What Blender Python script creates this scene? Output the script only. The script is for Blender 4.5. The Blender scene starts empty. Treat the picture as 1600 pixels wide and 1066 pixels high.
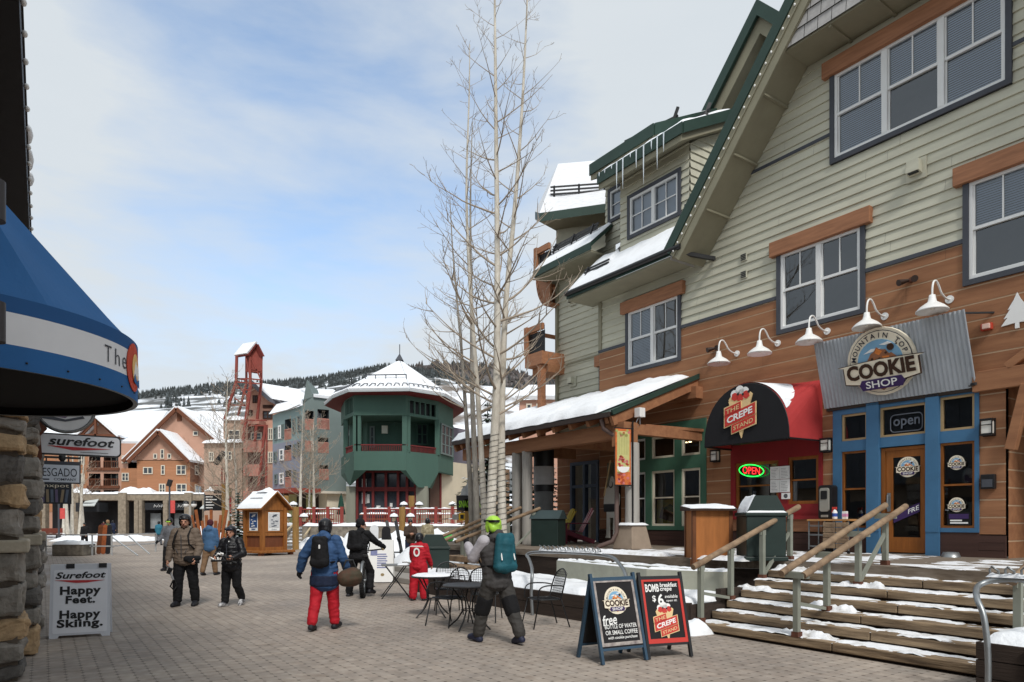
import bpy, math, random
from mathutils import Vector, Matrix, Euler, noise
R = math.radians
random.seed(7)
SC = bpy.context.scene
COL = SC.collection
# ------------------------------------------------------------------ measured camera (24 mm lens, level, shifted up)
FPX, CXP, YHP, EYE = 1067.0, 800.0, 815.0, 1.65
def at(px, py, Y):
    return Vector(((px - CXP) / FPX * Y, Y, EYE + (YHP - py) / FPX * Y))
def gnd(px, py, z=0.0):
    Y = (EYE - z) * FPX / (py - YHP)
    return Vector(((px - CXP) / FPX * Y, Y, z))
# street frame: x along the right-hand facade (towards the viewer's right), y into that building, origin at its shop door
RZ = math.atan2(-0.82388, 0.56676)
FM = Matrix.Translation((7.75, 13.4, 0)) @ Matrix.Rotation(RZ, 4, 'Z')
def fw(x, y, z=0.0): return FM @ Vector((x, y, z))
def vn(x, y=0.0, z=0.0): return noise.noise(Vector((x, y, z)))

# ------------------------------------------------------------------ mesh builder
SPLIT = {'band_trim', 'glazing_bar', 'lamp_head', 'frame', 'snow_guard', 'plinth', 'balcony_column', 'balcony_rail', 'brace', 'bracket', 'ceiling_lamp', 'icicle', 'wall_band', 'pilaster', 'notice', 'snow', 'leg', 'knee_patch', 'ground_floor', 'balcony', 'rail', 'panel', 'foot', 'skirt_panel', 'pier', 'wire_shelf', 'plank_front', 'blind'}
class MB:
    def __init__(s): s.v = []; s.f = []; s.m = []; s.sm = []; s.M = None
    def add(s, vs, fs, mi=0, smooth=False):
        b = len(s.v)
        if s.M is not None: vs = [s.M @ Vector(p) for p in vs]
        s.v += [tuple(p) for p in vs]
        for f in fs:
            s.f.append([i + b for i in f]); s.m.append(mi); s.sm.append(smooth)
        return s
    def quad(s, a, b, c, d, mi=0): return s.add([a, b, c, d], [(0, 1, 2, 3)], mi)
    def poly(s, pts, mi=0): return s.add(pts, [tuple(range(len(pts)))], mi)
    def hexa(s, p, mi=0):   # 8 points: bottom ring then top ring
        return s.add(p, [(3, 2, 1, 0), (4, 5, 6, 7), (0, 1, 5, 4), (1, 2, 6, 5), (2, 3, 7, 6), (3, 0, 4, 7)], mi)
    def box(s, x0, x1, y0, y1, z0, z1, mi=0):
        return s.hexa([(x0, y0, z0), (x1, y0, z0), (x1, y1, z0), (x0, y1, z0), (x0, y0, z1), (x1, y0, z1), (x1, y1, z1), (x0, y1, z1)], mi)
    def obox(s, c, size, rot=(0, 0, 0), mi=0, taper=1.0):
        E_ = Euler(rot).to_matrix(); c = Vector(c); x, y, z = [q / 2 for q in size]; t = taper
        P = [(-x, -y, -z), (x, -y, -z), (x, y, -z), (-x, y, -z), (-x * t, -y * t, z), (x * t, -y * t, z), (x * t, y * t, z), (-x * t, y * t, z)]
        return s.hexa([c + E_ @ Vector(p) for p in P], mi)
    def bar(s, a, b, w, h=None, mi=0, up=(0, 0, 1)):
        a = Vector(a); b = Vector(b); h = h or w; d = (b - a).normalized(); u = Vector(up)
        if abs(d.dot(u)) > .98: u = Vector((0, 1, 0))
        r = d.cross(u).normalized(); u = r.cross(d).normalized(); r = r * w / 2; u = u * h / 2
        return s.hexa([a - r - u, a + r - u, a + r + u, a - r + u, b - r - u, b + r - u, b + r + u, b - r + u], mi)
    def tube(s, pts, r, n=8, mi=0, caps=True, smooth=True):
        pts = [Vector(p) for p in pts]; k = len(pts)
        rs = r if isinstance(r, (list, tuple)) else [r] * k
        d0 = (pts[1] - pts[0]).normalized()
        u = Vector((0, 0, 1)) if abs(d0.z) < .9 else Vector((1, 0, 0))
        u = (u - d0 * u.dot(d0)).normalized(); vs = []
        for i in range(k):
            d = (pts[min(i + 1, k - 1)] - pts[max(i - 1, 0)]).normalized()
            u = (u - d * u.dot(d)).normalized(); w = d.cross(u)
            for j in range(n):
                a = 2 * math.pi * j / n
                vs.append(pts[i] + (u * math.cos(a) + w * math.sin(a)) * rs[i])
        fs = [(i * n + j, i * n + (j + 1) % n, (i + 1) * n + (j + 1) % n, (i + 1) * n + j) for i in range(k - 1) for j in range(n)]
        s.add(vs, fs, mi, smooth)
        if caps: s.add(vs[:n], [tuple(range(n))[::-1]], mi); s.add(vs[-n:], [tuple(range(n))], mi)
        return s
    def lathe(s, prof, c=(0, 0, 0), n=16, mi=0, smooth=True, arc=1.0):
        c = Vector(c); k = len(prof); vs = []; m = n if arc == 1.0 else n + 1
        for (r, z) in prof:
            for j in range(m):
                a = 2 * math.pi * arc * j / n
                vs.append(c + Vector((r * math.cos(a), r * math.sin(a), z)))
        fs = [(i * m + j, i * m + (j + 1) % m, (i + 1) * m + (j + 1) % m, (i + 1) * m + j) for i in range(k - 1) for j in range(n)]
        return s.add(vs, fs, mi, smooth)
    def ell(s, c, r, n=12, m=8, mi=0):
        c = Vector(c); vs = []; fs = []
        for i in range(m + 1):
            t = math.pi * i / m
            for j in range(n):
                a = 2 * math.pi * j / n
                vs.append(c + Vector((r[0] * math.sin(t) * math.cos(a), r[1] * math.sin(t) * math.sin(a), r[2] * math.cos(t))))
        fs = [(i * n + j, (i + 1) * n + j, (i + 1) * n + (j + 1) % n, i * n + (j + 1) % n) for i in range(m) for j in range(n)]
        return s.add(vs, fs, mi, True)
    def pxz(s, pts, y0, y1, mi=0):      # polygon in x,z given thickness along y (front y0)
        n = len(pts); vs = [(x, y0, z) for x, z in pts] + [(x, y1, z) for x, z in pts]
        return s.add(vs, [tuple(range(n)), tuple(range(n, 2 * n))[::-1]] + [(i, i + n, (i + 1) % n + n, (i + 1) % n) for i in range(n)], mi)
    def pxy(s, pts, z0, z1, mi=0):
        n = len(pts); vs = [(x, y, z0) for x, y in pts] + [(x, y, z1) for x, y in pts]
        return s.add(vs, [tuple(range(n))[::-1], tuple(range(n, 2 * n))] + [(i, (i + 1) % n, (i + 1) % n + n, i + n) for i in range(n)], mi)
    def pyz(s, pts, x0, x1, mi=0):
        n = len(pts); vs = [(x0, y, z) for y, z in pts] + [(x1, y, z) for y, z in pts]
        return s.add(vs, [tuple(range(n)), tuple(range(n, 2 * n))[::-1]] + [(i, i + n, (i + 1) % n + n, (i + 1) % n) for i in range(n)], mi)
    def slab(s, a, b, c, d, t, mi=0):   # sloping slab, top face a b c d, thickness t straight down
        dn = Vector((0, 0, -t)); P = [Vector(q) for q in (a, b, c, d)]
        return s.hexa([q + dn for q in P] + P, mi)
    def snow(s, a, b, c, d, t=.1, nx=24, ny=8, amp=.4, fr=2.0, mi=0, edge=.12, seed=0.0, ragged=0.0):
        # heaped snow on the four-sided surface a b c d (a-b front edge); rounded edges, uneven top
        a, b, c, d = [Vector(q) for q in (a, b, c, d)]; vs = []; L1 = (b - a).length; L2 = (d - a).length
        for j in range(ny + 1):
            for i in range(nx + 1):
                u, w = i / nx, j / ny
                p = (a * (1 - u) + b * u) * (1 - w) + (d * (1 - u) + c * u) * w
                eu = min(u, 1 - u) * L1 / edge; ew = min(w, 1 - w) * L2 / edge
                k = math.sqrt(max(0.0, 1 - (1 - min(1, eu)) ** 2)) * math.sqrt(max(0.0, 1 - (1 - min(1, ew)) ** 2))
                q = vn(p.x * fr + seed, p.y * fr, p.z * fr) + .5 * vn(p.x * fr * 2.7, p.y * fr * 2.7 + seed, p.z)
                if ragged and w == 0: p = p + (d - a) * ragged * (vn(p.x * 3.1 + seed, p.y * 3.1) + .3)
                vs.append(p + Vector((0, 0, max(-.006, t * k * (1 + amp * q)) if k > 0 else -.006)))
        m = nx + 1
        fs = [(j * m + i, j * m + i + 1, (j + 1) * m + i + 1, (j + 1) * m + i) for j in range(ny) for i in range(nx)]
        return s.add(vs, fs, mi, True)
    def build(s, name, mats, parent=None, bevel=0.0, M=None):
        if name in SPLIT and parent is not None and M is None:      # pieces standing apart become objects of their own
            par = list(range(len(s.v)))
            def fd(i):
                while par[i] != i: par[i] = par[par[i]]; i = par[i]
                return i
            for f in s.f:
                for i in f[1:]: par[fd(i)] = fd(f[0])
            bb = {}
            for i, p in enumerate(s.v):
                b = bb.setdefault(fd(i), [list(p), list(p), {fd(i)}])
                for k in range(3): b[0][k] = min(b[0][k], p[k]); b[1][k] = max(b[1][k], p[k])
            G = list(bb.values()); go = True
            while go:
                go = False
                for a in range(len(G)):
                    for c in range(len(G) - 1, a, -1):
                        A, B = G[a], G[c]
                        if all(A[0][k] - .03 <= B[1][k] and B[0][k] - .03 <= A[1][k] for k in range(3)):
                            for k in range(3): A[0][k] = min(A[0][k], B[0][k]); A[1][k] = max(A[1][k], B[1][k])
                            A[2] |= B[2]; G.pop(c); go = True
            if len(G) > 1:
                for g in G:
                    q = MB(); mp = {}
                    for f, mi, sm in zip(s.f, s.m, s.sm):
                        if fd(f[0]) in g[2]:
                            for i in f:
                                if i not in mp: mp[i] = len(q.v); q.v.append(s.v[i])
                            q.f.append([mp[i] for i in f]); q.m.append(mi); q.sm.append(sm)
                    if q.f: o = q._build(name, mats, parent, bevel)
                return o
        return s._build(name, mats, parent, bevel, M)
    def _build(s, name, mats, parent=None, bevel=0.0, M=None):
        me = bpy.data.meshes.new(name)
        me.from_pydata(s.v, [], s.f)
        if not isinstance(mats, (list, tuple)): mats = [mats]
        for m in mats: me.materials.append(m)
        me.polygons.foreach_set('material_index', s.m)
        me.polygons.foreach_set('use_smooth', s.sm)
        me.update()
        o = bpy.data.objects.new(name, me); COL.objects.link(o)
        if parent is not None: o.parent = parent
        if M is not None: o.matrix_local = M
        if bevel:
            b = o.modifiers.new('bevel', 'BEVEL'); b.width = bevel; b.segments = 2; b.limit_method = 'ANGLE'; b.angle_limit = R(40)
        return o

def thing(name, label, cat, loc=(0, 0, 0), rz=0.0, group=None):
    o = bpy.data.objects.new(name, None); COL.objects.link(o)
    o.empty_display_size = .2
    o.location = loc; o.rotation_euler = (0, 0, rz)
    o['label'] = label; o['category'] = cat
    if group: o['group'] = group
    return o
def tag(o, label, cat, group=None):
    o['label'] = label; o['category'] = cat
    if group: o['group'] = group
    return o
def struct(o, kind='structure'):
    o['kind'] = kind; return o
def copy_tree(o, parent=None):
    c = o.copy(); COL.objects.link(c)
    if parent is not None: c.parent = parent
    for ch in list(o.children): copy_tree(ch, c)
    return c
def dup(o, loc, rz, label, group=None):
    c = copy_tree(o); c.location = loc; c.rotation_euler = (0, 0, rz); c['label'] = label
    if group: c['group'] = group
    return c

# ------------------------------------------------------------------ materials
def lin(c):
    return tuple((x / 255 / 12.92) if x / 255 <= .04045 else ((x / 255 + .055) / 1.055) ** 2.4 for x in c) + (1,)
MATS = {}
def mat(name, rgb, rough=.75, var=.18, sc=5.0, st=(1, 1, 1), bump=0.0, bsc=None, metal=0.0, rgb2=None, spec=.35, emit=0.0, detail=5.0, thr=None):
    if name in MATS: return MATS[name]
    m = bpy.data.materials.new(name); m.use_nodes = True; nt = m.node_tree; N = nt.nodes; L = nt.links
    p = N['Principled BSDF']; p.inputs['Roughness'].default_value = rough; p.inputs['Metallic'].default_value = metal
    p.inputs['Specular IOR Level'].default_value = spec
    base = lin(rgb)
    tc = N.new('ShaderNodeTexCoord'); mp = N.new('ShaderNodeMapping'); mp.inputs['Scale'].default_value = st
    L.new(tc.outputs['Object'], mp.inputs['Vector'])
    if var > 0 or rgb2:
        nz = N.new('ShaderNodeTexNoise'); nz.inputs['Scale'].default_value = sc; nz.inputs['Detail'].default_value = detail; nz.inputs['Roughness'].default_value = .62
        L.new(mp.outputs[0], nz.inputs['Vector'])
        rp = N.new('ShaderNodeValToRGB')
        lo, hi = (thr or (.32, .68))
        rp.color_ramp.elements[0].position = lo; rp.color_ramp.elements[1].position = hi
        if rgb2: c0, c1 = base, lin(rgb2)
        else:
            c0 = tuple(x * (1 - var) for x in base[:3]) + (1,); c1 = tuple(min(1, x * (1 + var)) for x in base[:3]) + (1,)
        rp.color_ramp.elements[0].color = c0; rp.color_ramp.elements[1].color = c1
        L.new(nz.outputs['Fac'], rp.inputs['Fac']); L.new(rp.outputs['Color'], p.inputs['Base Color'])
    else: p.inputs['Base Color'].default_value = base
    if bump:
        nb = N.new('ShaderNodeTexNoise'); nb.inputs['Scale'].default_value = bsc or sc * 4; nb.inputs['Detail'].default_value = 4
        L.new(mp.outputs[0], nb.inputs['Vector'])
        bp = N.new('ShaderNodeBump'); bp.inputs['Strength'].default_value = bump; bp.inputs['Distance'].default_value = .02
        L.new(nb.outputs['Fac'], bp.inputs['Height']); L.new(bp.outputs[0], p.inputs['Normal'])
    if emit:
        p.inputs['Emission Color'].default_value = base; p.inputs['Emission Strength'].default_value = emit
    MATS[name] = m; return m
def glass(name, tint=(60, 70, 75), refl=.10, opaque=.0):
    if name in MATS: return MATS[name]
    m = bpy.data.materials.new(name); m.use_nodes = True; nt = m.node_tree; N = nt.nodes; L = nt.links
    N.remove(N['Principled BSDF']); out = N['Material Output']
    tr = N.new('ShaderNodeBsdfTransparent'); tr.inputs['Color'].default_value = lin(tint)
    gl = N.new('ShaderNodeBsdfGlossy'); gl.inputs['Roughness'].default_value = .015; gl.inputs['Color'].default_value = (.9, .95, 1, 1)
    fr = N.new('ShaderNodeFresnel'); fr.inputs['IOR'].default_value = 1.52
    tc = N.new('ShaderNodeTexCoord'); nz = N.new('ShaderNodeTexNoise'); nz.inputs['Scale'].default_value = .9; nz.inputs['Detail'].default_value = 1
    L.new(tc.outputs['Object'], nz.inputs['Vector']); bp = N.new('ShaderNodeBump'); bp.inputs['Strength'].default_value = .12; bp.inputs['Distance'].default_value = .05
    L.new(nz.outputs['Fac'], bp.inputs['Height']); L.new(bp.outputs[0], gl.inputs['Normal'])
    ma = N.new('ShaderNodeMath'); ma.operation = 'MULTIPLY_ADD'; ma.inputs[1].default_value = 1.3; ma.inputs[2].default_value = refl
    L.new(fr.outputs[0], ma.inputs[0]); ma.use_clamp = True
    mx = N.new('ShaderNodeMixShader'); L.new(ma.outputs[0], mx.inputs[0]); L.new(tr.outputs[0], mx.inputs[1]); L.new(gl.outputs[0], mx.inputs[2])
    L.new(mx.outputs[0], out.inputs[0]); MATS[name] = m; return m

M_snow = mat('snow', (228, 230, 233), .65, .04, 2.2, bump=.7, bsc=20, spec=.2, rgb2=(242, 245, 249), detail=9, thr=(.28, .52))
M_snowdirty = mat('trodden_snow', (198, 196, 192), .7, .12, 5, bump=.8, bsc=24, rgb2=(240, 242, 246), detail=9, thr=(.3, .52))
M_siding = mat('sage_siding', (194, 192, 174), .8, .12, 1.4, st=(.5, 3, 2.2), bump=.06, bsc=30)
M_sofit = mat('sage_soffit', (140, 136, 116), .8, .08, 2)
M_plank = mat('stained_plank', (138, 94, 66), .75, .3, 1.6, st=(.45, 4, 4), bump=.2, bsc=12, rgb2=(164, 116, 82), detail=8)
M_chink = mat('pale_chinking', (188, 162, 134), .9, .1, 3)
M_plinth = mat('plum_plinth', (72, 50, 44), .8, .15, 2, st=(.4, 3, 6))
M_slate = mat('slate_trim', (72, 75, 82), .7, .1, 3)
M_white = mat('white_frame', (226, 227, 226), .5, .03, 3)
M_lintel = mat('cedar_beam', (156, 108, 78), .65, .2, 3, st=(.6, 4, 6), bump=.12)
M_greenrake = mat('forest_green_trim', (44, 66, 58), .55, .1, 3)
M_shingle = mat('grey_shingle', (168, 166, 164), .85, .16, 5)
M_dark = mat('dark_interior', (26, 25, 26), .9, .2, 1.5)
M_room = mat('room_dark_wall', (84, 78, 74), .9, .3, .8)
M_glass = glass('window_glass', (226, 230, 232), .06)
M_glassd = glass('dim_glass', (200, 202, 204), .045)
M_blind = mat('pale_blind', (168, 182, 204), .7, .05, 3)
M_black = mat('black_metal', (24, 24, 26), .45, .1, 6, spec=.5)
M_blackcloth = mat('black_cloth', (20, 20, 23), .85, .25, 9, bump=.3, bsc=30)
M_galv = mat('galvanised_steel', (148, 152, 154), .42, .12, 9, metal=.75, spec=.5)
M_corr = mat('corrugated_zinc', (176, 182, 188), .5, .18, 1.6, st=(1, 1, .4), metal=.2, spec=.5)
M_whitemetal = mat('white_enamel', (236, 236, 234), .35, .03, 5, spec=.5)
M_log = mat('weathered_log', (112, 92, 74), .8, .25, 5, st=(1, 1, 1), bump=.5, bsc=18, rgb2=(158, 134, 108))
M_greylog = mat('grey_weathered_log', (168, 164, 158), .85, .14, 3, st=(6, 6, .5), bump=.3, bsc=8)
M_yellowlog = mat('peeled_yellow_log', (150, 116, 66), .75, .2, 3, st=(3, 3, .6), bump=.2)
M_step = mat('stair_timber', (92, 76, 60), .85, .3, 2.4, st=(.6, 4, 6), bump=.6, bsc=9, rgb2=(164, 142, 114), detail=9)
M_darkwood = mat('dark_retaining_timber', (58, 48, 42), .85, .25, 3, st=(.4, 3, 6), bump=.3, bsc=14)
M_railpost = mat('sage_steel_post', (134, 137, 126), .55, .08, 5)
M_rust = mat('rusty_foot', (96, 60, 46), .85, .3, 10)
M_conc = mat('sage_concrete', (162, 162, 148), .85, .1, 4, bump=.12, bsc=40)
M_tanconc = mat('tan_concrete', (150, 134, 118), .85, .1, 4, bump=.12, bsc=40)
M_greyconc = mat('grey_concrete', (150, 145, 138), .9, .1, 3, bump=.15, bsc=30)
M_bin = mat('dark_green_bin', (30, 46, 42), .5, .12, 4, spec=.45)
M_binlid = mat('slate_green_lid', (58, 72, 74), .5, .1, 4)
M_blue = mat('blue_shopfront_paint', (66, 110, 146), .55, .08, 3)
M_red = mat('red_shopfront_paint', (140, 36, 40), .55, .1, 3)
M_green = mat('green_shopfront_paint', (72, 112, 92), .55, .08, 3)
M_redcanvas = mat('red_canvas', (172, 54, 54), .8, .06, 3)
M_blackcanvas = mat('black_canvas', (27, 27, 31), .85, .1, 3)
M_varnish = mat('varnished_door', (140, 84, 36), .45, .2, 3, st=(4, 4, .6))
M_cream = mat('cream_paint', (236, 226, 204), .6, .03, 3)
M_brownletter = mat('dark_brown_letter', (62, 40, 26), .6, .05, 3)
M_navyletter = mat('navy_letter', (32, 38, 54), .6, .05, 3)
M_sky = mat('pale_blue_paint', (126, 172, 204), .6, .05, 3)
M_mount = mat('cookie_brown_paint', (150, 100, 70), .6, .15, 9)
M_orange = mat('orange_paint', (214, 126, 60), .6, .12, 9)
M_purple = mat('purple_paint', (62, 42, 92), .6, .05, 3)
M_pink = mat('pink_paint', (216, 150, 190), .6, .05, 3)
M_whitep = mat('white_paint', (240, 240, 238), .6, .02, 3)
M_redp = mat('coral_red_paint', (200, 62, 54), .6, .05, 3)
M_tan = mat('waffle_tan_paint', (226, 196, 146), .6, .06, 6)
M_darkred = mat('dark_red_paint', (110, 28, 30), .6, .05, 3)
M_chalk = mat('chalkboard', (34, 32, 34), .8, .15, 4)

# ------------------------------------------------------------------ lettering
_TC = {}
TMP = bpy.data.scenes.new('scratch')      # evaluates text and remeshes away from the big scene; removed at the end
def tmp_eval(o):
    TMP.collection.objects.link(o); vl = TMP.view_layers[0]; vl.update(); return vl.depsgraph
def glyphs(txt, bold=0.0, shear=0.0, space=1.0):
    k = (txt, bold, shear, space)
    if k in _TC: return _TC[k]
    cu = bpy.data.curves.new('lettering', 'FONT'); cu.body = txt; cu.size = 1.0; cu.offset = bold * .5; cu.shear = shear; cu.space_character = space
    cu.align_x = 'LEFT'; cu.resolution_u = 3; cu.fill_mode = 'FRONT'
    o = bpy.data.objects.new('lettering', cu); dg = tmp_eval(o); me = bpy.data.meshes.new_from_object(o.evaluated_get(dg))
    vs = [(v.co.x, v.co.y) for v in me.vertices]; fs = [tuple(p.vertices) for p in me.polygons]
    bpy.data.objects.remove(o); bpy.data.curves.remove(cu); bpy.data.meshes.remove(me)
    _TC[k] = (vs, fs); return vs, fs
def text(mb, txt, cx, cz, width, height, y, mi, bold=.02, shear=0.0, slope=0.0, space=1.0):
    vs, fs = glyphs(txt, bold, shear, space)
    if not vs: return
    x0 = min(v[0] for v in vs); x1 = max(v[0] for v in vs); z0 = min(v[1] for v in vs); z1 = max(v[1] for v in vs)
    kx = width / (x1 - x0); kz = height / (z1 - z0)
    out = [(cx + (a - (x0 + x1) / 2) * kx, y, cz + (b - (z0 + z1) / 2) * kz + slope * (a - (x0 + x1) / 2) * kx) for a, b in vs]
    mb.add(out, fs, mi)
def arctext(mb, txt, cx, cz, rad, a0, a1, h, y, mi, bold=.02, wf=.9, ex=1.0):   # angles from +x, degrees, letters run a0 -> a1
    n = len(txt)
    for i, ch in enumerate(txt):
        if ch == ' ': continue
        a = R(a0 + (a1 - a0) * (i / (n - 1))); vs, fs = glyphs(ch, bold)
        x0 = min(v[0] for v in vs); x1 = max(v[0] for v in vs); k = h / .73
        out = []
        for p, q in vs:
            lx = (p - (x0 + x1) / 2) * k * wf; lz = q * k
            ca, sa = math.cos(a), math.sin(a)
            out.append((cx + (ca * (rad + lz) + sa * lx) * ex, y, cz + sa * (rad + lz) - ca * lx))
        mb.add(out, fs, mi)
def disc(cx, cz, rx, rz, a0=0, a1=360, n=28):
    full = (a1 - a0) >= 360
    return [(cx + rx * math.cos(R(a0 + (a1 - a0) * i / n)), cz + rz * math.sin(R(a0 + (a1 - a0) * i / n))) for i in range(n if full else n + 1)]
def rrect(x0, x1, z0, z1, r, n=4):
    P = []
    for cx, cz, a in ((x1 - r, z1 - r, 0), (x0 + r, z1 - r, 90), (x0 + r, z0 + r, 180), (x1 - r, z0 + r, 270)):
        P += [(cx + r * math.cos(R(a + 90 * i / n)), cz + r * math.sin(R(a + 90 * i / n))) for i in range(n + 1)]
    return P
# shop emblem: a cookie mountain in a cream ring, width about 2 units; local x,z, viewer at -y, each layer stands proud of the last
EMB = [M_cream, M_sky, M_mount, M_brownletter, M_navyletter, M_purple, M_whitep, M_orange]
def cookie_emblem(mb, cx, cz, s, y, dy=.006, th=.01, dark=True):
    def P(pts): return [(cx + a * s, cz + b * s) for a, b in pts]
    mb.pxz(P(disc(0, 0, 1.0, 1.0)), y, y + th, 0)
    mb.pxz(P(disc(0, 0, .92, .92)), y - dy * .5, y, 4 if dark else 0)
    mb.pxz(P(disc(0, 0, .90, .90)), y - dy, y - dy * .5, 0)
    mb.pxz(P(disc(0, 0, .66, .66)), y - dy * 1.6, y - dy, 1)
    mb.pxz(P([(-.45, .30), (-.2, .42), (.1, .40), (-.1, .34)]), y - dy * 2, y - dy * 1.6, 6)
    mb.pxz(P([(.05, .5), (.3, .55), (.42, .48), (.2, .46)]), y - dy * 2, y - dy * 1.6, 6)
    mt = [(-.62, -.12), (-.48, .05), (-.36, .08), (-.22, .28), (-.12, .33), (-.04, .44), (.06, .36), (.2, .34), (.3, .2), (.36, .22), (.48, .1), (.62, -.12)]
    mb.pxz(P(mt), y - dy * 2.4, y - dy * 1.6, 2 if dark else 7)
    for q in (((-.04, .40), (.12, .30), (.02, .2), (-.1, .28)), ((-.34, .04), (-.1, .12), (-.16, .0), (-.34, -.04)), ((.1, .16), (.3, .14), (.3, .04), (.12, .06))):
        mb.pxz(P(q), y - dy * 2.7, y - dy * 2.4, 7 if dark else 0)
    for a, b in ((-.2, .12), (.02, .1), (.22, .24), (.38, .06), (-.42, -.04)):
        mb.pxz(P(disc(a, b, .035, .035, n=8)), y - dy * 2.9, y - dy * 2.4, 3)
    mb.pxz(P(disc(.36, .38, .1, .1, n=10)), y - dy * 2.6, y - dy * 1.6, 3)
    mb.pxz(P([(.5, .45), (.56, .47), (.55, .41)]), y - dy * 2.6, y - dy * 1.6, 3)
    mb.pxz(P([(-.05, -.62), (-.5, -.55), (.0, -.84), (.5, -.55)]), y - dy * 2.2, y - dy, 2 if dark else 7)
    band = [(-1.08, -.52), (-1.08, .02), (-1.25, .06), (-.6, .1), (0, .12), (.6, .1), (1.25, .06), (1.08, .02), (1.08, -.52), (.55, -.62), (-.55, -.62)]
    mb.pxz(P([(a * 1.03, b - .02) for a, b in band]), y - dy * 3.2, y - dy * 1.5, 3)
    mb.pxz(P([(a, b * .92 - .03) for a, b in band]), y - dy * 3.8, y - dy * 3.2, 0)
    text(mb, 'COOKIE', cx, cz - .2 * s, 2.0 * s, .46 * s, y - dy * 4.4, 3, bold=.09)
    mb.pxz(P([(-.58, -.78), (-.66, -.62), (-.58, -.47), (.58, -.47), (.66, -.62), (.58, -.78)]), y - dy * 4.6, y - dy * 3.2, 5)
    text(mb, 'SHOP', cx, cz - .62 * s, .92 * s, .21 * s, y - dy * 5.2, 6, bold=.03)
    arctext(mb, 'MOUNTAIN TOP', cx, cz, .71 * s, 166, 16, .15 * s, y - dy * 1.7, 4, bold=.025, wf=1.0)
CRP = [M_tan, M_whitep, M_redp, M_darkred, M_black, M_cream]
def crepe_emblem(mb, cx, cz, s, y, dy=.006, th=.02):
    def P(pts): return [(cx + a * s, cz + b * s) for a, b in pts]
    mb.pxz(P([(-.62, .62), (-.5, .78), (0, .7), (.5, .85), (.62, .75), (.05, -1.15)]), y, y + th, 0)
    for a, b, r in ((-.3, .84, .2), (-.02, .98, .22), (.26, .9, .2), (.05, .8, .22)):
        mb.pxz(P(disc(a, b, r, r, n=14)), y - dy * .6, y, 1)
    for a, b in ((-.28, .74), (.0, .66), (.32, .76)):
        mb.pxz(P([(a - .17, b - .1), (a - .13, b + .12), (a, b + .17), (a + .13, b + .12), (a + .17, b - .1), (a, b - .2)]), y - dy * 1.1, y, 2)
    for a, b in ((-.1, .82), (.16, .78), (.46, .86)): mb.pxz(P(disc(a, b, .06, .06, n=8)), y - dy * 1.6, y, 4)
    mb.pxz(P([(-.62, .55), (.1, .3), (.62, .72), (.3, -.3), (-.3, -.3)]), y - dy * 1.3, y, 0)
    def rib(x0, x1, z, h, sl, txt, tm, hh, b):
        q = [(x0, z + sl * x0 - h), (x1, z + sl * x1 - h), (x1, z + sl * x1 + h), (x0, z + sl * x0 + h)]
        mb.pxz(P([(a * 1.04 + (-.02 if a < 0 else .02), c + (.045 if i > 1 else -.045)) for i, (a, c) in enumerate(q)]), y - dy * 2, y, 0)
        mb.pxz(P(q), y - dy * 2.6, y - dy * 2, 2)
        text(mb, txt, cx + (x0 + x1) / 2 * s, cz + (z + sl * (x0 + x1) / 2) * s, (x1 - x0) * .84 * s, hh * s, y - dy * 3.2, tm, bold=b, slope=sl)
    mb.pxz(P([(-.8, .02), (-.2, .16), (.1, .05), (-.3, -.1)]), y - dy * 1.7, y, 3)
    mb.pxz(P([(.2, -.3), (.8, -.1), (.6, -.36), (.3, -.45)]), y - dy * 1.7, y, 3)
    rib(-.8, .06, .28, .19, .27, 'THE', 0, .2, .02)
    rib(-.8, .8, -.12, .25, .27, 'CREPE', 1, .3, .06)
    rib(-.42, .8, -.6, .19, .27, 'STAND', 0, .2, .02)

# ------------------------------------------------------------------ camera, sky, sun
cam = bpy.data.cameras.new('camera'); co = bpy.data.objects.new('camera', cam); COL.objects.link(co)
co.location = (0, 0, EYE); co.rotation_euler = (R(90), 0, 0)
cam.sensor_width = 36; cam.lens = FPX / 1600 * 36; cam.shift_y = (YHP - 533) / 1600; cam.clip_end = 6000; cam.clip_start = .05
SC.camera = co
SUN_EL, SUN_AZ = R(48), R(165)      # azimuth from +Y, positive towards +X
sv = Vector((math.sin(SUN_AZ) * math.cos(SUN_EL), math.cos(SUN_AZ) * math.cos(SUN_EL), math.sin(SUN_EL)))
sl = bpy.data.lights.new('sun', 'SUN'); sl.energy = 1.5; sl.angle = R(13); sl.color = (1, .96, .9)
so = bpy.data.objects.new('sun', sl); COL.objects.link(so); so.rotation_euler = (-sv).to_track_quat('-Z', 'Y').to_euler()
W = bpy.data.worlds.new('World'); SC.world = W; W.use_nodes = True
nt = W.node_tree; N = nt.nodes; L = nt.links; bg = N['Background']; bg.inputs['Strength'].default_value = .1
sk = N.new('ShaderNodeTexSky'); sk.sky_type = 'NISHITA'; sk.sun_disc = False; sk.sun_elevation = SUN_EL; sk.sun_rotation = SUN_AZ
sk.altitude = 2800; sk.air_density = 1.0; sk.dust_density = 1.2
tc = N.new('ShaderNodeTexCoord')
def wnoise(scale, st, rot, detail=5, rough=.55, dist=0.0):
    mp = N.new('ShaderNodeMapping'); mp.inputs['Scale'].default_value = st; mp.inputs['Rotation'].default_value = rot
    L.new(tc.outputs['Generated'], mp.inputs['Vector'])
    nz = N.new('ShaderNodeTexNoise'); nz.inputs['Scale'].default_value = scale; nz.inputs['Detail'].default_value = detail
    nz.inputs['Roughness'].default_value = rough; nz.inputs['Distortion'].default_value = dist
    L.new(mp.outputs[0], nz.inputs['Vector']); return nz
n1 = wnoise(1.5, (1.0, .6, 2.2), (0, R(24), R(20)), 5, .5, .25)
n2 = wnoise(5.0, (.8, .5, 2.8), (0, R(28), R(10)), 6, .55, .2)
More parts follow.
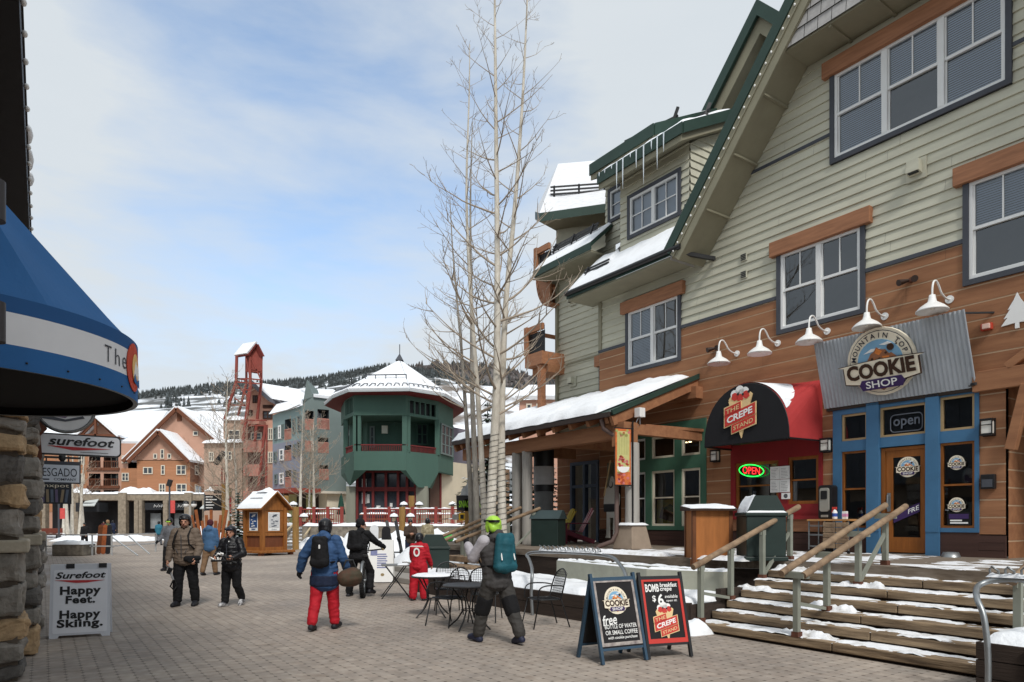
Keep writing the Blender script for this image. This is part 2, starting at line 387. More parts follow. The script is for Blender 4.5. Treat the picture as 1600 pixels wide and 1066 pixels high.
# a clearer blue band of sky to the upper left of the street, thin cloud elsewhere
dt = N.new('ShaderNodeVectorMath'); dt.operation = 'DOT_PRODUCT'
bd = Vector((-.2, 1, .60)).normalized(); dt.inputs[1].default_value = bd
L.new(tc.outputs['Generated'], dt.inputs[0])
def m2(op, a, b, clamp=False):
    q = N.new('ShaderNodeMath'); q.operation = op; q.use_clamp = clamp
    for i, x in enumerate((a, b)):
        if isinstance(x, (int, float)): q.inputs[i].default_value = x
        else: L.new(x, q.inputs[i])
    return q.outputs[0]
mr = N.new('ShaderNodeMapRange'); mr.interpolation_type = 'SMOOTHSTEP'; mr.inputs[1].default_value = .93; mr.inputs[2].default_value = .995; mr.inputs[3].default_value = 0; mr.inputs[4].default_value = .40
L.new(dt.outputs['Value'], mr.inputs[0])
s1 = m2('ADD', m2('MULTIPLY', n1.outputs['Fac'], .8), m2('SUBTRACT', m2('MULTIPLY', n2.outputs['Fac'], .95), .20))
s1 = m2('SUBTRACT', s1, mr.outputs[0])
cr = N.new('ShaderNodeMapRange'); cr.inputs[1].default_value = .02; cr.inputs[2].default_value = .56; cr.inputs[3].default_value = .15; cr.inputs[4].default_value = .97
L.new(s1, cr.inputs[0])
mx = N.new('ShaderNodeMix'); mx.data_type = 'RGBA'
gr = N.new('ShaderNodeMix'); gr.data_type = 'RGBA'
gr.inputs[6].default_value = (4.1, 4.45, 4.72, 1); gr.inputs[7].default_value = (4.5, 4.78, 4.98, 1)
L.new(n2.outputs['Fac'], gr.inputs[0])
hs = N.new('ShaderNodeVectorMath'); hs.operation = 'MULTIPLY'; hs.inputs[1].default_value = (1.8, 1.95, 1.85)
L.new(sk.outputs[0], hs.inputs[0])
L.new(cr.outputs[0], mx.inputs[0]); L.new(hs.outputs[0], mx.inputs[6]); L.new(gr.outputs[2], mx.inputs[7])
L.new(mx.outputs[2], bg.inputs['Color'])
SC.view_settings.view_transform = 'Standard'; SC.view_settings.look = 'None'; SC.view_settings.gamma = 1; SC.view_settings.exposure = 0.72
SC.cycles.max_bounces = 6; SC.cycles.transparent_max_bounces = 12; SC.cycles.caustics_reflective = False
# ================================================================== the sage and cedar shop building on the right
O3 = (7.75, 13.4, 0)
bld = thing('shop_building', 'tall sage-sided building with cedar lower storey, steep green-edged gable and snowy dormers', 'building', O3, RZ)
def split(x0, x1, ops):
    segs = [(x0, x1)]
    for a, b in ops:
        out = []
        for s, e in segs:
            if b <= s or a >= e: out.append((s, e)); continue
            if a > s: out.append((s, a))
            if b < e: out.append((b, e))
        segs = out
    return segs
def rows(z0, z1, pitch, ops):
    z = z0
    while z < z1 - 1e-4:
        zt = min(z + pitch, z1)
        cuts = sorted({z, zt} | {q for o in ops for q in (o[2], o[3]) if z < q < zt})
        for a, b in zip(cuts, cuts[1:]): yield z, zt, a, b, [(o[0], o[1]) for o in ops if o[2] < b - 1e-5 and o[3] > a + 1e-5]
        z = zt
def joints(x0, x1, z, L_=5.5):      # butt joints, staggered from row to row
    o = (math.sin(z * 91.7) * 4375.85) % 1.0 * L_; x = x0 + o; out = []
    while x < x1: out.append((x, x + .004)); x += L_ * (.7 + .6 * ((math.sin(x * 37.1 + z) * 919.3) % 1.0))
    return out
def siding(mb, xl, xr, z0, z1, ops, y=0.0, pitch=.205, d=.034, mi=0, axis='x'):
    # lapped boards; xl, xr are functions of z (gable slopes)
    fl = xl if callable(xl) else (lambda z: xl); fr = xr if callable(xr) else (lambda z: xr)
    for zr0, zr1, a, b, op in rows(z0, z1, pitch, ops):
        ya = y - d * (1 - (a - zr0) / pitch); yb = y - d * (1 - (b - zr0) / pitch)
        for s, e in split(min(fl(a), fl(b)), max(fr(a), fr(b)), op + joints(-12, 6, zr0)):
            sb = max(s, fl(b)); sa = max(s, fl(a)); eb = min(e, fr(b)); ea = min(e, fr(a))
            if ea <= sa and eb <= sb: continue
            eb = max(eb, sb); ea = max(ea, sa)
            P = [(sa, ya, a), (ea, ya, a), (eb, yb, b), (sb, yb, b)]
            if a == zr0: Q = [(sa, y + .01, a), (ea, y + .01, a), (ea, ya, a), (sa, ya, a)]
            else: Q = None
            if axis == 'y':
                P = [(q[1], q[0], q[2]) for q in P]; Q = Q and [(q[1], q[0], q[2]) for q in Q]
            mb.quad(*P, mi=mi)
            if Q: mb.quad(*Q, mi=mi)
def planks(mb, x0, x1, z0, z1, ops, y=0.0, pitch=.315, mi=0, mc=1, axis='x', gap=.025):
    for zr0, zr1, a, b, op in rows(z0, z1, pitch, ops):
        for s, e in split(x0, x1, op + (joints(-12, 6, zr0, 4.5) if axis == 'x' else [])):
            t = min(b, zr1 - gap)
            def Q(p): return (p[1], p[0], p[2]) if axis == 'y' else p
            if t > a:
                mb.quad(Q((s, y - .03, a)), Q((e, y - .03, a)), Q((e, y - .03, t)), Q((s, y - .03, t)), mi=mi)
                if t == zr1 - gap: mb.quad(Q((s, y - .03, t)), Q((e, y - .03, t)), Q((e, y, t)), Q((s, y, t)), mi=mi)
                if a == zr0: mb.quad(Q((s, y, a)), Q((e, y, a)), Q((e, y - .03, a)), Q((s, y - .03, a)), mi=mi)
            if b > zr1 - gap: mb.quad(Q((s, y - .026, max(a, zr1 - gap))), Q((e, y - .026, max(a, zr1 - gap))), Q((e, y - .026, b)), Q((s, y - .026, b)), mi=mc)
XB0, XB1 = -8.94, 1.68
GX, GZ, GS = .25, 15.2, 1.22       # gable axis, ridge height, slope
def zrake(x): return GZ - GS * abs(x - GX)
W1 = (-1.46, 1.68, 9.40, 11.17); W2 = (1.11, 3.2, 6.06, 7.82); W3 = (-2.75, -.90, 6.04, 7.74); W4 = (-7.69, -5.82, 6.02, 7.66)
opsU = [W1, W2, W3, W4]
# --- storefront openings in the cedar storey
GW = [(-7.62, -7.0, 1.53, 3.04), (-6.77, -5.93, 1.53, 3.04), (-5.7, -5.06, 1.53, 3.04), (-7.62, -7.0, 3.38, 3.98), (-6.77, -5.93, 3.38, 3.98), (-5.7, -5.06, 3.38, 3.98)]
RW = [(-3.98, -2.8, 1.98, 3.06), (-2.56, -1.82, 2.08, 3.1)]
BW = [(-1.3, -.76, 1.52, 3.12), (-1.3, -.76, 3.34, 3.9), (-.5, .38, 3.34, 3.94), (.62, 1.2, 3.34, 3.98), (.62, 1.2, 1.53, 3.12)]
DOOR = (-.48, .37, 1.02, 3.12)
opsL = [(-7.75, -4.9, 1.42, 4.3), (-4.12, -1.73, 1.86, 3.36), (-1.49, 1.27, 1.0, 4.06)]
w = MB()
siding(w, lambda z: max(XB0, GX - (GZ - z) / GS) if z > 8.6 else XB0, lambda z: min(5.2, GX + (GZ - z) / GS), 6.84, 14.6, opsU)
w.build('siding_wall', M_siding, bld)
w = MB(); planks(w, XB0, 5.2, 4.36, 6.76, [(a[0], a[1], a[2], a[3]) for a in (W2, W3, W4)])
planks(w, XB0, XB1, 1.42, 4.36, opsL + [(-8.6, -8.0, .9, 3.4)])
w.build('plank_wall', [M_plank, M_chink], bld)
w = MB()
for a, b in ((XB0, -1.49), (1.27, XB1)):
    for k in range(3): w.box(a, b, -.045 - .004 * (k % 2), .01, 1.0 + .135 * k, 1.0 + .135 * k + .13)
w.build('plinth', M_plinth, bld)
w = MB()
for a, b in split(-8.97, 5.2, [(q[0] - .1, q[1] + .1) for q in (W2, W3, W4)]): w.box(a, b, -.06, .0, 6.76, 6.84)
for x0, x1 in ((-5.6, -1.56), (1.78, 4.5)): w.box(x0, x1, -.05, .0, 9.93, 10.0)
w.build('band_trim', M_slate, bld)
# alcove on the right: return wall, back wall, beam with brace
w = MB()
planks(w, 0.0, 3.4, 1.0, 4.36, [], y=-XB1, axis='y')
for i, p in enumerate(w.v): w.v[i] = (-p[0], p[1], p[2])
planks(w, XB1, 5.2, 1.0, 4.36, [], y=3.4)
w.quad((XB1, 0, 4.36), (5.2, 0, 4.36), (5.2, 3.4, 4.36), (XB1, 3.4, 4.36))
w.build('alcove_wall', [M_plank, M_chink], bld)
w = MB(); w.box(1.2, 5.2, -.16, -.03, 3.98, 4.34); w.bar((2.02, -.1, 4.0), (1.78, -.1, 2.9), .16); w.bar((1.72, -.09, 4.34), (2.6, -.09, 4.95), .14, .14)
w.build('timber_brace', M_plank, bld, bevel=.01)
# dark rooms behind the glass
w = MB(); w.box(-8.8, 1.6, 1.2, 1.3, 1.0, 4.3); w.box(-8.9, 5.0, .8, .9, 4.5, 8.4); w.box(-2.5, 3.0, .8, .9, 8.5, 12)
w.quad((-8.8, 0, 1.02), (1.6, 0, 1.02), (1.6, 1.2, 1.02), (-8.8, 1.2, 1.02))
w.quad((-8.8, 0.02, 4.32), (1.6, 0.02, 4.32), (1.6, 1.2, 4.32), (-8.8, 1.2, 4.32))
w.build('room_wall', M_room, bld)
# --- windows
def sash_window(x0, x1, z0, z1, units, y=0.0, lintel=True, blind=None, muntin=True, name='window', trim=True, mull=.11):
    f = MB(); fw_ = .055
    f.box(x0, x0 + fw_, y - .05, y + .07, z0, z1); f.box(x1 - fw_, x1, y - .05, y + .07, z0, z1)
    f.box(x0 + fw_, x1 - fw_, y - .05, y + .07, z1 - fw_, z1); f.box(x0 + fw_, x1 - fw_, y - .05, y + .07, z0, z0 + .06)
    uw = (x1 - x0 - 2 * fw_ - (units - 1) * mull) / units; zm = z0 + (z1 - z0) * .52
    panes = MB(); bl = MB()
    for u in range(units):
        a = x0 + fw_ + u * (uw + mull); b = a + uw
        if u: f.box(a - mull, a, y - .055, y + .07, z0 + .06, z1 - fw_)
        f.box(a, b, y - .03, y + .05, zm - .028, zm + .028)
        for q0, q1, yy in ((z0 + .06, zm - .028, y + .025), (zm + .028, z1 - fw_, y + .0)):
            for e0, e1 in ((a, a + .03), (b - .03, b)): f.box(e0, e1, yy - .02, yy + .02, q0, q1)
            panes.quad((a + .03, yy, q0), (b - .03, yy, q0), (b - .03, yy, q1), (a + .03, yy, q1))
        f.box(a + .03, b - .03, y + .01, y + .045, z0 + .06, z0 + .09)
        if muntin: f.box((a + b) / 2 - .013, (a + b) / 2 + .013, y - .018, y + .0, zm + .028, z1 - fw_)
        if blind and blind[u]:
            zb = zm if blind[u] == 1 else z0 + .07
            k = zb
            while k < z1 - .07:
                bl.quad((a + .02, y + .055, k), (b - .02, y + .055, k), (b - .02, y + .075, k + .040), (a + .02, y + .075, k + .040)); k += .044
    o = f.build(name, M_white, bld)
    panes.build('pane', M_glass, o)
    if bl.v: bl.build('blind', M_blind, o)
    if trim:
        t = MB(); w_ = .10
        t.box(x0 - w_, x0 - .002, y - .075, y + .02, z0 - w_, z1); t.box(x1 + .002, x1 + w_, y - .075, y + .02, z0 - w_, z1); t.box(x0 - .002, x1 + .002, y - .075, y + .02, z0 - w_, z0 - .002)
        if not lintel: t.box(x0 - w_, x1 + w_, y - .075, y + .02, z1 + .002, z1 + w_)
        t.build('trim', M_slate, o)
    if lintel:
        t = MB(); t.box(x0 - .24, x1 + .24, y - .15, y, z1 + .0, z1 + .34); t.build('lintel', M_lintel, o, bevel=.012)
    return o
sash_window(*W1, 3, blind=[2, 1, 2])
sash_window(*W2, 2, blind=[1, 0]); sash_window(*W3, 2); sash_window(*W4, 2, blind=[2, 0])
# --- recessed left wing
w = MB(); WN = [(-9.55, -8.96, 6.1, 7.3), (-9.55, -8.96, 8.3 - .9, 9.3 - .6)]
siding(w, -11.76, XB0, 4.6, 10.3, [(-9.62, -8.6, 5.75, 6.55), (-9.62, -8.6, 7.35, 8.35)], y=.6)
planks(w, -11.76, XB0, 1.0, 4.6, [(-11.0, -9.6, 1.0, 3.6)], y=.6, mi=1, mc=2)
w.quad((XB0, -.035, 1), (XB0, .6, 1), (XB0, .6, 8.5), (XB0, -.035, 8.5), mi=0)
w.quad((-11.76, .58, 1), (-11.76, 6, 1), (-11.76, 6, 10.3), (-11.76, .58, 10.3), mi=0)
w.build('side_wing_wall', [M_siding, M_plank, M_chink], bld)
w = MB(); w.box(-11.8, -11.68, .5, .62, 4.6, 10.0); w.box(XB0 - .02, XB0 + .1, -.06, .0, 6.84, 8.5); w.box(-11.68, -9.0, .545, .6, 6.9, 6.96)
w.build('corner_board', M_sofit, bld)
for z0, z1 in ((5.75, 6.55), (7.35, 8.35)):
    sash_window(-9.5, -8.7, z0, z1, 1, y=.6, lintel=(z0 < 6), blind=[1])
# --- skirt roof, dormers, gables
def roofbox(mb, x0, x1, ye, ze, yw, zw, mi=0, md=1):   # mono-pitch slab eave->wall with fascia and soffit
    mb.slab((x0, ye, ze), (x1, ye, ze), (x1, yw, zw), (x0, yw, zw), .10, mi)
    mb.box(x0, x1, ye - .035, ye - .002, ze - .2, ze + .02, mi)
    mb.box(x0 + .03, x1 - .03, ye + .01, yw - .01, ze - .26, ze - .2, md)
w = MB(); roofbox(w, -9.42, -5.15, -.9, 8.56, .12, 9.62)
w.pyz([(-.88, 8.36), (.12, 8.36), (.12, 9.5), (-.88, 8.5)], -9.36, -9.3, 1)
w.tube([(-9.4, -.98, 8.5), (-4.9, -.98, 8.46)], .07, 8, 2); w.bar((-5.0, -.9, 8.35), (-4.6, -.06, 8.25), .09, .09, 2); w.bar((-5.3, -.98, 8.45), (-5.0, -.9, 8.33), .08, .08, 2)
w.build('skirt_roof', [M_greenrake, M_sofit, M_black], bld)
w = MB(); w.snow((-9.4, -.93, 8.58), (-5.3, -.93, 8.58), (-5.3, .1, 9.62), (-9.4, .1, 9.62), .06, 40, 10, amp=.5, edge=.07, seed=3)
w.snow((-9.2, -.35, 9.15), (-8.1, -.35, 9.15), (-8.1, .1, 9.6), (-9.2, .1, 9.6), .16, 14, 6, seed=8)
w.build('snow', M_snow, bld)
def guard(mb, x0, x1, y, z, mi=0):
    for k in (.1, .19, .28): mb.bar((x0, y - .02 + k * .3, z + k), (x1, y - .02 + k * .3, z + k), .035, .045, mi)
    x = x0 + .15
    while x < x1:
        mb.bar((x, y - .06, z), (x, y + .08, z + .34), .04, .06, mi); mb.bar((x, y + .22, z + .1), (x, y + .08, z + .34), .03, .05, mi); x += .95
w = MB(); guard(w, -9.2, -8.12, -.45, 9.0); guard(w, -11.6, -9.3, .2, 10.65); w.build('snow_guard', M_black, bld)
# dormer
w = MB(); siding(w, -8.05, -5.45, 9.5, 11.6, [(-7.62, -5.82, 9.86, 10.96)], y=0)
w.build('dormer_wall', M_siding, bld)
# side wall boards were laid at x=+5.45; build them at -5.45 facing right
w2 = MB(); siding(w2, lambda z: max(0.0, (z - 11.6) / .51), 3.0, 9.5, 12.9, [], y=0, axis='y')
for i, p in enumerate(w2.v): w2.v[i] = (-5.45 - p[0], p[1], p[2])
w2.build('dormer_wall', M_siding, bld)
def grid_window(x0, x1, z0, z1, y, cols, rws, units=2):
    f = MB(); pn = MB(); t = .06
    f.box(x0, x0 + t, y - .05, y + .06, z0, z1); f.box(x1 - t, x1, y - .05, y + .06, z0, z1); f.box(x0 + t, x1 - t, y - .05, y + .06, z1 - t, z1); f.box(x0 + t, x1 - t, y - .05, y + .06, z0, z0 + t)
    uw = (x1 - x0 - 2 * t - (units - 1) * .12) / units
    for u in range(units):
        a = x0 + t + u * (uw + .12); b = a + uw
        if u: f.box(a - .12, a, y - .052, y + .06, z0 + t, z1 - t)
        for k in range(1, cols): f.box(a + uw * k / cols - .013, a + uw * k / cols + .013, y - .02, y + .01, z0 + t, z1 - t)
        for k in range(1, rws): f.box(a, b, y - .018, y + .008, z0 + t + (z1 - z0 - 2 * t) * k / rws - .013, z0 + t + (z1 - z0 - 2 * t) * k / rws + .013)
        pn.quad((a, y + .012, z0 + t), (b, y + .012, z0 + t), (b, y + .012, z1 - t), (a, y + .012, z1 - t))
    o = f.build('window', M_white, bld); pn.build('pane', M_glass, o)
    b_ = MB(); b_.box(x0, x1, y + .1, y + .12, z0, z1); b_.build('blind', M_blind, o)
    q = MB(); w_ = .1
    q.box(x0 - w_, x0 - .002, y - .07, y + .02, z0 - w_, z1 + w_); q.box(x1 + .002, x1 + w_, y - .07, y + .02, z0 - w_, z1 + w_); q.box(x0 - .002, x1 + .002, y - .07, y + .02, z0 - w_, z0 - .002); q.box(x0 - .002, x1 + .002, y - .07, y + .02, z1 + .002, z1 + w_)
    q.build('trim', M_slate, o)
grid_window(-7.62, -5.82, 9.88, 10.94, 0, 2, 2)
def shed(mb, x0, x1, y0, z0, y1, z1, h=.26, dk=0, so=1):
    mb.slab((x0, y0, z0), (x1, y0, z0), (x1, y1, z1), (x0, y1, z1), .09, dk)
    mb.box(x0, x1, y0 - .04, y0 - .002, z0 - h, z0 + .03, dk)
    for xx, s in ((x0, -.035), (x1, .002)): mb.hexa([(xx + s, y0, z0 - h), (xx + s + .033, y0, z0 - h), (xx + s + .033, y1, z1 - h), (xx + s, y1, z1 - h), (xx + s, y0, z0 + .03), (xx + s + .033, y0, z0 + .03), (xx + s + .033, y1, z1 + .03), (xx + s, y1, z1 + .03)], dk)
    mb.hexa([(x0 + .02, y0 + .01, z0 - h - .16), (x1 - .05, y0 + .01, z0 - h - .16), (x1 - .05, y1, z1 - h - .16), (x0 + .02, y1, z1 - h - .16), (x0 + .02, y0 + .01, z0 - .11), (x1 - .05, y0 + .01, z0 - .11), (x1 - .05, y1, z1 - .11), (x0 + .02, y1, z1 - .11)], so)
w = MB(); shed(w, -8.35, -5.14, -.62, 11.74, 1.7, 12.92); w.build('dormer_roof', [M_greenrake, M_sofit], bld)
w = MB(); w.snow((-8.3, -.64, 11.78), (-5.25, -.64, 11.78), (-5.25, 1.6, 12.9), (-8.3, 1.6, 12.9), .09, 44, 10, amp=.6, edge=.08, seed=5)
w.build('snow', M_snow, bld)
w = MB(); random.seed(3)
for k in range(11):
    x = -8.2 + .25 * k + random.uniform(-.05, .05); l = random.choice([.1, .14, .18, .24, .1, .5, .85]) if k not in (3, 7) else (1.05 if k == 7 else .8)
    w.tube([(x, -.68, 11.76), (x, -.685, 11.74 - l * .6), (x + .005, -.685, 11.74 - l)], [.022, .014, .002], 6)
w.build('icicle', mat('clear_ice', (214, 224, 232), .12, .02, 5, spec=.6), bld)
# second dormer, set back
w = MB(); siding(w, -9.35, -6.67, 10.2, 12.4, [(-9.12, -8.55, 11.0, 11.9)], y=.6)
w2 = MB(); siding(w2, lambda z: max(.6, (z - 12.35) / .503), 4.0, 10.2, 14.2, [], y=0, axis='y')
for p, f_ in ((w2, 0),):
    for i, q in enumerate(p.v): p.v[i] = (-6.7 - q[0], q[1], q[2])
w.build('dormer_wall', M_siding, bld); w2.build('dormer_wall', M_siding, bld)
grid_window(-9.1, -8.57, 11.02, 11.88, .6, 1, 2, units=1)
w = MB(); shed(w, -9.35, -6.67, -.05, 12.62, 3.65, 14.48, h=.3); w.build('dormer_roof', [M_greenrake, M_sofit], bld)
w = MB(); w.snow((-9.3, .3, 12.8), (-6.8, .3, 12.8), (-6.8, 3.4, 14.38), (-9.3, 3.4, 14.38), .09, 30, 10, seed=11); w.build('snow', M_snow, bld)
w = MB(); w.bar((-8.4, .5, 13.1), (-6.75, 1.0, 13.25), .05, .07); w.bar((-6.9, .9, 13.0), (-6.75, 1.0, 13.5), .06, .08); w.bar((-6.2, .5, 12.45), (-5.2, .5, 12.5), .05, .06); w.bar((-5.35, .45, 12.3), (-5.25, .55, 12.7), .06, .09); w.build('snow_guard', M_black, bld)
# upper skirt roof over the wing
w = MB(); roofbox(w, -11.95, -9.0, -.3, 10.08, .65, 10.95); w.pyz([(-.28, 9.86), (.6, 9.86), (.6, 10.8), (-.28, 10.0)], -11.9, -11.84, 1); w.build('skirt_roof', [M_greenrake, M_sofit], bld)
w = MB(); w.snow((-11.9, -.33, 10.1), (-9.05, -.33, 10.1), (-9.05, .62, 10.96), (-11.9, .62, 10.96), .07, 30, 8, seed=14); w.build('snow', M_snow, bld)
w = MB(); pass
# main roof mass (behind everything)
w = MB()
w.slab((-9.2, .7, 10.0), (-4.2, .7, 10.0), (-4.2, 7, 16.2), (-9.2, 7, 16.2), .15)
w.slab((-11.7, 7, 15.9), (5.2, 7, 15.9), (5.2, 14, 9), (-11.7, 14, 9), .15)
w.box(-11.6, 5.2, 13.6, 14, 0, 9.2); w.box(5.1, 5.25, 0, 14, 0, 9)
zt = GZ; yb = 7.5
for sgn in (-1, 1):
    xe = GX + sgn * (GZ - 8.42) / GS; y0 = -.9
    a, b, c, d = (xe, y0, 8.42), (GX, y0, GZ), (GX, yb, GZ), (xe, yb, 8.42)
    P = [Vector(q) for q in (a, b, c, d)]; dn = Vector((0, 0, -.16))
    w.hexa([q + dn for q in P] + P)
w.build('main_roof', M_shingle, bld)
# rake boards and soffit of the steep gable
w = MB()
for sgn in (-1, 1):
    xe = GX + sgn * (GZ - 8.42) / GS; nx, nz = -sgn * GS / math.hypot(1, GS), 1 / math.hypot(1, GS)
    def band(o0, o1, ya, yb_, mi, e=0.0):
        A = Vector((xe, 0, 8.42)); B = Vector((GX, 0, GZ)); n_ = Vector((sgn * GS, 0, 1)).normalized()
        d_ = (B - A).normalized(); p = [A + n_ * o0 - d_ * e, B + n_ * o0 / 1, B + n_ * o1, A + n_ * o1 - d_ * e]
        B0 = B + Vector((0, 0, o0 / n_.z)); B1 = B + Vector((0, 0, o1 / n_.z))
        p[1] = B0; p[2] = B1
        w.hexa([(q.x, ya, q.z) for q in p] + [(q.x, yb_, q.z) for q in p], mi)
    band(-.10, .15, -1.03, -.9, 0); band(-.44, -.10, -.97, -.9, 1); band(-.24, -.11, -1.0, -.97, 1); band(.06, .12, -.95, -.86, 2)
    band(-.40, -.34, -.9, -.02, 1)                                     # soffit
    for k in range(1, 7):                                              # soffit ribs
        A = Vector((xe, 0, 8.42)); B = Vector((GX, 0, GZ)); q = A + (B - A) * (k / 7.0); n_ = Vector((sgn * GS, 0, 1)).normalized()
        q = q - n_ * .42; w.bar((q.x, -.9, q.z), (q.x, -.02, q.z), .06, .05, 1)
w.build('gable_rake', [M_greenrake, M_sofit, M_snow], bld)
w = MB()
for k in range(40):
    t = (k + .5) / 40
    for sgn in (-1,):
        xe = GX + sgn * (GZ - 8.42) / GS; q = Vector((xe, 0, 8.42)) + (Vector((GX, 0, GZ)) - Vector((xe, 0, 8.42))) * t - Vector((sgn * GS, 0, 1)).normalized() * .18
        w.ell((q.x, -1.02, q.z), (.022, .022, .03), 8, 5)
o = w.build('bulb', M_whitemetal, bld); o['kind'] = 'stuff'
# shingled pediment at the peak
w = MB(); zp = 11.74; hw = (GZ - zp) / GS - .40
z = zp; k = 0; random.seed(9)
while z < GZ - .5:
    zt = z + .27; x0 = GX - (GZ - z) / GS + .36; x1 = GX + (GZ - z) / GS - .36; x0b = GX - (GZ - zt) / GS + .36; x1b = -x0b + 2 * GX
    x = x0 - (k % 2) * .15
    while x < x1:
        a = max(x + .006, x0); b = min(x + .294, x1)
        if b > a: w.quad((a, -.89 - .018, z), (b, -.89 - .018, z), (min(max(b, x0b), x1b), -.88, zt), (max(min(a, x1b), x0b), -.88, zt), mi=0)
        x += .3
    z = zt; k += 1
w.box(GX - hw, GX + hw, -.86, -.02, zp - .03, zp + .02, 1)
for x in (-1.1, -.2, .7, 1.6): w.box(x - .03, x + .03, -.84, -.02, zp - .07, zp - .03, 1)
w.build('pediment', [M_shingle, M_sofit], bld)
# second cross gable seen behind the steep one
w = MB(); gx, gz, gy, gs = -5.15, 16.05, 3.0, 1.12
for sgn, zb in ((-1, 13.6), (1, 13.6)):
    xe = gx + sgn * (gz - zb) / gs
    for y0, y1, d0, d1, mi in ((gy - .5, gy + 5, -.14, .05, 0), (gy - .6, gy - .5, -.2, .1, 0), (gy - .45, gy - .06, -.5, -.14, 1)):
        n_ = Vector((sgn * gs, 0, 1)).normalized(); A = Vector((xe, 0, zb)); B = Vector((gx, 0, gz)); p = [A + n_ * d0, B + Vector((0, 0, d0 / n_.z)), B + Vector((0, 0, d1 / n_.z)), A + n_ * d1]
        w.hexa([(q.x, y0, q.z) for q in p] + [(q.x, y1, q.z) for q in p], mi)
xe = (gz - 13.6) / gs - .3
w.pxz([(gx - xe, 13.6), (gx + xe, 13.6), (gx, gz - .4)], gy, gy + .1, 1)
w.pxz([(gx - xe + .3, 13.7), (gx + xe - .3, 13.7), (gx, gz - .95)], gy - .03, gy, 2)
w.build('cross_gable', [M_greenrake, M_sofit, M_shingle], bld)
# corner turret roof at the far left end
w = MB(); ti = bld.matrix_basis
IM = FM.inverted()
def L3(v): return IM @ Vector(v)
a = L3(at(843, 333, 23.6)); b = L3(at(962, 316, 23.2)); c = L3(at(952, 249, 27.0)); d = L3(at(872, 256, 27.0)); e = L3(at(836, 331, 26.5))
w.poly([a, b, c, d]); w.poly([e, a, d])
dn = Vector((0, 0, -.3))
w.quad(a + dn, b + dn, b, a, 1); w.quad(e + dn, a + dn, a, e, 1)
p = [L3(at(869, 345, 24.3)), L3(at(962, 330, 23.9)), L3(at(962, 345, 27.5)), L3(at(869, 345, 27.5))]
zz = a.z - .25; w.poly([a + dn, b + dn, Vector((p[2].x, p[2].y, zz)), e + dn], 2)
for q, r_ in ((0, 1), (3, 0)):
    A, B = p[q], p[r_]
    n_ = 12
    for k in range(n_):
        z0 = 9.6 + (zz - 9.6) * k / n_; z1 = 9.6 + (zz - 9.6) * (k + 1) / n_; o_ = (A - B).cross(Vector((0, 0, 1))).normalized() * .03
        w.quad((A.x + o_.x, A.y + o_.y, z0), (B.x + o_.x, B.y + o_.y, z0), (B.x, B.y, z1), (A.x, A.y, z1), 3)
for k in range(7):   # corbel under the eave
    t = k / 6; A = p[0] + (p[1] - p[0]) * t
w.build('turret_roof', [mat('thin_snow_on_shingle', (228, 230, 234), .7, .1, 5, rgb2=(196, 196, 196), thr=(.45, .8), st=(1, 1, 5)), M_greenrake, M_sofit, M_siding], bld)
w = MB(); g0 = L3(at(860, 304, 24.6)); g1 = L3(at(960, 297, 24.3))
for k in (0, .13, .26): w.bar(g0 + Vector((0, 0, k)), g1 + Vector((0, 0, k)), .045, .05)
for t in (.06, .45, .85):
    q = g0 + (g1 - g0) * t; w.bar(q + Vector((0, 0, -.28)), q + Vector((0, 0, .3)), .05, .05); w.bar(q + Vector((-.2, 0, -.28)), q + Vector((.1, 0, -.28)), .05, .05)
w.build('snow_guard', M_black, bld)
# balconies on the far end wall (each a part)
def balcony(px0, px1, pyt, pyb, Y, curved):
    a = L3(at(px0, pyt, Y)); b = L3(at(px1 + 4, pyt, Y)); h = (pyb - pyt) / FPX * Y
    m = MB(); W_ = b.x - a.x + .3; zt = a.z
    m.M = Matrix.Translation((a.x, a.y, 0))
    if curved:
        for j in range(8):
            t0, t1 = j / 8, (j + 1) / 8
            def sec(t): return W_ * (1 - math.cos(t * math.pi / 2)) * .95, zt - h * .43 - h * .57 * math.sin(t * math.pi / 2)
            (x0, z0), (x1, z1) = sec(t0), sec(t1)
            m.hexa([(x0, 0, z0), (x1, 0, z1), (x1, 2.2, z1), (x0, 2.2, z0), (x0 + .1, 0, z0), (x1 + .1, 0, z1 + .1), (x1 + .1, 2.2, z1 + .1), (x0 + .1, 2.2, z0)], 0)
        m.pxz([(0, zt - h * .43), (W_, zt - h * .43)] + [(W_ * (1 - math.cos(t / 8 * math.pi / 2)) * .95, zt - h * .43 - h * .57 * math.sin(t / 8 * math.pi / 2)) for t in range(8, -1, -1)], .02, .1, 0)
    else:
        m.box(0, W_, -.05, 2.2, zt - h, zt - h + .42, 0)
        m.box(.1, W_, .2, 2.0, zt - h - .25, zt - h, 1)
        m.bar((.75, .1, zt - h - .02), (.75, .1, 1.2), .2, .2, 0)
    zf = zt - h * .43 if curved else zt - h + .42
    for x, y in ((0.06, 0), (0.06, 2.1)): m.bar((x, y, zf), (x, y, zt + .1), .16, .16, 0)
    m.bar((0, 0, zt - .03), (W_, 0, zt - .03), .1, .2, 0); m.box(.08, W_, .06, .08, zf, zt - .15, 2); m.bar((0.05, 0, zt - .03), (0.05, 2.2, zt - .03), .1, .12, 0)
    for k in range(6): m.bar((.1, 0.02, zf + .06 + k * (zt - zf - .15) / 5), (W_, 0.02, zf + .06 + k * (zt - zf - .15) / 5), .012, .012, 2)
    for k in range(9): m.bar((.15 + k * W_ / 9, .02, zf), (.15 + k * W_ / 9, .02, zt), .012, .012, 2)
    m.build('balcony', [M_lintel, M_plank, M_black], bld)
balcony(837, 872, 394, 487, 23.8, True); balcony(822, 872, 518, 576, 23.4, False)
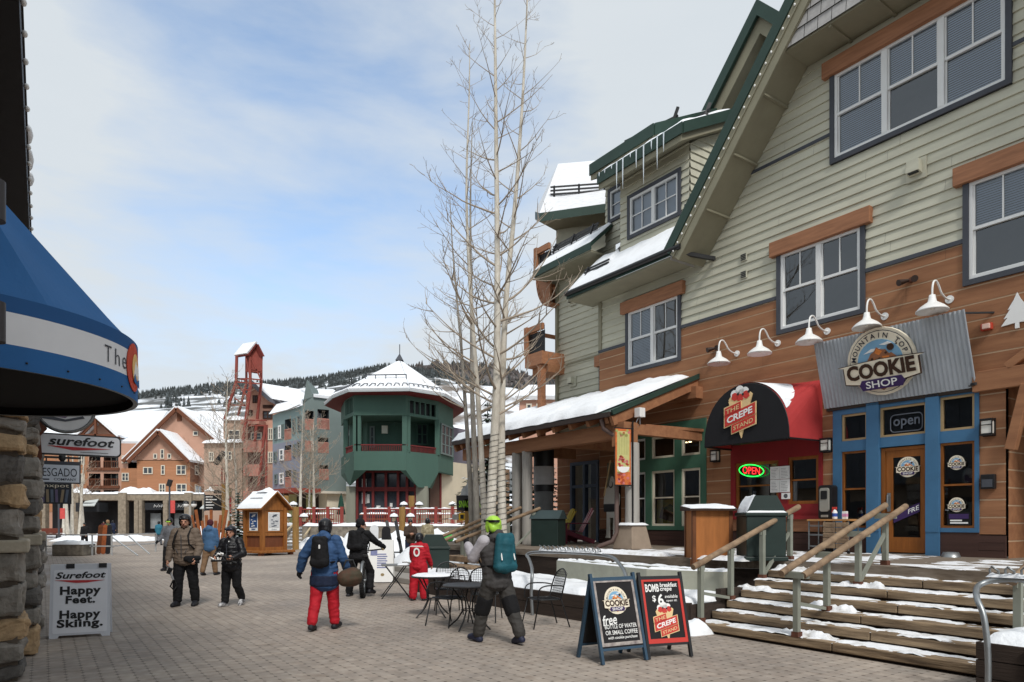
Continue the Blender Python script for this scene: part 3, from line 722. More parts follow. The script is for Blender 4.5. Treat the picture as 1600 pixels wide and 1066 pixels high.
# --- porch roof
w = MB()
e0, e1 = (-12.6, -3.0, 4.22), (-5.15, -3.0, 4.22); r1, r0 = (-5.15, 0, 5.42), (-12.6, 0.6, 5.62)
w.slab(e0, e1, r1, r0, .08, 0)
w.bar((-12.6, -3.04, 4.16), (-5.2, -3.04, 4.16), .1, .11, 2)          # gutter
w.bar((-5.13, -3.05, 4.19), (-5.13, 0, 5.41), .05, .12, 0); w.bar((-5.2, -3.0, 4.0), (-5.2, 0, 5.22), .1, .22, 1); w.bar((-12.56, -3, 4.02), (-12.56, .6, 5.42), .1, .26, 1)
w.box(-12.5, -5.2, -2.75, -2.5, 3.62, 3.98, 1); w.box(-12.5, -5.0, -.3, -.02, 4.8, 5.1, 1)
for k in range(11): x = -12.2 + .68 * k; w.bar((x, -2.98, 4.04), (x, 0, 5.24), .12, .16, 1)
for x in (-10.2, -7.7): w.box(x - .12, x + .12, -2.5, 0, 3.64, 3.96, 1)
w.box(-5.35, -4.95, -2.85, -2.4, 3.42, 3.98, 1); w.bar((-5.1, -2.6, 3.84), (-5.1, -.02, 3.84), .2, .24, 1); w.bar((-5.1, -2.0, 3.96), (-4.98, -.02, 3.98), .07, .07, 1)
for k in range(20): t = k / 20; w.quad((-12.55, -2.95 + 2.95 * t, 4.12 + 1.2 * t), (-5.25, -2.95 + 2.95 * t, 4.12 + 1.2 * t), (-5.25, -2.95 + 2.95 * (t + .05) - .01, 4.12 + 1.2 * (t + .05) - .01), (-12.55, -2.95 + 2.95 * (t + .05) - .01, 4.12 + 1.2 * (t + .05) - .01), 1)
w.build('porch_roof', [M_greenrake, M_plank, mat('brown_gutter', (58, 48, 44), .6, .1, 4)], bld)
w = MB(); w.snow((-12.6, -3.1, 4.24), (-5.75, -3.02, 4.25), (-5.3, -.2, 5.4), (-12.6, .3, 5.55), .17, 130, 18, amp=.42, fr=1.5, edge=.13, seed=2.2, ragged=.04)
w.build('snow', M_snow, bld)
w = MB()
def drum(cx, cy, z0, z1, r, wob=.012):
    n = 10; pts = []; k = int((z1 - z0) / .25) + 1
    w.tube([(cx + wob * vn(cx * 9, i * .6), cy, z0 + (z1 - z0) * i / k) for i in range(k + 1)], [r * (1 + .04 * vn(cx, i * .9 + 4)) for i in range(k + 1)], 14)
drum(-5.03, -2.5, 1.5, 3.5, .17); w.build('porch_column', M_greylog, bld)
for x, y in ((-9.6, -2.62), (-9.1, -2.62)):
    w = MB(); drum(x, y, 1.0, 3.64, .15); w.build('porch_column', M_greylog, bld)
w = MB()
P0 = [(-.33, -.33), (.33, -.33), (.33, .33), (-.33, .33)]; P1 = [(-.23, -.23), (.23, -.23), (.23, .23), (-.23, .23)]
w.hexa([(-5.03 + a, -2.5 + b, 1.0) for a, b in P0] + [(-5.03 + a, -2.5 + b, 1.56) for a, b in P1]); w.build('column_base', M_tanconc, bld, bevel=.02)
w = MB(); w.snow((-5.3, -2.78, 1.57), (-4.76, -2.78, 1.57), (-4.76, -2.22, 1.57), (-5.3, -2.22, 1.57), .05, 10, 8); w.build('snow', M_snow, bld)
w = MB(); w.tube([(-5.55, -3.0, 4.08), (-5.5, -2.98, 3.86), (-5.28, -2.78, 3.66), (-5.26, -2.78, 3.45), (-5.26, -2.78, 1.4), (-5.28, -2.9, 1.18), (-5.5, -3.12, 1.06), (-5.55, -3.15, 1.0)], .055, 10); w.build('downspout', mat('brown_downspout', (96, 78, 72), .55, .1, 4), bld)
# wing entrance under the porch: blue-grey glazed door, bays
w = MB(); w.box(-11.0, -10.9, .5, .66, 1.0, 3.6); w.box(-9.7, -9.6, .5, .66, 1.0, 3.6); w.box(-10.9, -9.7, .5, .66, 3.5, 3.6); w.box(-10.35, -10.25, .5, .66, 1, 3.5); w.box(-10.9, -9.7, .52, .64, 2.75, 2.85)
o = w.build('porch_door', mat('dusty_blue_frame', (86, 100, 120), .6, .08, 4), bld)
w = MB(); w.quad((-10.9, .58, 1), (-9.7, .58, 1), (-9.7, .58, 3.5), (-10.9, .58, 3.5)); w.build('pane', M_glass, o)
w = MB(); w.box(-11.2, -9.3, 1.6, 1.7, 1, 3.8); w.build('room_wall', M_room, bld)
# --- green shopfront
def lite(x0, x1, z0, z1, fm, t=.06, rail=None, name='window', y=0.0, gm=None):
    f = MB(); f.box(x0, x0 + t, y - .03, y + .05, z0, z1); f.box(x1 - t, x1, y - .03, y + .05, z0, z1); f.box(x0 + t, x1 - t, y - .03, y + .05, z1 - t, z1); f.box(x0 + t, x1 - t, y - .03, y + .05, z0, z0 + t)
    if rail: f.box(x0 + t, x1 - t, y - .02, y + .03, rail - .018, rail + .018)
    o = f.build(name, fm, bld); g = MB(); g.quad((x0 + t, y + .01, z0 + t), (x1 - t, y + .01, z0 + t), (x1 - t, y + .01, z1 - t), (x0 + t, y + .01, z1 - t)); g.build('pane', gm or M_glassd, o); return o
def frontage(x0, x1, z0, z1, holes, m, y0=-.06, name='shopfront'):
    mb = MB(); xs = sorted({x0, x1} | {q for h in holes for q in h[:2]}); zs = sorted({z0, z1} | {q for h in holes for q in h[2:]})
    for zr in zip(zs, zs[1:]):
        run = None
        for xr in list(zip(xs, xs[1:])) + [(None, None)]:
            solid = xr[0] is not None and not any(h[0] <= xr[0] + 1e-6 and h[1] >= xr[1] - 1e-6 and h[2] <= zr[0] + 1e-6 and h[3] >= zr[1] - 1e-6 for h in holes)
            if solid: run = (run[0], xr[1]) if run else xr
            elif run: mb.box(run[0], run[1], y0, .06, zr[0], zr[1]); run = None
    return mb.build(name, m, bld)
frontage(-7.8, -4.88, 1.42, 4.3, GW, M_green)
for q in GW: lite(*q, M_cream if q[0] > -7 else M_whitep, rail=2.3 if q[2] < 2 else None)
w = MB(); w.box(-6.72, -5.98, .1, .13, 1.58, 2.25, 0); w.pxz([(-6.6, 1.75), (-6.5, 2.05), (-6.0, 1.8), (-6.0, 1.62), (-6.3, 1.68)], .07, .1, 1); w.pxz([(-6.45, 2.0), (-6.2, 2.12), (-6.0, 1.98), (-6.1, 1.9)], .05, .1, 2)
w.build('window_poster', [mat('yellow_poster', (220, 178, 20), .6, .25, 6, rgb2=(150, 160, 40)), mat('poster_brown', (96, 52, 30), .6, .2, 9), mat('poster_green', (70, 104, 30), .6, .2, 9)], bld)
w = MB()
for x, z in ((-6.2, 3.72), (-5.3, 3.66), (-6.05, 3.72), (-7.4, 3.7)): w.ell((x, .7, z + .12), (.05, .05, .015), 10, 5)
w.build('ceiling_lamp', mat('warm_lamp', (255, 222, 170), .5, 0, 1, emit=5.0), bld)
# --- red shopfront
frontage(-4.12, -1.73, 1.76, 3.5, [(-3.98, -2.8, 1.98, 3.06), (-2.56, -1.82, 2.04, 3.1)], M_red, name='takeaway_front')
w = MB(); w.box(-4.16, -1.69, -.16, -.02, 1.70, 1.78); w.build('counter_sill', M_red, bld)
w = MB(); w.box(-4.1, -1.73, -.07, -.04, 1.43, 1.7); w.build('apron_board', M_lintel, bld)
lite(-3.98, -2.8, 1.98, 3.06, M_varnish, .07, rail=2.5); lite(-2.56, -1.82, 2.04, 3.1, M_varnish, .07, rail=2.58)
w = MB(); w.box(-2.48, -2.38, .02, .05, 2.1, 2.56); w.build('sliding_frame', M_whitep, bld)
# --- blue shopfront
frontage(-1.49, 1.27, 1.45, 4.06, BW + [(-.5, .38, 1.45, 3.14)], M_blue)
w = MB(); w.box(-.76 + .002, -.498, -.09, .06, 1.0, 1.45); w.box(.378, .62, -.09, .06, 1.0, 1.45); w.box(-.756, -.5, -.1, -.06, 1.45, 4.06); w.box(.38, .616, -.1, -.06, 1.45, 4.06); w.box(-1.48, -1.3, -.055, .06, 1.0, 1.45)
w.build('pilaster', M_blue, bld)
w = MB(); w.box(.62, 1.27, -.045, 0, 1.0, 1.45); w.box(-1.3, -.76, -.045, 0, 1.0, 1.52); w.build('plinth', M_plinth, bld)
for q in BW: lite(*q, M_varnish if q[2] < 3 else mat('tan_wood_frame', (178, 150, 110), .6, .1, 4), .045, rail=2.33 if q[2] < 3 else None)
# shop door
d = MB(); x0, x1, z0, z1 = -.49, .37, 1.04, 3.12
d.box(x0, x0 + .08, -.02, .06, z0, z1); d.box(x1 - .02, x1, -.02, .06, z0, z1); d.box(x0 + .08, x1 - .02, -.02, .06, z1 - .06, z1)
d.box(x0 + .09, x0 + .22, 0, .05, z0, z1 - .06); d.box(x1 - .12, x1 - .03, 0, .05, z0, z1 - .06); d.box(x0 + .22, x1 - .12, 0, .05, z1 - .2, z1 - .06); d.box(x0 + .22, x1 - .12, 0, .05, z0, z0 + .3)
door = d.build('shop_door', M_varnish, bld)
d = MB(); d.quad((x0 + .22, .02, z0 + .3), (x1 - .12, .02, z0 + .3), (x1 - .12, .02, z1 - .2), (x0 + .22, .02, z1 - .2)); d.build('pane', M_glassd, door)
d = MB(); d.tube([(x0 + .15, -.07, 1.9), (x0 + .15, -.08, 2.0), (x0 + .15, -.07, 2.18)], .016, 8); d.box(x0 + .12, x0 + .18, -.02, 0, 1.85, 2.22); d.tube([(x0 + .15, -.07, 1.92), (x0 + .15, 0, 1.92)], .012, 6); d.tube([(x0 + .15, -.07, 2.15), (x0 + .15, 0, 2.15)], .012, 6)
d.build('handle', M_galv, door)
d = MB(); cookie_emblem(d, .02, 2.72, .2, -.01, dy=.0015, th=.004, dark=False); d.build('sticker', EMB, door)
d = MB(); d.pxz([(-.25, 1.62), (.24, 1.84), (.24, 2.02), (-.25, 1.80)], -.012, -.004, 0); text(d, 'FRE', .13, 1.885, .2, .09, -.016, 1, slope=.45); d.build('sticker', [M_purple, M_whitep], door)
for z in (2.74, 1.96):
    d = MB(); cookie_emblem(d, .9, z, .135, -.04, dy=.0015, th=.004, dark=False); d.build('sticker', EMB, bld)
d = MB(); d.box(.74, 1.14, -.04, -.02, 1.58, 1.82, 0); d.box(.77, 1.1, -.043, -.04, 1.70, 1.79, 1); [d.box(.79, .79 + l, -.0425, -.04, z, z + .028, 2) for l, z in ((.2, 1.655), (.3, 1.61))]; d.build('notice', [M_blackcloth, M_purple, M_whitep], bld)
d = MB()
for px, s in ((-.2, 'open'),):
    text(d, 'open', -.0, 3.58, .5, .2, -.02, 0, bold=.03)
d.tube([(a, -.03, b) for a, b in rrect(-.3, .3, 3.42, 3.76, .08)] + [(.3, -.03, 3.68)], .011, 6, 0); d.build('unlit_neon', mat('unlit_tube', (96, 102, 112), .3, .05, 5), bld)
# ================================================================== things on and in front of the shop
def fthing(name, label, cat, x, y, z, rz=0.0, group=None): return thing(name, label, cat, fw(x, y, z), RZ + rz, group)
# gooseneck lamps
def gooseneck():
    t = fthing('gooseneck_lamp', '', 'wall lamp', 0, 0, 0, 0, 'white gooseneck lamps along the cedar wall')
    m = MB(); m.tube([(0, .0, 0), (0, -.05, 0)], .075, 14); m.build('wall_plate', M_whitemetal, t)
    m = MB(); P = [(0, -.03, 0), (0, -.2, .0), (0, -.36, .06), (0, -.46, .17), (0, -.56, .24), (0, -.66, .21), (0, -.71, .1), (0, -.72, -.06)]
    Q = []
    for i in range(len(P) - 1):
        for k in range(4):
            u = k / 4; p0 = Vector(P[max(i - 1, 0)]); p1 = Vector(P[i]); p2 = Vector(P[i + 1]); p3 = Vector(P[min(i + 2, len(P) - 1)])
            Q.append(.5 * (2 * p1 + (p2 - p0) * u + (2 * p0 - 5 * p1 + 4 * p2 - p3) * u * u + (3 * p1 - p0 - 3 * p2 + p3) * u ** 3))
    m.tube(Q + [Vector(P[-1])], .018, 8); m.build('arm', M_whitemetal, t)
    m = MB(); m.lathe([(.0, -.04), (.05, -.045), (.06, -.1), (.075, -.17), (.12, -.2), (.2, -.255), (.265, -.32), (.27, -.345), (.255, -.34), (.19, -.275), (.05, -.19), (0, -.19)], (0, -.72, 0), 22); m.build('shade', M_whitemetal, t)
    m = MB(); m.ell((0, -.72, -.25), (.05, .05, .07), 10, 8); m.build('bulb', mat('frosted_bulb', (225, 222, 210), .4, .02, 4), t)
    return t
gl = gooseneck()
LB = ['white gooseneck lamp over the gap between green front and arched awning, farthest of the five', 'white gooseneck lamp directly above the black arched awning', 'white gooseneck lamp between the red awning and the corrugated sign',
      'white gooseneck lamp over the left half of the corrugated cookie sign', 'white gooseneck lamp over the right half of the corrugated cookie sign']
for i, (x, z) in enumerate(((-3.95, 5.74), (-2.83, 5.75), (-1.63, 5.75), (-.41, 5.77), (.78, 5.79))):
    if i == 0: gl.location = fw(x, 0, z); gl['label'] = LB[0]
    else: dup(gl, fw(x, 0, z), RZ, LB[i])
# arched awning
t = fthing('arched_awning', 'arched takeaway awning with black front, red canvas sides and patch of snow', 'awning', -2.92, 0, 3.4)
hw = 1.1; yf = -1.12; n = 24
arc = [(-hw * math.cos(math.pi * i / n), 1.3 * math.sin(math.pi * i / n) ** .86) for i in range(n + 1)]
m = MB(); m.poly([(x, yf - .03, z) for x, z in arc]); m.pxz([(a * .985, b * .985) for a, b in arc], yf - .025, yf - .01); m.build('front_panel', M_blackcanvas, t)
m = MB(); BL, BR = Vector((-1.18, -.01, 0)), Vector((1.18, -.01, 0)); TL, TR = Vector((-1.18, -.01, 1.34)), Vector((1.18, -.01, 1.34)); TM = Vector((0, -.01, 1.36))
for i in range(n):
    a0, a1 = arc[i], arc[i + 1]; A = Vector((a0[0], yf, a0[1])); B = Vector((a1[0], yf, a1[1]))
    def back(k):
        u = max(0.0, min(1.0, (k / n - .12) / .76)); return TL + (TR - TL) * u + Vector((0, 0, .02 * math.sin(math.pi * u)))
    p, q = back(i), back(i + 1)
    m.add([A, B, q, p], [(0, 1, 2, 3)] if (p - q).length > 1e-4 else [(0, 1, 2)])
m.poly([Vector((-hw, yf, 0)), TL, BL]); m.poly([Vector((hw, yf, 0)), BR, TR])
m.build('canvas', M_redcanvas, t)
m = MB(); m.tube([(x, yf - .01, z) for x, z in arc], .014, 6); m.bar((-hw, yf, .0), (hw, yf, 0), .03); m.bar((hw, yf, 0), (1.18, 0, 0), .03); m.bar((-hw, yf, 0), (-1.18, 0, 0), .03); m.bar((-.5, -.9, .02), (.9, -.9, .02), .05)
m.build('frame', M_black, t)
m = MB(); crepe_emblem(m, -.08, .68, .5, yf - .06, dy=.008, th=.03); m.build('emblem', CRP, t)
m = MB()
R0 = [.42 + .03 * k for k in range(16)]
for a, b in zip(R0, R0[1:]):
    def pt(k, s): 
        x, z = -hw * math.cos(math.pi * k), 1.3 * math.sin(math.pi * k) ** .86
        u = max(0.0, min(1.0, (k - .12) / .76)); bk = TL + (TR - TL) * u; return Vector((x, yf, z)) * (1 - s) + bk * s + Vector((0, 0, .035))
    s0 = .05; f0 = .1 + .55 * max(0.0, math.sin((a - .42) / .45 * math.pi)) ** .7 + .06 * vn(a * 20); f1 = .1 + .55 * max(0.0, math.sin((b - .42) / .45 * math.pi)) ** .7 + .06 * vn(b * 20)
    m.quad(pt(a, .02), pt(b, .02), pt(b, f1), pt(a, f0))
m.build('snow', M_snow, t)
# neon open sign and menus in the takeaway window
t = fthing('neon_open_sign', 'lit neon sign reading OPEN in red inside a green oval', 'neon sign', -3.5, -.1, 2.86)
m = MB(); m.tube([(.34 * math.cos(a), 0, .14 * math.sin(a) - .12 * math.cos(a) * .3) for a in [2 * math.pi * i / 36 for i in range(37)]], .011, 6, caps=False); m.build('oval_tube', mat('green_neon', (40, 255, 90), .4, 0, 1, emit=1.4), t)
m = MB(); text(m, 'OPEN', 0, 0, .48, .17, 0, 0, bold=.0, slope=-.12); m.build('lettering', mat('red_neon', (255, 50, 50), .4, 0, 1, emit=1.5), t)
t = fthing('menu_board', 'white paper menus taped in rows between the takeaway windows', 'menu', -2.75, -.075, 2.3)
m = MB(); random.seed(4)
for i in range(2):
    for j in range(2):
        x = -.24 + .25 * i; z = .32 - .3 * j; m.box(x, x + .24, -.02, -.0, z, z + .29, 0)
        for k in range(7): m.box(x + .03, x + .03 + random.uniform(.1, .18), -.0215, -.02, z + .03 + .034 * k, z + .036 + .034 * k, 1)
m.box(.05, .26, -.02, 0, -.14, .0, 0); m.pxz(disc(.16, -.07, .05, .05), -.022, -.02, 1); m.build('paper', [M_whitep, mat('print_grey', (90, 90, 94), .7, .1, 5)], t)
# corrugated fascia with shop emblem
t = fthing('shop_sign', 'corrugated zinc fascia carrying the round mountain cookie shop emblem', 'shop sign', -.1, -.05, 4.07)
m = MB(); x0, x1 = -1.55, 1.36; nn = 148; top = Vector((0, -.48, 1.36))
fr = []; 
for i in range(nn + 1):
    x = x0 + (x1 - x0) * i / nn; fr.append((x, .02 * math.sin(2 * math.pi * i / 4.0)))
vs = [(x, -.06 + d, 0.0) for x, d in fr] + [(x * .985 - .01, -.06 + d - .42, 1.34) for x, d in fr] ; k = nn + 1
m.add(vs, [(i, i + 1, i + 1 + k, i + k) for i in range(nn)], 0, True)
m.build('corrugated_panel', M_corr, t)
m = MB(); m.box(x0 + .04, x1 - .04, -.05, .02, -.06, .0, 0); m.bar((x1 - .1, -.4, 1.3), (x1 + .25, .05, 1.3), .03, .03, 1); m.bar((x1 - .12, -.05, .05), (x1 + .02, -.16, .05), .04, .05, 1); m.bar((x0 + .1, -.42, 1.28), (x0 + .1, .03, 1.28), .03, .03, 1); m.build('bracket', [M_darkwood, M_black], t)
m = MB(); m.M = Matrix.Translation((-.19, -.36, .66)) @ Matrix.Rotation(math.atan2(.42, 1.34), 4, 'X')
cookie_emblem(m, 0, .06, .66, 0, dy=.02, th=.06); m.M = None; m.build('emblem', EMB, t)
# sconces, alarm horn, meter box, white tree, motion lights
def sconce(x, z, label):
    t = fthing('wall_lantern', label, 'wall lamp', x, -.03, z, 0, 'boxy lanterns on the shop wall')
    m = MB(); m.box(-.1, .1, -.02, 0, -.16, .16); m.box(-.1, .1, -.16, -.02, .12, .15); m.box(-.1, .1, -.16, -.02, -.15, -.12)
    for a in (-.1, .085): m.box(a, a + .015, -.16, -.145, -.12, .12)
    m.box(-.085, .085, -.16, -.15, .03, .045); m.build('cage', M_black, t)
    m = MB(); m.box(-.08, .08, -.14, -.03, -.11, .11); m.build('diffuser', mat('frosted_diffuser', (225, 222, 214), .4, .04, 4), t)
sconce(1.43, 3.33, 'boxy black-framed lantern to the right of the blue shopfront'); sconce(-1.62, 3.29, 'boxy black-framed lantern between the red takeaway and the blue shopfront'); sconce(-4.55, 3.29, 'boxy black-framed lantern between the green and red shopfronts')
t = fthing('alarm_horn', 'small red fire alarm horn beside the corrugated sign', 'alarm', 1.4, -.03, 5.13)
m = MB(); m.box(-.09, .09, -.07, 0, -.06, .06, 0); m.box(-.05, .07, -.12, -.07, -.045, .045, 1); m.build('horn', [mat('alarm_red', (190, 70, 50), .5, .08, 4), mat('alarm_lens', (226, 190, 176), .4, .05, 4)], t, bevel=.008)
t = fthing('meter_box', 'black wall box with a cover right of the blue window', 'wall box', 1.43, -.03, 2.36)
m = MB(); m.box(-.11, .11, -.1, 0, -.13, .13); m.build('case', M_black, t, bevel=.01); m = MB(); m.box(-.08, .08, -.12, -.1, -.1, .04); m.build('cover', M_slate, t)
t = fthing('tree_cutout', 'flat white fir-tree cutout fixed high on the cedar wall', 'wall ornament', 1.86, -.04, 5.0)
m = MB(); P = [(-.03, 0), (-.03, .1), (-.24, .08), (-.14, .22), (-.2, .2), (-.1, .36), (-.14, .35), (-.05, .5), (0, .62)]
m.pxz(P + [(-a, b) for a, b in P[::-1] if a], -.03, 0); m.build('cutout', M_whitep, t)
def spot(x, z, label):
    t = fthing('floodlight', label, 'floodlight', x, -.03, z, 0, 'small brown floodlights on the cedar wall')
    m = MB(); m.tube([(0, 0, 0), (0, -.04, 0)], .05, 10); m.build('mount', M_rust, t)
    for s in (-1, 1):
        m = MB(); m.tube([(s * .04, -.04, 0), (s * .12, -.14, -.03), (s * .15, -.2, -.05)], [.03, .055, .065], 10); m.build('lamp_head', mat('dark_bronze', (58, 44, 38), .5, .1, 5), t)
spot(.1, 6.35, 'twin brown floodlight between the two upper windows'); spot(-4.55, 6.0, 'small brown floodlight above the porch end')
def vent(x, z, y, label, s=.2):
    t = fthing('wall_vent', label, 'vent', x, y, z, 0, 'sage vents on the siding')
    m = MB(); m.box(-s * .9, s * .9, -.04, 0, -s, s, 0); m.hexa([(-s * .6, -.05, -s * .55), (s * .6, -.05, -s * .55), (s * .6, -.04, -s * .5), (-s * .6, -.04, -s * .5), (-s * .6, -.2, -s * .4), (s * .6, -.2, -s * .4), (s * .6, -.18, s * .7), (-s * .6, -.18, s * .7)], 0)
    m.box(-s * .55, s * .55, -.19, -.04, -s * .4, s * .7, 0); m.box(-s * .45, s * .45, -.185, -.06, -s * .5, -s * .4, 1); m.build('hood', [M_siding, M_black], t)
vent(.2, 8.45, -.03, 'hooded sage vent under the tall triple window'); vent(-10.9, 6.3, .57, 'sage vent on the side wing above the porch roof', .17); vent(-10.9, 9.0, .57, 'sage vent high on the side wing under the eave', .17)
for z, l in ((8.02, 'upper of two small square louvres on the siding'), (7.6, 'lower of two small square louvres on the siding')):
    t = fthing('wall_louvre', l, 'vent', -3.75, -.03, z, 0, 'small square louvres')
    m = MB(); m.box(-.09, .09, -.03, 0, -.09, .09, 0)
    for k in range(4): m.box(-.07, .07, -.045, -.03, -.07 + .04 * k, -.05 + .04 * k, 1)
    m.build('grille', [M_siding, M_black], t)
# ------------------------------------------------------------------ deck, stairs, planters
deck = thing('deck', 'raised timber boardwalk with dusting of snow in front of the shops', 'boardwalk', O3, RZ)
m = MB(); E_ = [(-12.5, -4.5), (-8.3, -4.55), (-5.5, -4.62), (-2.0, -4.6), (-1.0, -4.45), (-.3, -3.92), (5.2, -3.92)]
m.pxy([(a, b) for a, b in E_] + [(5.2, 3.3), (1.6, 3.3), (1.6, 0), (-8.9, 0), (-8.9, .6), (-12.5, .6)], .86, 1.0); m.build('deck_board', [mat('deck_timber', (96, 84, 72), .85, .3, 3, st=(.5, 6, 3), bump=.3, bsc=14, rgb2=(142, 130, 116))], deck)
m = MB()
for (a, b), (c, d) in zip(E_, E_[1:]):
    m.bar((a, b + .06, .45), (c, d + .06, .45), .06, .8)
m.build('skirt_board', M_darkwood, deck)
m = MB(); random.seed(5)
for x0, x1 in ((-5.5, -3.0), (-4.6, -2.2), (-1.5, -.4)): m.snow((x0, -4.58, 1.0), (x1, -4.55, 1.0), (x1, -4.1, 1.0), (x0, -4.2, 1.0), .06, 24, 6, amp=.9, fr=4, seed=x0)
dksnow = m
st = thing('staircase', 'wide weathered timber stairs with snow along each tread up to the shop deck', 'stairs', O3, RZ)
NST = 6; rise = 1.0 / 7; t0 = -5.9; tr = .335
for k in range(NST):
    z = rise * (k + 1); y = t0 + tr * k; xl = -.22 + .01 * k
    m = MB()
    for a, b in ((xl, 1.9 + .3 * (k % 2)), (1.912 + .3 * (k % 2), 5.6)): m.box(a, b, y, y + .36, z - .105, z)
    m.build('tread', M_step, st, bevel=.012)
m = MB()
for k in range(NST + 1): y = t0 + tr * k; m.box(-.15, 5.5, y + .07, y + .1, max(0, rise * k - .02), rise * (k + 1) - .1)
m.pyz([(t0 + .1, 0), (t0 + tr * 6 + .2, 0), (t0 + tr * 6 + .2, .88), (t0 + .1, .05)], -.14, -.1)
m.build('riser', M_darkwood, st)
def strew(m, x0, x1, y0, y1, z, t, bias, seed, step=.045, ny=9, fr=3.0):   # broken snow: islands where the noise is high, bare timber elsewhere
    nx = int((x1 - x0) / step); vs = []
    for j in range(ny + 1):
        for i in range(nx + 1):
            x = x0 + (x1 - x0) * i / nx; v = j / ny; y = y0 + (y1 - y0) * v
            q = vn(x * 1.1 + seed, seed * 1.7) * .5 + vn(x * fr + seed, y * fr * 1.6) * .55 + vn(x * fr * 3.3, y * fr * 4 + seed) * .35
            h = bias(x, v) + q; vs.append((x, y, z + max(-.008, min(t * min(h, .3) * 3 * (1 + .4 * q), t * 1.6))))
    w_ = nx + 1; m.add(vs, [(j * w_ + i, j * w_ + i + 1, (j + 1) * w_ + i + 1, (j + 1) * w_ + i) for j in range(ny) for i in range(nx)], 0, True)
strew(dksnow, -5.6, 5.1, -3.9, -.2, 1.001, .014, lambda x, v: -.2 + .25 * (1 - v), 4.2, .06, 40, 1.6)
dksnow.build('snow', M_snowdirty, deck)
m = MB()
for k in range(NST):
    z = rise * (k + 1); y = t0 + tr * k
    strew(m, -.2, 5.4, y + .004, y + .345, z, .022, lambda x, v: (-.30 + .5 * v) + (.30 if x < 1.5 else .12 if x < 3 else .0), k * 7.3 + 2)
for x, k in ((1.35, 0), (1.3, 2), (1.35, 4), (0.1, 5), (-.1, 3)):
    y = t0 + tr * k; z = rise * (k + 1); m.snow((x - .3, y + .1, z), (x + .45, y + .14, z), (x + .4, y + .34, z), (x - .3, y + .34, z), .07, 20, 10, amp=1.5, fr=7, edge=.2, seed=x)
m.build('snow', M_snowdirty, st)
def handrail(x, label, y0=-6.02, y1=-3.35, z0=.97, z1=1.9, posts=((-5.85, .14), (-5.15, .43), (-4.35, .72), (-3.6, 1.0)), r=.046, second=0.0):
    t = fthing('handrail', label, 'handrail', x, y0, 0, 0, 'log handrails on the wide stairs')
    s = (z1 - z0) / (y1 - y0); m = MB(); L_ = y1 - y0
    for ox in ((0,) if not second else (0, second)):
        k = 14; dy = .12 if ox else 0; m.tube([(ox + .008 * vn(i * .7, x), dy + L_ * i / k, z0 + s * L_ * i / k - (.02 if ox else 0)) for i in range(k + 1)], [r * (1 + .07 * vn(i * .8, x + 3)) for i in range(k + 1)], 12)
        if ox: pass
    m.build('rail', M_log, t)
    for i, (py, pz) in enumerate(posts):
        m = MB(); zz = z0 + s * (py - y0); ox = second / 2; m.box(ox - .035, ox + .035, py - y0 - .035, py - y0 + .035, pz, zz - .05, 0); m.box(ox - .05, ox + .05, py - y0 - .05, py - y0 + .05, pz, pz + .07, 1)
        m.box(ox - .012 - abs(second) / 2, ox + .012 + abs(second) / 2, py - y0 - .06, py - y0 + .08, zz - .12, zz - .04, 0)
        o = m.build('post', [M_railpost, M_rust], t)
    m = MB(); ox = second / 2
    for (a, za), (b, zb) in (((posts[0][0], .58), (posts[1][0], .46)), ((posts[2][0], .75), (posts[3][0], 1.48))):
        m.bar((ox + .0, a - y0, za), (ox, b - y0, zb), .045, .045)
    m.build('brace', M_railpost, t)
handrail(-.18, 'single log handrail along the left edge of the wide stairs')
handrail(1.28, 'doubled log handrail in the middle of the wide stairs', second=.24)
handrail(3.86, 'log handrail at the right edge of the photo behind the bike rack', y0=-6.0, y1=-3.2, z0=1.05, z1=2.0)
# retaining bed left of the stairs
bed = thing('retaining_planter', 'low dark timber planter bed covered in snow beside the cafe tables', 'planter', O3, RZ)
B = [(-7.9, -6.75), (-3.5, -6.76), (-2.0, -6.64), (-.3, -5.98)]
m = MB()
for (a, b), (c, d) in zip(B, B[1:]):
    for k, (z0, z1) in enumerate(((0, .205), (.215, .42))): m.bar((a, b + .05, (z0 + z1) / 2), (c, d + .05, (z0 + z1) / 2), .1, z1 - z0)
m.bar((-.3, -5.98, .2), (-.28, -4.6, .2), .1, .4); m.bar((-.3, -5.3, .45), (-.28, -4.4, .45), .1, .3); m.bar((-7.9, -6.75, .2), (-7.9, -4.6, .2), .1, .42)
m.build('timber_wall', M_darkwood, bed)
m = MB(); m.pxy([(a, b + .1) for a, b in B] + [(-.35, -4.5), (-7.9, -4.5)], .3, .38); m.build('soil', mat('bark_mulch', (74, 56, 46), .95, .4, 9, bump=.6, bsc=30), bed)
m = MB()
m.snow((-7.85, -6.72, .4), (-2.0, -6.6, .4), (-2.2, -5.25, .42), (-7.85, -5.1, .42), .12, 70, 16, amp=.5, fr=1.6, edge=.22, seed=1)
m.snow((-2.1, -6.58, .4), (-.3, -5.95, .4), (-.35, -4.9, .42), (-2.2, -5.25, .42), .11, 26, 12, amp=.5, edge=.2, seed=5)
m.build('snow', M_snow, bed)
m = MB(); m.snow((-.62, -6.35, 0), (.05, -6.3, 0), (.1, -5.85, 0), (-.5, -5.9, 0), .2, 18, 12, amp=.7, fr=4, edge=.22, seed=6); o = m.build('snow_pile', M_snow, None); o.matrix_world = FM.copy(); struct(o, 'stuff')
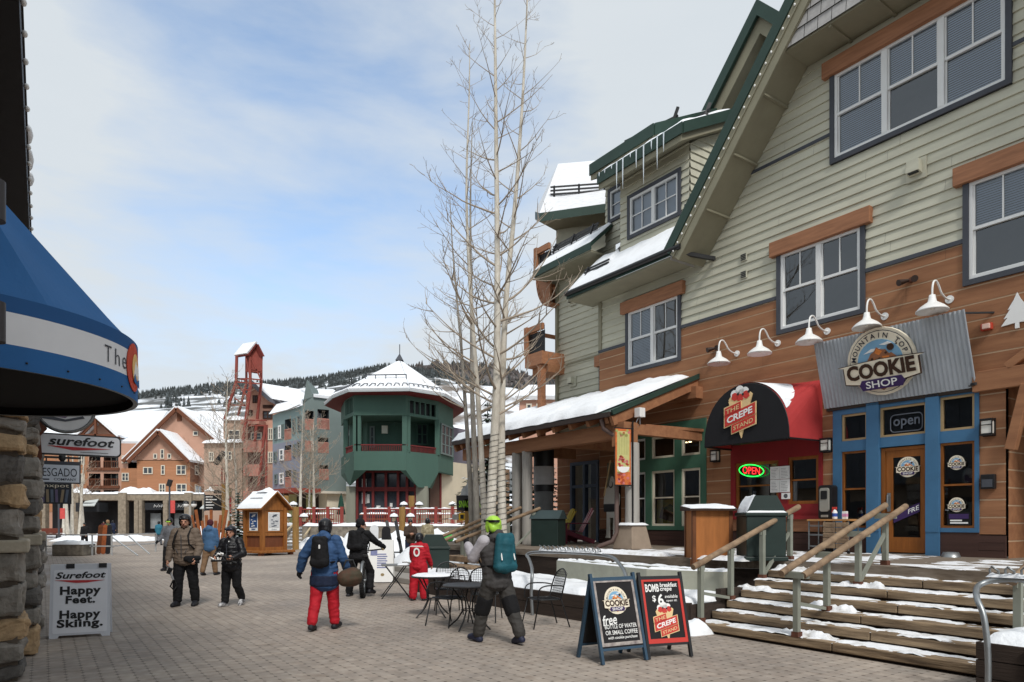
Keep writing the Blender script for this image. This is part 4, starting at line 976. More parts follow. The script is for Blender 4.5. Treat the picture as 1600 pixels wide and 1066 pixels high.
# sage concrete basin
t = thing('concrete_basin', 'angular sage-green concrete planter basin rimmed with snow', 'planter', O3, RZ)
Q = [(-4.55, -5.15), (-1.62, -5.52), (-.45, -4.98), (-.5, -4.72), (-3.3, -4.72), (-4.4, -4.72)]
c_ = (-2.6, -5.05); Qi = [(c_[0] + (a - c_[0]) * .93, c_[1] + (b - c_[1]) * .66) for a, b in Q]
m = MB(); n = len(Q)
for i in range(n):
    j = (i + 1) % n; a, b, c, d = Q[i], Q[j], Qi[j], Qi[i]
    m.hexa([(a[0], a[1], .36), (b[0], b[1], .36), (c[0], c[1], .36), (d[0], d[1], .36), (a[0], a[1], .84), (b[0], b[1], .84), (c[0], c[1], .84), (d[0], d[1], .84)])
m.build('basin', M_conc, t)
m = MB()
for i in range(n):
    j = (i + 1) % n; a, b, c, d = Q[i], Q[j], Qi[j], Qi[i]; m.snow((a[0], a[1], .84), (b[0], b[1], .84), (c[0], c[1], .84), (d[0], d[1], .84), .03, 30, 5, amp=1.0, fr=5, edge=.05, seed=i)
m.build('snow', M_snow, t); m = MB(); m.pxy(Qi, .66, .7); m.build('fill', mat('slushy_fill', (150, 152, 150), .8, .2, 4), t)
# brown notice cabinet
t = fthing('notice_cabinet', 'tan plywood cabinet on posts with a sloping snowy top', 'cabinet', -1.4, -4.2, .38, R(56))
m = MB(); m.box(-.34, .34, -.26, .26, .30, 1.46, 0)
for x in (-.34, .30): m.box(x - .012, x + .05, -.275, -.262, .28, 1.46, 1)
m.box(-.355, -.341, -.275, -.2, .3, 1.46, 1); m.box(-.355, -.341, .2, .275, .3, 1.46, 1)
m.build('case', [mat('weathered_plywood', (166, 104, 54), .7, .16, 2.5, st=(5, 5, .6), bump=.08), mat('brown_cabinet_edge', (110, 68, 42), .8, .2, 5)], t)
m = MB(); m.hexa([(-.42, -.36, 1.46), (.4, -.36, 1.46), (.4, .32, 1.46), (-.42, .32, 1.46), (-.42, -.36, 1.5), (.4, -.36, 1.5), (.4, .32, 1.56), (-.42, .32, 1.56)]); m.build('lid', mat('cabinet_lid', (64, 46, 36), .8, .15, 5), t)
m = MB(); m.snow((-.42, -.37, 1.5), (.4, -.37, 1.5), (.4, .3, 1.565), (-.42, .3, 1.565), .025, 18, 8, amp=1.2, edge=.05); m.build('snow', M_snow, t)
for x in (-.28, .24):
    m = MB(); m.box(x - .045, x + .045, -.22, -.12, 0, .3); m.build('leg', mat('brown_post', (104, 66, 44), .8, .2, 5), t)
# litter bins
def bin_(name, label, p, rz, s=.62, h=.82, snow=True, hood=True):
    t = thing(name, label, 'litter bin', p, rz, 'dark green litter bins with peaked hoods')
    m = MB(); m.box(-s / 2 - .03, s / 2 + .03, -s / 2 - .03, s / 2 + .03, 0, .07); m.box(-s / 2, s / 2, -s / 2, s / 2, .07, h - .06); m.box(-s / 2 - .025, s / 2 + .025, -s / 2 - .025, s / 2 + .025, h - .06, h); m.build('body', M_bin, t, bevel=.012)
    m = MB(); a = s / 2; b = h + .28
    m.add([(-a, -a, h), (a, -a, h), (a, a, h), (-a, a, h), (-a * .55, -a * .95, b), (a * .55, -a * .95, b), (a * .55, a * .95, b), (-a * .55, a * .95, b)], [(0, 1, 5, 4), (1, 2, 6, 5), (2, 3, 7, 6), (3, 0, 4, 7), (4, 5, 6, 7)])
    m.build('hood', M_binlid if name == 'x' else M_bin, t)
    if snow:
        m = MB(); m.snow((-a, -a, h + .005), (-a, a, h + .005), (-a * .52, a * .92, b + .01), (-a * .52, -a * .92, b + .01), .03, 14, 10, amp=1, fr=6, edge=.05, seed=p[0]); m.snow((-a, -a - .02, h + .004), (a, -a - .02, h + .004), (a, -a * .8, h + .03), (-a, -a * .8, h + .03), .02, 16, 4, edge=.05); m.build('snow', M_snow, t)
    return t
bin_('litter_bin', 'dark green litter bin with snow on its hood at the top of the stairs', fw(-.5, -3.95, 1.0), RZ + R(52), .64, .8)
bin_("litter_bin", "dark green litter bin behind the child in red", (-1.9, 16.6, .15), R(8), .72, .9, False)
# house-shaped bin on the porch deck
t = thing('litter_bin', 'dark house-shaped bin with pitched slate lid standing on the porch deck', 'litter bin', (.97, 18.2, 1.0), R(-24))
m = MB(); m.box(-.38, .38, -.3, .3, 0, .72); m.build('body', M_bin, t, bevel=.01)
m = MB(); m.hexa([(-.42, -.33, .72), (.42, -.33, .72), (.42, .33, .72), (-.42, .33, .72), (-.42, -.06, .95), (.42, -.06, .95), (.42, .06, .95), (-.42, .06, .95)]); m.build('lid', M_binlid, t)
# service cart with dispenser, bottles
t = fthing('service_cart', 'steel wire cart with wooden top against the blue shopfront', 'cart', -1.42, -.45, 1.0)
m = MB(); m.box(-.3, .62, -.2, .22, .66, .70); m.build('top', mat('maple_top', (176, 128, 78), .6, .15, 4), t)
m = MB()
for x in (-.27, .08, .59):
    for y in (-.17, .19): m.bar((x, y, .06), (x, y, .66), .022, .022)
for z in (.12, .36, .55):
    for y in (-.17, -.05, .07, .19): m.bar((-.27, y, z), (.2, y, z), .012, .012)
    m.bar((-.27, -.18, z + .02), (.2, -.18, z + .02), .012, .012)
m.build('wire_shelf', M_galv, t)
m = MB()
for j in range(5):
    for a, b in ((.06, .32), (.335, .6)): m.box(a, b, -.21, -.17, .1 + .108 * j, .1 + .108 * j + .10)
m.build('plank_front', M_log, t, bevel=.008)
for x in (-.27, .59):
    m = MB(); m.tube([(x, -.19, .03), (x, -.15, .03)], .03, 10); m.build('caster', M_black, t)
t = fthing('sanitiser_stand', 'tall black dispenser with grey face left of the blue shopfront', 'dispenser', -1.5, -.22, 1.0)
m = MB(); m.box(-.05, .05, -.03, .05, 0, .72, 0); m.pxz(rrect(-.15, .15, .70, 1.42, .06), -.12, .1, 0); m.pxz(rrect(-.1, .1, .86, 1.36, .05), -.16, -.12, 1); m.pxz(rrect(-.07, .07, 1.12, 1.3, .02), -.17, -.16, 0); m.box(-.07, .07, -.16, -.1, .74, .79, 1); m.build('dispenser', [M_black, mat('dispenser_grey', (150, 148, 140), .4, .05, 4)], t)
t = fthing('spray_bottle', 'white spray bottle with blue label and red trigger on the cart', 'bottle', -1.2, -.48, 1.7)
m = MB(); m.lathe([(.045, 0), (.05, .02), (.05, .14), (.03, .18), (.018, .2)], n=12, mi=0); m.lathe([(.051, .05), (.051, .12)], n=12, mi=1); m.build('bottle', [M_whitep, mat('label_blue', (60, 90, 170), .5, .1, 6)], t)
m = MB(); m.box(-.05, .035, -.02, .02, .2, .25); m.bar((-.04, 0, .2), (-.06, 0, .14), .02, .02); m.build('trigger', M_redp, t)
t = fthing('carton', 'small pink and white carton on the cart top', 'carton', -1.0, -.45, 1.7)
m = MB(); m.box(-.045, .045, -.03, .03, 0, .16, 0); m.box(-.047, .047, -.032, .032, .05, .11, 1); m.build('carton', [M_whitep, M_pink], t)
t = fthing('pet_bowl', 'steel dog bowl on the deck under the right blue window', 'bowl', .92, -.32, 1.0)
m = MB(); m.lathe([(.16, 0), (.125, .09), (.115, .09), (.1, .02), (0, .02)], n=20); m.build('bowl', M_galv, t)
# banner, signal box, string on the porch column
t = fthing('banner', 'vertical food banner with orange border on the porch column', 'banner', -4.9, -2.62, 2.5, R(80))
m = MB(); m.box(-.48, -.06, -.02, -.005, .0, 1.3, 0); m.box(-.44, -.10, -.024, -.02, .3, 1.24, 1); m.pxz(disc(-.27, .42, .17, .14, 180, 360, 12), -.028, -.024, 2)
random.seed(8)
for k in range(22): a, b = random.uniform(-.4, -.15), random.uniform(.42, .66); m.pxz(disc(a, b, .035, .025, n=7), -.030, -.024, 3 + k % 2)
for k in range(7): m.box(-.42 + .045 * k, -.41 + .045 * k, -.0265, -.024, .7, 1.2, 5)
for k in range(26): a = random.uniform(-.46, -.08); b = random.choice([random.uniform(.02, .28), random.uniform(1.14, 1.28)]); m.pxz(disc(a, b, .04, .035, n=7), -.0255, -.02, 3 + k % 3)
m.build('cloth', [mat('banner_orange', (206, 112, 60), .8, .25, 7), mat('banner_green', (196, 192, 130), .8, .08, 5), M_whitep, mat('banner_rose', (206, 120, 120), .8, .1, 5), mat('banner_red', (176, 74, 50), .8, .1, 5), mat('banner_olive', (170, 168, 100), .8, .1, 5)], t)
m = MB(); m.bar((-.5, -.01, 1.31), (.02, -.01, 1.31), .025); m.bar((-.5, -.01, -.01), (.02, -.01, -.01), .025); m.bar((.0, -.01, -1.0), (0, -.01, 1.5), .03); m.build('bracket', M_black, t)
t = fthing('camera_box', 'white security box on the end beam of the porch', 'security camera', -4.98, -2.3, 4.0)
m = MB(); m.box(-.09, .09, -.09, .09, .12, .34, 0); m.bar((0, 0, -.05), (0, 0, .12), .03, .03, 1); m.tube([(0, -.05, .1), (-.02, -.1, .0), (.0, -.06, -.12)], .012, 6, 1); m.build('housing', [M_whitemetal, M_galv], t, bevel=.02)
# cutout figure, adirondack chairs, wrapped column
t = fthing('cutout_figure', 'flat pale standing figure cutout holding a pole against the porch wall', 'wall ornament', -8.35, -.06, 1.12)
m = MB(); P = [(-.34, .05), (-.1, .05), (-.1, .8), (.1, .8), (.08, .05), (.34, .05), (.3, .16), (.26, 1.0), (.4, 1.3), (.42, 1.62), (.26, 1.9), (.2, 2.1), (.06, 2.32), (-.02, 2.34), (-.12, 2.14), (-.16, 1.95), (-.38, 1.84), (-.42, 1.3), (-.28, 1.2), (-.26, .9), (-.28, .16)]
m.pxz([(a * .8, b * .8) for a, b in P], -.03, 0, 0); m.box(-.32, .26, -.045, -.03, .82, 1.05, 1); m.bar((-.3, -.045, 1.3), (-.02, -.045, 2.35), .03, .03, 2); m.pxz(disc(-.02, 1.62, .09, .1, n=12), -.04, -.03, 1); m.pxz(disc(-.02, 1.64, .07, .08, n=12), -.045, -.04, 0); m.build('cutout', [mat('pale_grey_paint', (232, 230, 220), .7, .05, 4), M_black, M_tan], t)
def adirondack(p, rz, c, label):
    t = thing('garden_chair', label, 'chair', p, rz, 'slatted garden chairs on the porch')
    m = MB()
    for k in range(5): x = -.24 + .12 * k; m.hexa([(x - .05, .02, .34), (x + .05, .02, .34), (x + .05, .05, .34), (x - .05, .05, .34), (x - .05, .36, 1.05 - .02 * abs(k - 2) ** 2), (x + .05, .36, 1.05 - .02 * abs(k - 2) ** 2), (x + .05, .39, 1.05 - .02 * abs(k - 2) ** 2), (x - .05, .39, 1.05 - .02 * abs(k - 2) ** 2)])
    m.build('backrest', c, t); m = MB()
    for k in range(5): y = -.5 + .11 * k; m.box(-.28, .28, y, y + .09, .40 - .015 * k, .42 - .015 * k)
    m.build('seat', mat('dark_red_slat', (90, 26, 40), .7, .1, 4), t); m = MB()
    for s in (-.34, .34): m.box(s - .06, s + .06, -.55, .25, .58, .61); m.box(s - .02, s + .02, -.5, -.4, 0, .58); m.bar((s * .9, -.4, .34), (s * .9, .4, .06), .03, .12)
    m.build('frame', mat('dark_red_slat', (90, 26, 40)), t)
adirondack(fw(-8.75, -1.0, 1.0), RZ + R(-30), mat('red_and_white_slat', (170, 50, 70), .7, .3, 14, st=(1, .01, .01), rgb2=(230, 214, 214), thr=(.47, .53)), 'red and white striped garden chair by the porch wall')
adirondack(fw(-9.7, -.9, 1.0), RZ + R(-20), mat('yellow_slat', (206, 180, 60), .7, .1, 4), 'yellow slatted garden chair behind the striped one')
t = thing('wrapped_column', 'thick grey round column wrapped in black with a white label under the porch', 'column', (.96, 20.6, 1.0), 0)
m = MB(); m.tube([(0, 0, 0), (0, 0, 1.55)], .29, 20); m.build('shaft', mat('column_grey', (120, 122, 122), .7, .1, 4), t); m = MB(); m.tube([(0, 0, 1.55), (0, 0, 2.9)], .31, 20); m.build('wrap', M_black, t); m = MB(); m.lathe([(.315, 1.75), (.315, 2.3)], n=20); m.build('label', mat('pale_label', (186, 186, 186), .7, .1, 4), t)
# left stairs (to the porch), low curb terrace and its rails
t = thing('low_steps', 'broad low concrete steps at the left end of the planter bed', 'steps', O3, RZ)
m = MB(); m.box(-14, -8.0, -6.1, -1, 0, .15); m.box(-13.4, -8.02, -5.2, -1, .15, .3); m.box(-12.5, -8.04, -4.9, -1, .3, .42); m.build('step', M_greyconc, t, bevel=.015)
m = MB()
for k in range(3): m.box(-8.9, -6.9, -6.2 + .4 * k, -5.78 + .4 * k, .28 + .18 * k, .42 + .18 * k)
m.build('timber_tread', M_log, t, bevel=.012)
m = MB(); m.snow((-13.5, -4.9, .3), (-8.1, -4.9, .3), (-8.1, -3.4, .42), (-13.5, -3.4, .42), .3, 40, 16, amp=.9, fr=1.2, edge=.5, seed=9); m.build('snow', M_snow, t)
handrail(-8.0, 'log handrail on the porch steps nearest the planter bed', y0=-5.6, y1=-3.0, z0=1.15, z1=2.0, posts=((-5.3, .4), (-4.7, .6), (-4.1, .8), (-3.2, 1.0)))
handrail(-9.35, 'log handrail pair on the far side of the porch steps', y0=-5.6, y1=-3.0, z0=1.12, z1=2.06, posts=((-5.3, .4), (-4.7, .6), (-4.1, .8), (-3.2, 1.0)), second=.3)
# bike racks
def rack(label, P, hooks, r=.035):
    t = thing('bike_rack', label, 'bike rack', O3, RZ, 'bent pipe bike racks')
    Q = []
    for i in range(len(P) - 1):
        for k in range(5):
            u = k / 5; p0, p1, p2, p3 = [Vector(P[max(0, min(len(P) - 1, q))]) for q in (i - 1, i, i + 1, i + 2)]
            Q.append(.5 * (2 * p1 + (p2 - p0) * u + (2 * p0 - 5 * p1 + 4 * p2 - p3) * u * u + (3 * p1 - p0 - 3 * p2 + p3) * u ** 3))
    m = MB(); m.tube(Q + [Vector(P[-1])], r, 10); m.build('pipe', M_galv, t)
    m = MB(); a, b, n = hooks; a = Vector(a); b = Vector(b)
    for k in range(n):
        q = a + (b - a) * (k + .5) / n; d = (b - a) / n * .3
        m.tube([q - d + Vector((0, .03, -.02)), q - d + Vector((0, .0, .1)), q + Vector((0, -.06, .13)), q + d + Vector((0, -.02, .09)), q + d + Vector((0, .03, -.02))], .011, 6)
    m.build('hook', M_galv, t)
    m = MB(); m.snow(a + Vector((0, -.03, .03)), b + Vector((0, -.03, .03)), b + Vector((0, .03, .03)), a + Vector((0, .03, .03)), .03, 60, 4, amp=1.6, fr=9, edge=.03); m.build('snow', M_snow, t)
rack('bent galvanised bike rack standing in the snowy planter bed', [(-3.06, -6.86, 0), (-3.1, -6.86, .4), (-3.13, -6.82, .72), (-3.45, -6.6, .83), (-4.2, -6.12, .93), (-4.42, -6.0, .99), (-4.1, -6.0, 1.05), (-2.9, -6.0, 1.08), (-2.05, -6.0, 1.06), (-1.6, -6.18, .97), (-1.15, -6.45, .8), (-.98, -6.6, .5), (-.92, -6.65, .0)], ((-4.0, -6.0, 1.06), (-2.2, -6.0, 1.07), 13), .03)
rack('bent galvanised bike rack at the lower right corner', [(3.93, -6.75, 0), (3.92, -6.72, .4), (3.87, -6.68, .75), (3.78, -6.6, .92), (3.72, -6.4, 1.02), (3.85, -6.3, 1.08), (4.2, -6.3, 1.1), (5.2, -6.3, 1.1)], ((3.75, -6.3, 1.08), (5.2, -6.3, 1.1), 11), .028)
t = thing('timber_planter', 'dark timber planter topped with snow at the lower right corner', 'planter', O3, RZ)
m = MB()
for k in range(3): m.box(3.78, 6.5, -6.62, -6.5, .17 * k, .17 * k + .16); m.box(3.78, 3.9, -6.5, -5.0, .17 * k, .17 * k + .16)
m.box(4.2, 4.32, -6.66, -6.55, 0, .5); m.build('timber_wall', M_darkwood, t); m = MB(); m.snow((3.8, -6.6, .49), (6.4, -6.6, .49), (6.4, -5.2, .5), (3.8, -5.2, .5), .1, 30, 14, seed=4); m.build('snow', M_snow, t)
# ================================================================== left-hand building: stone piers, blue awning, hanging signs
M_farglass0 = mat('left_shop_glass', (70, 74, 78), .1, .3, .8, spec=.6)
lb = thing('left_building', 'dark-sided building with a bulb-lined eave at the left edge of the street', 'building', O3, RZ)
m = MB(); m.box(-40, 9, -22, -14.62, 3.1, 6.9, 0)
for k in range(60): x = 2 - .42 * k; m.box(x, x + .05, -14.66, -14.6, 3.1, 6.7, 0)
m.build('metal_siding', mat('charcoal_metal_siding', (98, 104, 112), .5, .12, 2, metal=.3), lb)  # grey lifted so the shop windows opposite mirror a lighter wall
m = MB(); m.box(-40, 9, -22, -14.9, 0, 3.1, 0)
for k in range(7): m.box(-3.6 - 3.1 * k, -1.4 - 3.1 * k, -14.9, -14.86, .6, 2.5, 1)
m.build('shop_wall', [mat('reflected_tan_wall', (150, 134, 116), .85, .1, 2), M_farglass0], lb)  # made-up tan and panes, lightening what the opposite shop glass reflects
m = MB(); m.box(-30, 6, -15.2, -14.16, 6.55, 6.95, 0); m.box(-30, 6, -15.2, -14.14, 6.95, 7.0, 0); m.build('eave', mat('dark_brown_fascia', (38, 34, 34), .6, .1, 3), lb)
m = MB()
for k in range(30): x = 1.6 - .52 * k; m.ell((x, -14.13, 6.7), (.05, .03, .03), 8, 6)
o = m.build('eave_bulb', M_whitemetal, lb); o['kind'] = 'stuff'
m = MB(); [m.ell((x, -14.22, 7.04), (a, .14, .1), 12, 8) for x, a in ((-5.8, .5), (-5.0, .35), (-6.5, .3))]; m.build('snow', M_snow, lb)
STN = [mat('tan_field_stone', (176, 148, 114), .9, .3, 6, bump=.8, bsc=18), mat('grey_field_stone', (140, 134, 126), .9, .3, 6, bump=.8, bsc=18), mat('dark_field_stone', (100, 96, 92), .9, .3, 6, bump=.8, bsc=18), mat('rust_field_stone', (160, 122, 90), .9, .3, 6, bump=.8, bsc=18), mat('pier_mortar', (96, 86, 76), .95, .2, 8, bump=.5)]
def stone_pier(name, label, x0, x1, y0, y1, ztop, zled, seed):
    t = thing(name, label, 'stone pier', O3, RZ, 'stone piers along the left shopfront')
    random.seed(seed); m = MB(); g = MB()
    def block(xa, xb, ya, yb, za, zb, mi):
        nx, ny, nz = 4, 4, 3; sd = random.uniform(0, 50)
        def V(p):
            c = Vector(((xa + xb) / 2, (ya + yb) / 2, (za + zb) / 2)); h = Vector(((xb - xa) / 2, (yb - ya) / 2, (zb - za) / 2)); q = Vector(p)
            l = max(abs(q.x), abs(q.y), abs(q.z)); e = (abs(q.x) ** 11 + abs(q.y) ** 11 + abs(q.z) ** 11) ** (1 / 11)
            q = q * (l / e) if e else q
            w_ = Vector((c.x + q.x * h.x, c.y + q.y * h.y, c.z + q.z * h.z))
            d = noise.noise_vector(w_ * 4 + Vector((sd, 0, 0))) * .05 + noise.cell_vector(w_ * 7 + Vector((sd, 0, 0))) * .02 + noise.noise_vector(w_ * 22) * .012
            return w_ + d
        for ax in range(3):
            for sg in (-1, 1):
                n1, n2 = 7, 7; vs = []
                for i in range(n1 + 1):
                    for j in range(n2 + 1):
                        a, b = -1 + 2 * i / n1, -1 + 2 * j / n2; p = [0, 0, 0]; p[ax] = sg; p[(ax + 1) % 3] = a; p[(ax + 2) % 3] = b; vs.append(V(p))
                fs = [(i * (n2 + 1) + j, (i + 1) * (n2 + 1) + j, (i + 1) * (n2 + 1) + j + 1, i * (n2 + 1) + j + 1) for i in range(n1) for j in range(n2)]
                m.add(vs, [f if sg > 0 else f[::-1] for f in fs], mi, False)
    z = 0.0
    while z < ztop:
        if abs(z - zled) < .12: z = zled + .14; continue
        h = random.uniform(.14, .34)
        if z < zled < z + h + .1: h = zled - z
        s = random.uniform(.3, .7); mi = random.choice([0, 0, 1, 1, 2, 3]); mj = random.choice([0, 1, 2, 1]); e = random.uniform(-.03, .04)
        ym = y0 + (y1 - y0) * s
        block(x0, x1 + e, y0, ym - .01, z + .01, z + h - .01, mi); block(x0, x1 + random.uniform(-.03, .04), ym + .01, y1 + random.uniform(-.03, .02), z + .01, z + h - .01, mj); z += h
    m.build('stonework', STN, t)
    g.box(x0 + .04, x1 - .05, y0 + .04, y1 - .05, 0, ztop); g.build('core', STN[4], t)
    c = MB(); c.box(x0 - .06, x1 + .07, y0 - .06, y1 + .05, zled, zled + .13); c.build('ledge', mat('pale_capstone', (176, 166, 148), .9, .2, 5, bump=.5, bsc=14), t, bevel=.02)
stone_pier('stone_pier', 'rough stone pier nearest the camera at the left edge', -2.75, -2.02, -15.0, -14.14, 3.2, 1.33, 1)
stone_pier('stone_pier', 'rough stone pier second from the camera on the left', -4.35, -3.6, -14.9, -14.03, 3.2, 1.36, 2)
stone_pier('stone_pier', 'rough stone pier third along the left shopfront beside the white sandwich board', -6.7, -5.95, -14.9, -13.98, 3.2, 1.36, 3)
# blue awning
aw = fthing('blue_awning', 'round blue awning with white band on its valance at the left edge', 'awning', .9, -14.5, 0)
RA = 1.10; ZB, ZT, ZA = 2.5, 2.9, 4.15; n = 60
def rim(i, r=RA, z=0.0): a = math.pi * i / n; return Vector((r * math.cos(a), r * math.sin(a), z))
m = MB()
J = 10
for i in range(n + 1):
    pass
vs = []
for j in range(J + 1):
    t_ = j / J
    for i in range(n + 1):
        ph = (i / n * 6) % 1.0; sag = 1 - .055 * math.sin(math.pi * ph) * (1 - abs(2 * t_ - 1) ** 2) - .02 * math.sin(math.pi * ph) * (1 - t_)
        vs.append(rim(i, RA * (1 - t_) * sag, ZT + (ZA - ZT) * t_))
k = n + 1; fs = [(j * k + i, j * k + i + 1, (j + 1) * k + i + 1, (j + 1) * k + i) for j in range(J) for i in range(n)]
m.add(vs, fs, 0, False)
m.build('canopy', mat('azure_canvas', (44, 104, 162), .75, .07, 2.5, bump=.08, bsc=60), aw)
m = MB()
for z0, z1, mi in ((ZB, 2.635, 0), (2.635, 2.815, 1), (2.815, ZT + .005, 2)):
    vs = [rim(i, RA, z0) for i in range(n + 1)] + [rim(i, RA, z1) for i in range(n + 1)]
    m.add(vs, [(i, i + 1, i + 1 + k, i + k) for i in range(n)], mi, True)
vs = [rim(i, RA, ZB) for i in range(n + 1)] + [rim(i, RA - .03, ZB + .002) for i in range(n + 1)]; m.add(vs, [(i, i + 1, i + 1 + k, i + k) for i in range(n)], 3)
vs = [rim(i, RA - .012, ZB) for i in range(n + 1)] + [rim(i, RA - .012, ZT) for i in range(n + 1)]; m.add(vs, [(i, i + 1, i + 1 + k, i + k) for i in range(n)], 4, True)
m.build('valance', [mat('azure_valance', (40, 98, 156), .75, .06, 3), mat('white_canvas', (226, 226, 228), .75, .04, 3), mat('azure_valance_top', (36, 86, 140), .75, .06, 3), M_galv, mat('black_lining', (12, 12, 16), .95, .1, 2)], aw)
m = MB()
for j in range(J): 
    a, b = j / J, (j + 1) / J
    vs = [rim(i, (RA - .03) * (1 - a) * .92, ZT - .03 + (ZA - ZT) * a) for i in range(n + 1)] + [rim(i, (RA - .03) * (1 - b) * .92, ZT - .03 + (ZA - ZT) * b) for i in range(n + 1)]
    m.add(vs, [(i, i + 1, i + 1 + k, i + k) for i in range(n)], 0, True)
m.poly([rim(i, RA - .04, ZB + .06) for i in range(n + 1)], 0)
m.build('lining', mat('black_lining', (12, 12, 16)), aw)
m = MB()
for a in range(4, 58, 4): q = rim(a, RA + .003, ZB + .045); m.ell(q, (.008, .008, .006), 6, 4)
o = m.build('grommet', M_black, aw); o['kind'] = 'stuff'
def on_rim(mb0, ang0, out, dz):   # wrap flat lettering (x to the right, z up) round the valance; text runs with falling angle seen from outside
    w_ = []
    for x, y, z in mb0.v:
        a = R(ang0) + x / RA; r = RA + out - y; w_.append((r * math.cos(a), r * math.sin(a), z + dz))
    mb0.v = w_
m = MB()
for ch, x in (('T', 0), ('h', .10), ('e', .19)): text(m, ch, x, (0 if ch != 'e' else -.016), .055 if ch != 'T' else .065, .105 if ch != 'e' else .075, 0, 0, bold=-.012)
LET_ANG = 52
on_rim(m, LET_ANG, .004, 2.725); m.build('lettering', M_slate, aw)
m = MB(); m.pxz(disc(0, 0, .14, .165), -.004, 0, 0); m.pxz(disc(.03, .0, .075, .10), -.006, -.004, 1); m.pxz([(-.02, -.06), (.03, .05), (.07, -.0), (.11, .04), (.15, -.07)], -.008, -.006, 2); m.pxz([(-.02, -.1), (.0, -.04), (.06, -.09), (.14, -.06), (.15, -.12)], -.010, -.008, 3)
on_rim(m, LET_ANG + math.degrees(.36 / RA), .004, 2.715); m.build('emblem', [mat('brick_red_print', (196, 72, 48), .7, .05, 4), mat('gold_print', (232, 190, 120), .7, .05, 4), M_whitep, mat('azure_canvas', (44, 104, 162))], aw)
t = fthing('bracket_post', 'slim dark rod with two cylindrical collars at the left edge of the photo', 'wall lamp', 2.98, -14.16, 2.3)
m = MB(); m.tube([(0, 0, -.1), (0, 0, 1.6)], .012, 8); m.build('rod', M_black, t)
for z in (.12, .64):
    m = MB(); m.tube([(0, .0, z), (0, .0, z + .17)], .052, 18); m.build('collar', mat('bronze_collar', (62, 60, 62), .5, .1, 4), t)
# hanging signs (local x runs out over the street, face towards the camera)
def sgn(name, label, x, y, z, cat='hanging sign'): return thing(name, label, cat, fw(x, y, z), RZ + R(90))
t = sgn('hanging_sign', 'white hanging shop sign reading surefoot with a red swoosh', -5.2, -14.12, 2.77)
m = MB(); m.pxz(rrect(0, 1.12, -.16, .15, .06), -.04, .04, 1); m.pxz(rrect(.02, 1.1, -.14, .13, .05), -.05, .05, 0); m.build('panel', [mat('sign_white', (222, 224, 228), .5, .04, 3), M_black], t)
m = MB(); text(m, 'surefoot', .62, .045, .82, .13, -.056, 0, bold=.045, shear=.25); m.pxz([(.2, -.03), (.98, -.045), (.62, -.08), (.5, -.085)], -.056, -.05, 1); m.pxz([(.6, -.11), (.95, -.11), (.95, -.105), (.6, -.105)], -.056, -.05, 2); m.build('lettering', [M_black, mat('swoosh_red', (190, 60, 62), .6, .1, 4), M_slate], t)
m = MB(); m.pxz([(-.05, -.4), (.08, -.36), (.14, -.2), (.12, .1), (.2, .2), (.12, .42), (-.05, .48)], -.08, -.05, 0); m.build('bracket', mat('rusty_bracket', (104, 62, 46), .8, .2, 6), t)
t = sgn('round_sign', 'round hanging sign in a steel ring with a purple shoe picture, under the blue awning', -4.4, -13.72, 3.2)
m = MB(); m.lathe([(.335, -.03), (.36, 0), (.335, .03), (.315, 0), (.335, -.03)], n=36); m.v = [(a + .0, c, b) for a, b, c in m.v]; m.build('ring', M_galv, t)
m = MB(); m.pxz(disc(0, 0, .32, .32), -.012, .012, 0); m.pxz([(-.28, -.12), (-.26, .0), (-.05, -.0), (.1, .1), (.25, .1), (.27, -.02), (.2, -.09), (.05, -.1), (0, -.15)], -.02, -.012, 1); m.pxz([(-.3, -.17), (-.26, -.12), (0, -.17), (.2, -.11), (.22, -.14), (0, -.2)], -.02, -.012, 2); m.build('panel', [mat('sign_pale', (206, 206, 206), .5, .08, 5), mat('shoe_purple', (104, 82, 118), .6, .2, 9), M_slate], t)
t = sgn('hanging_sign', 'white hanging sign reading RIESGADO COMPANY in thin capitals', -13.2, -14.2, 2.84)
m = MB(); m.box(0, 1.0, -.03, .03, -.27, .27, 1); m.box(.03, .97, -.035, .035, -.24, .18, 0); m.build('panel', [mat('sign_white2', (206, 212, 222), .5, .04, 3), M_slate], t)
m = MB(); text(m, 'RIESGADO', .5, .0, .84, .2, -.04, 0, bold=.0); text(m, 'COMPANY', .68, -.17, .46, .06, -.04, 0, bold=.02); m.box(.1, .36, -.038, -.036, -.19, -.16, 0); m.build('lettering', M_navyletter, t)
m = MB(); m.bar((0, 0, .36), (1.0, 0, .36), .05); m.bar((.3, 0, .27), (.3, 0, .36), .03); m.bar((.75, 0, .27), (.75, 0, .4), .03); m.ell((.62, 0, .36), (.08, .05, .1), 8, 6); m.build('bracket', M_black, t)
t = sgn('hanging_sign', 'charcoal hanging sign reading inxpot above coloured bars', -15.2, -14.05, 2.42)
m = MB(); m.box(0, .72, -.03, .03, -.3, .26, 0); m.build('panel', mat('sign_charcoal', (52, 54, 60), .6, .08, 4), t)
m = MB(); text(m, 'inxpot', .36, .17, .6, .12, -.034, 0, bold=.0); [m.pxz([(.06 + .1 * k, -.26), (.12 + .1 * k, -.26), (.11 + .1 * k + (.05 if k > 3 else 0), .08), (.05 + .1 * k + (.05 if k > 3 else 0), .08)], -.034, -.03, 1 + k % 3) for k in range(6)]; m.build('lettering', [M_cream, mat('bar_mauve', (110, 100, 130), .6, .1, 5), mat('bar_tan', (150, 134, 110), .6, .1, 5), mat('bar_steel', (100, 112, 130), .6, .1, 5)], t)
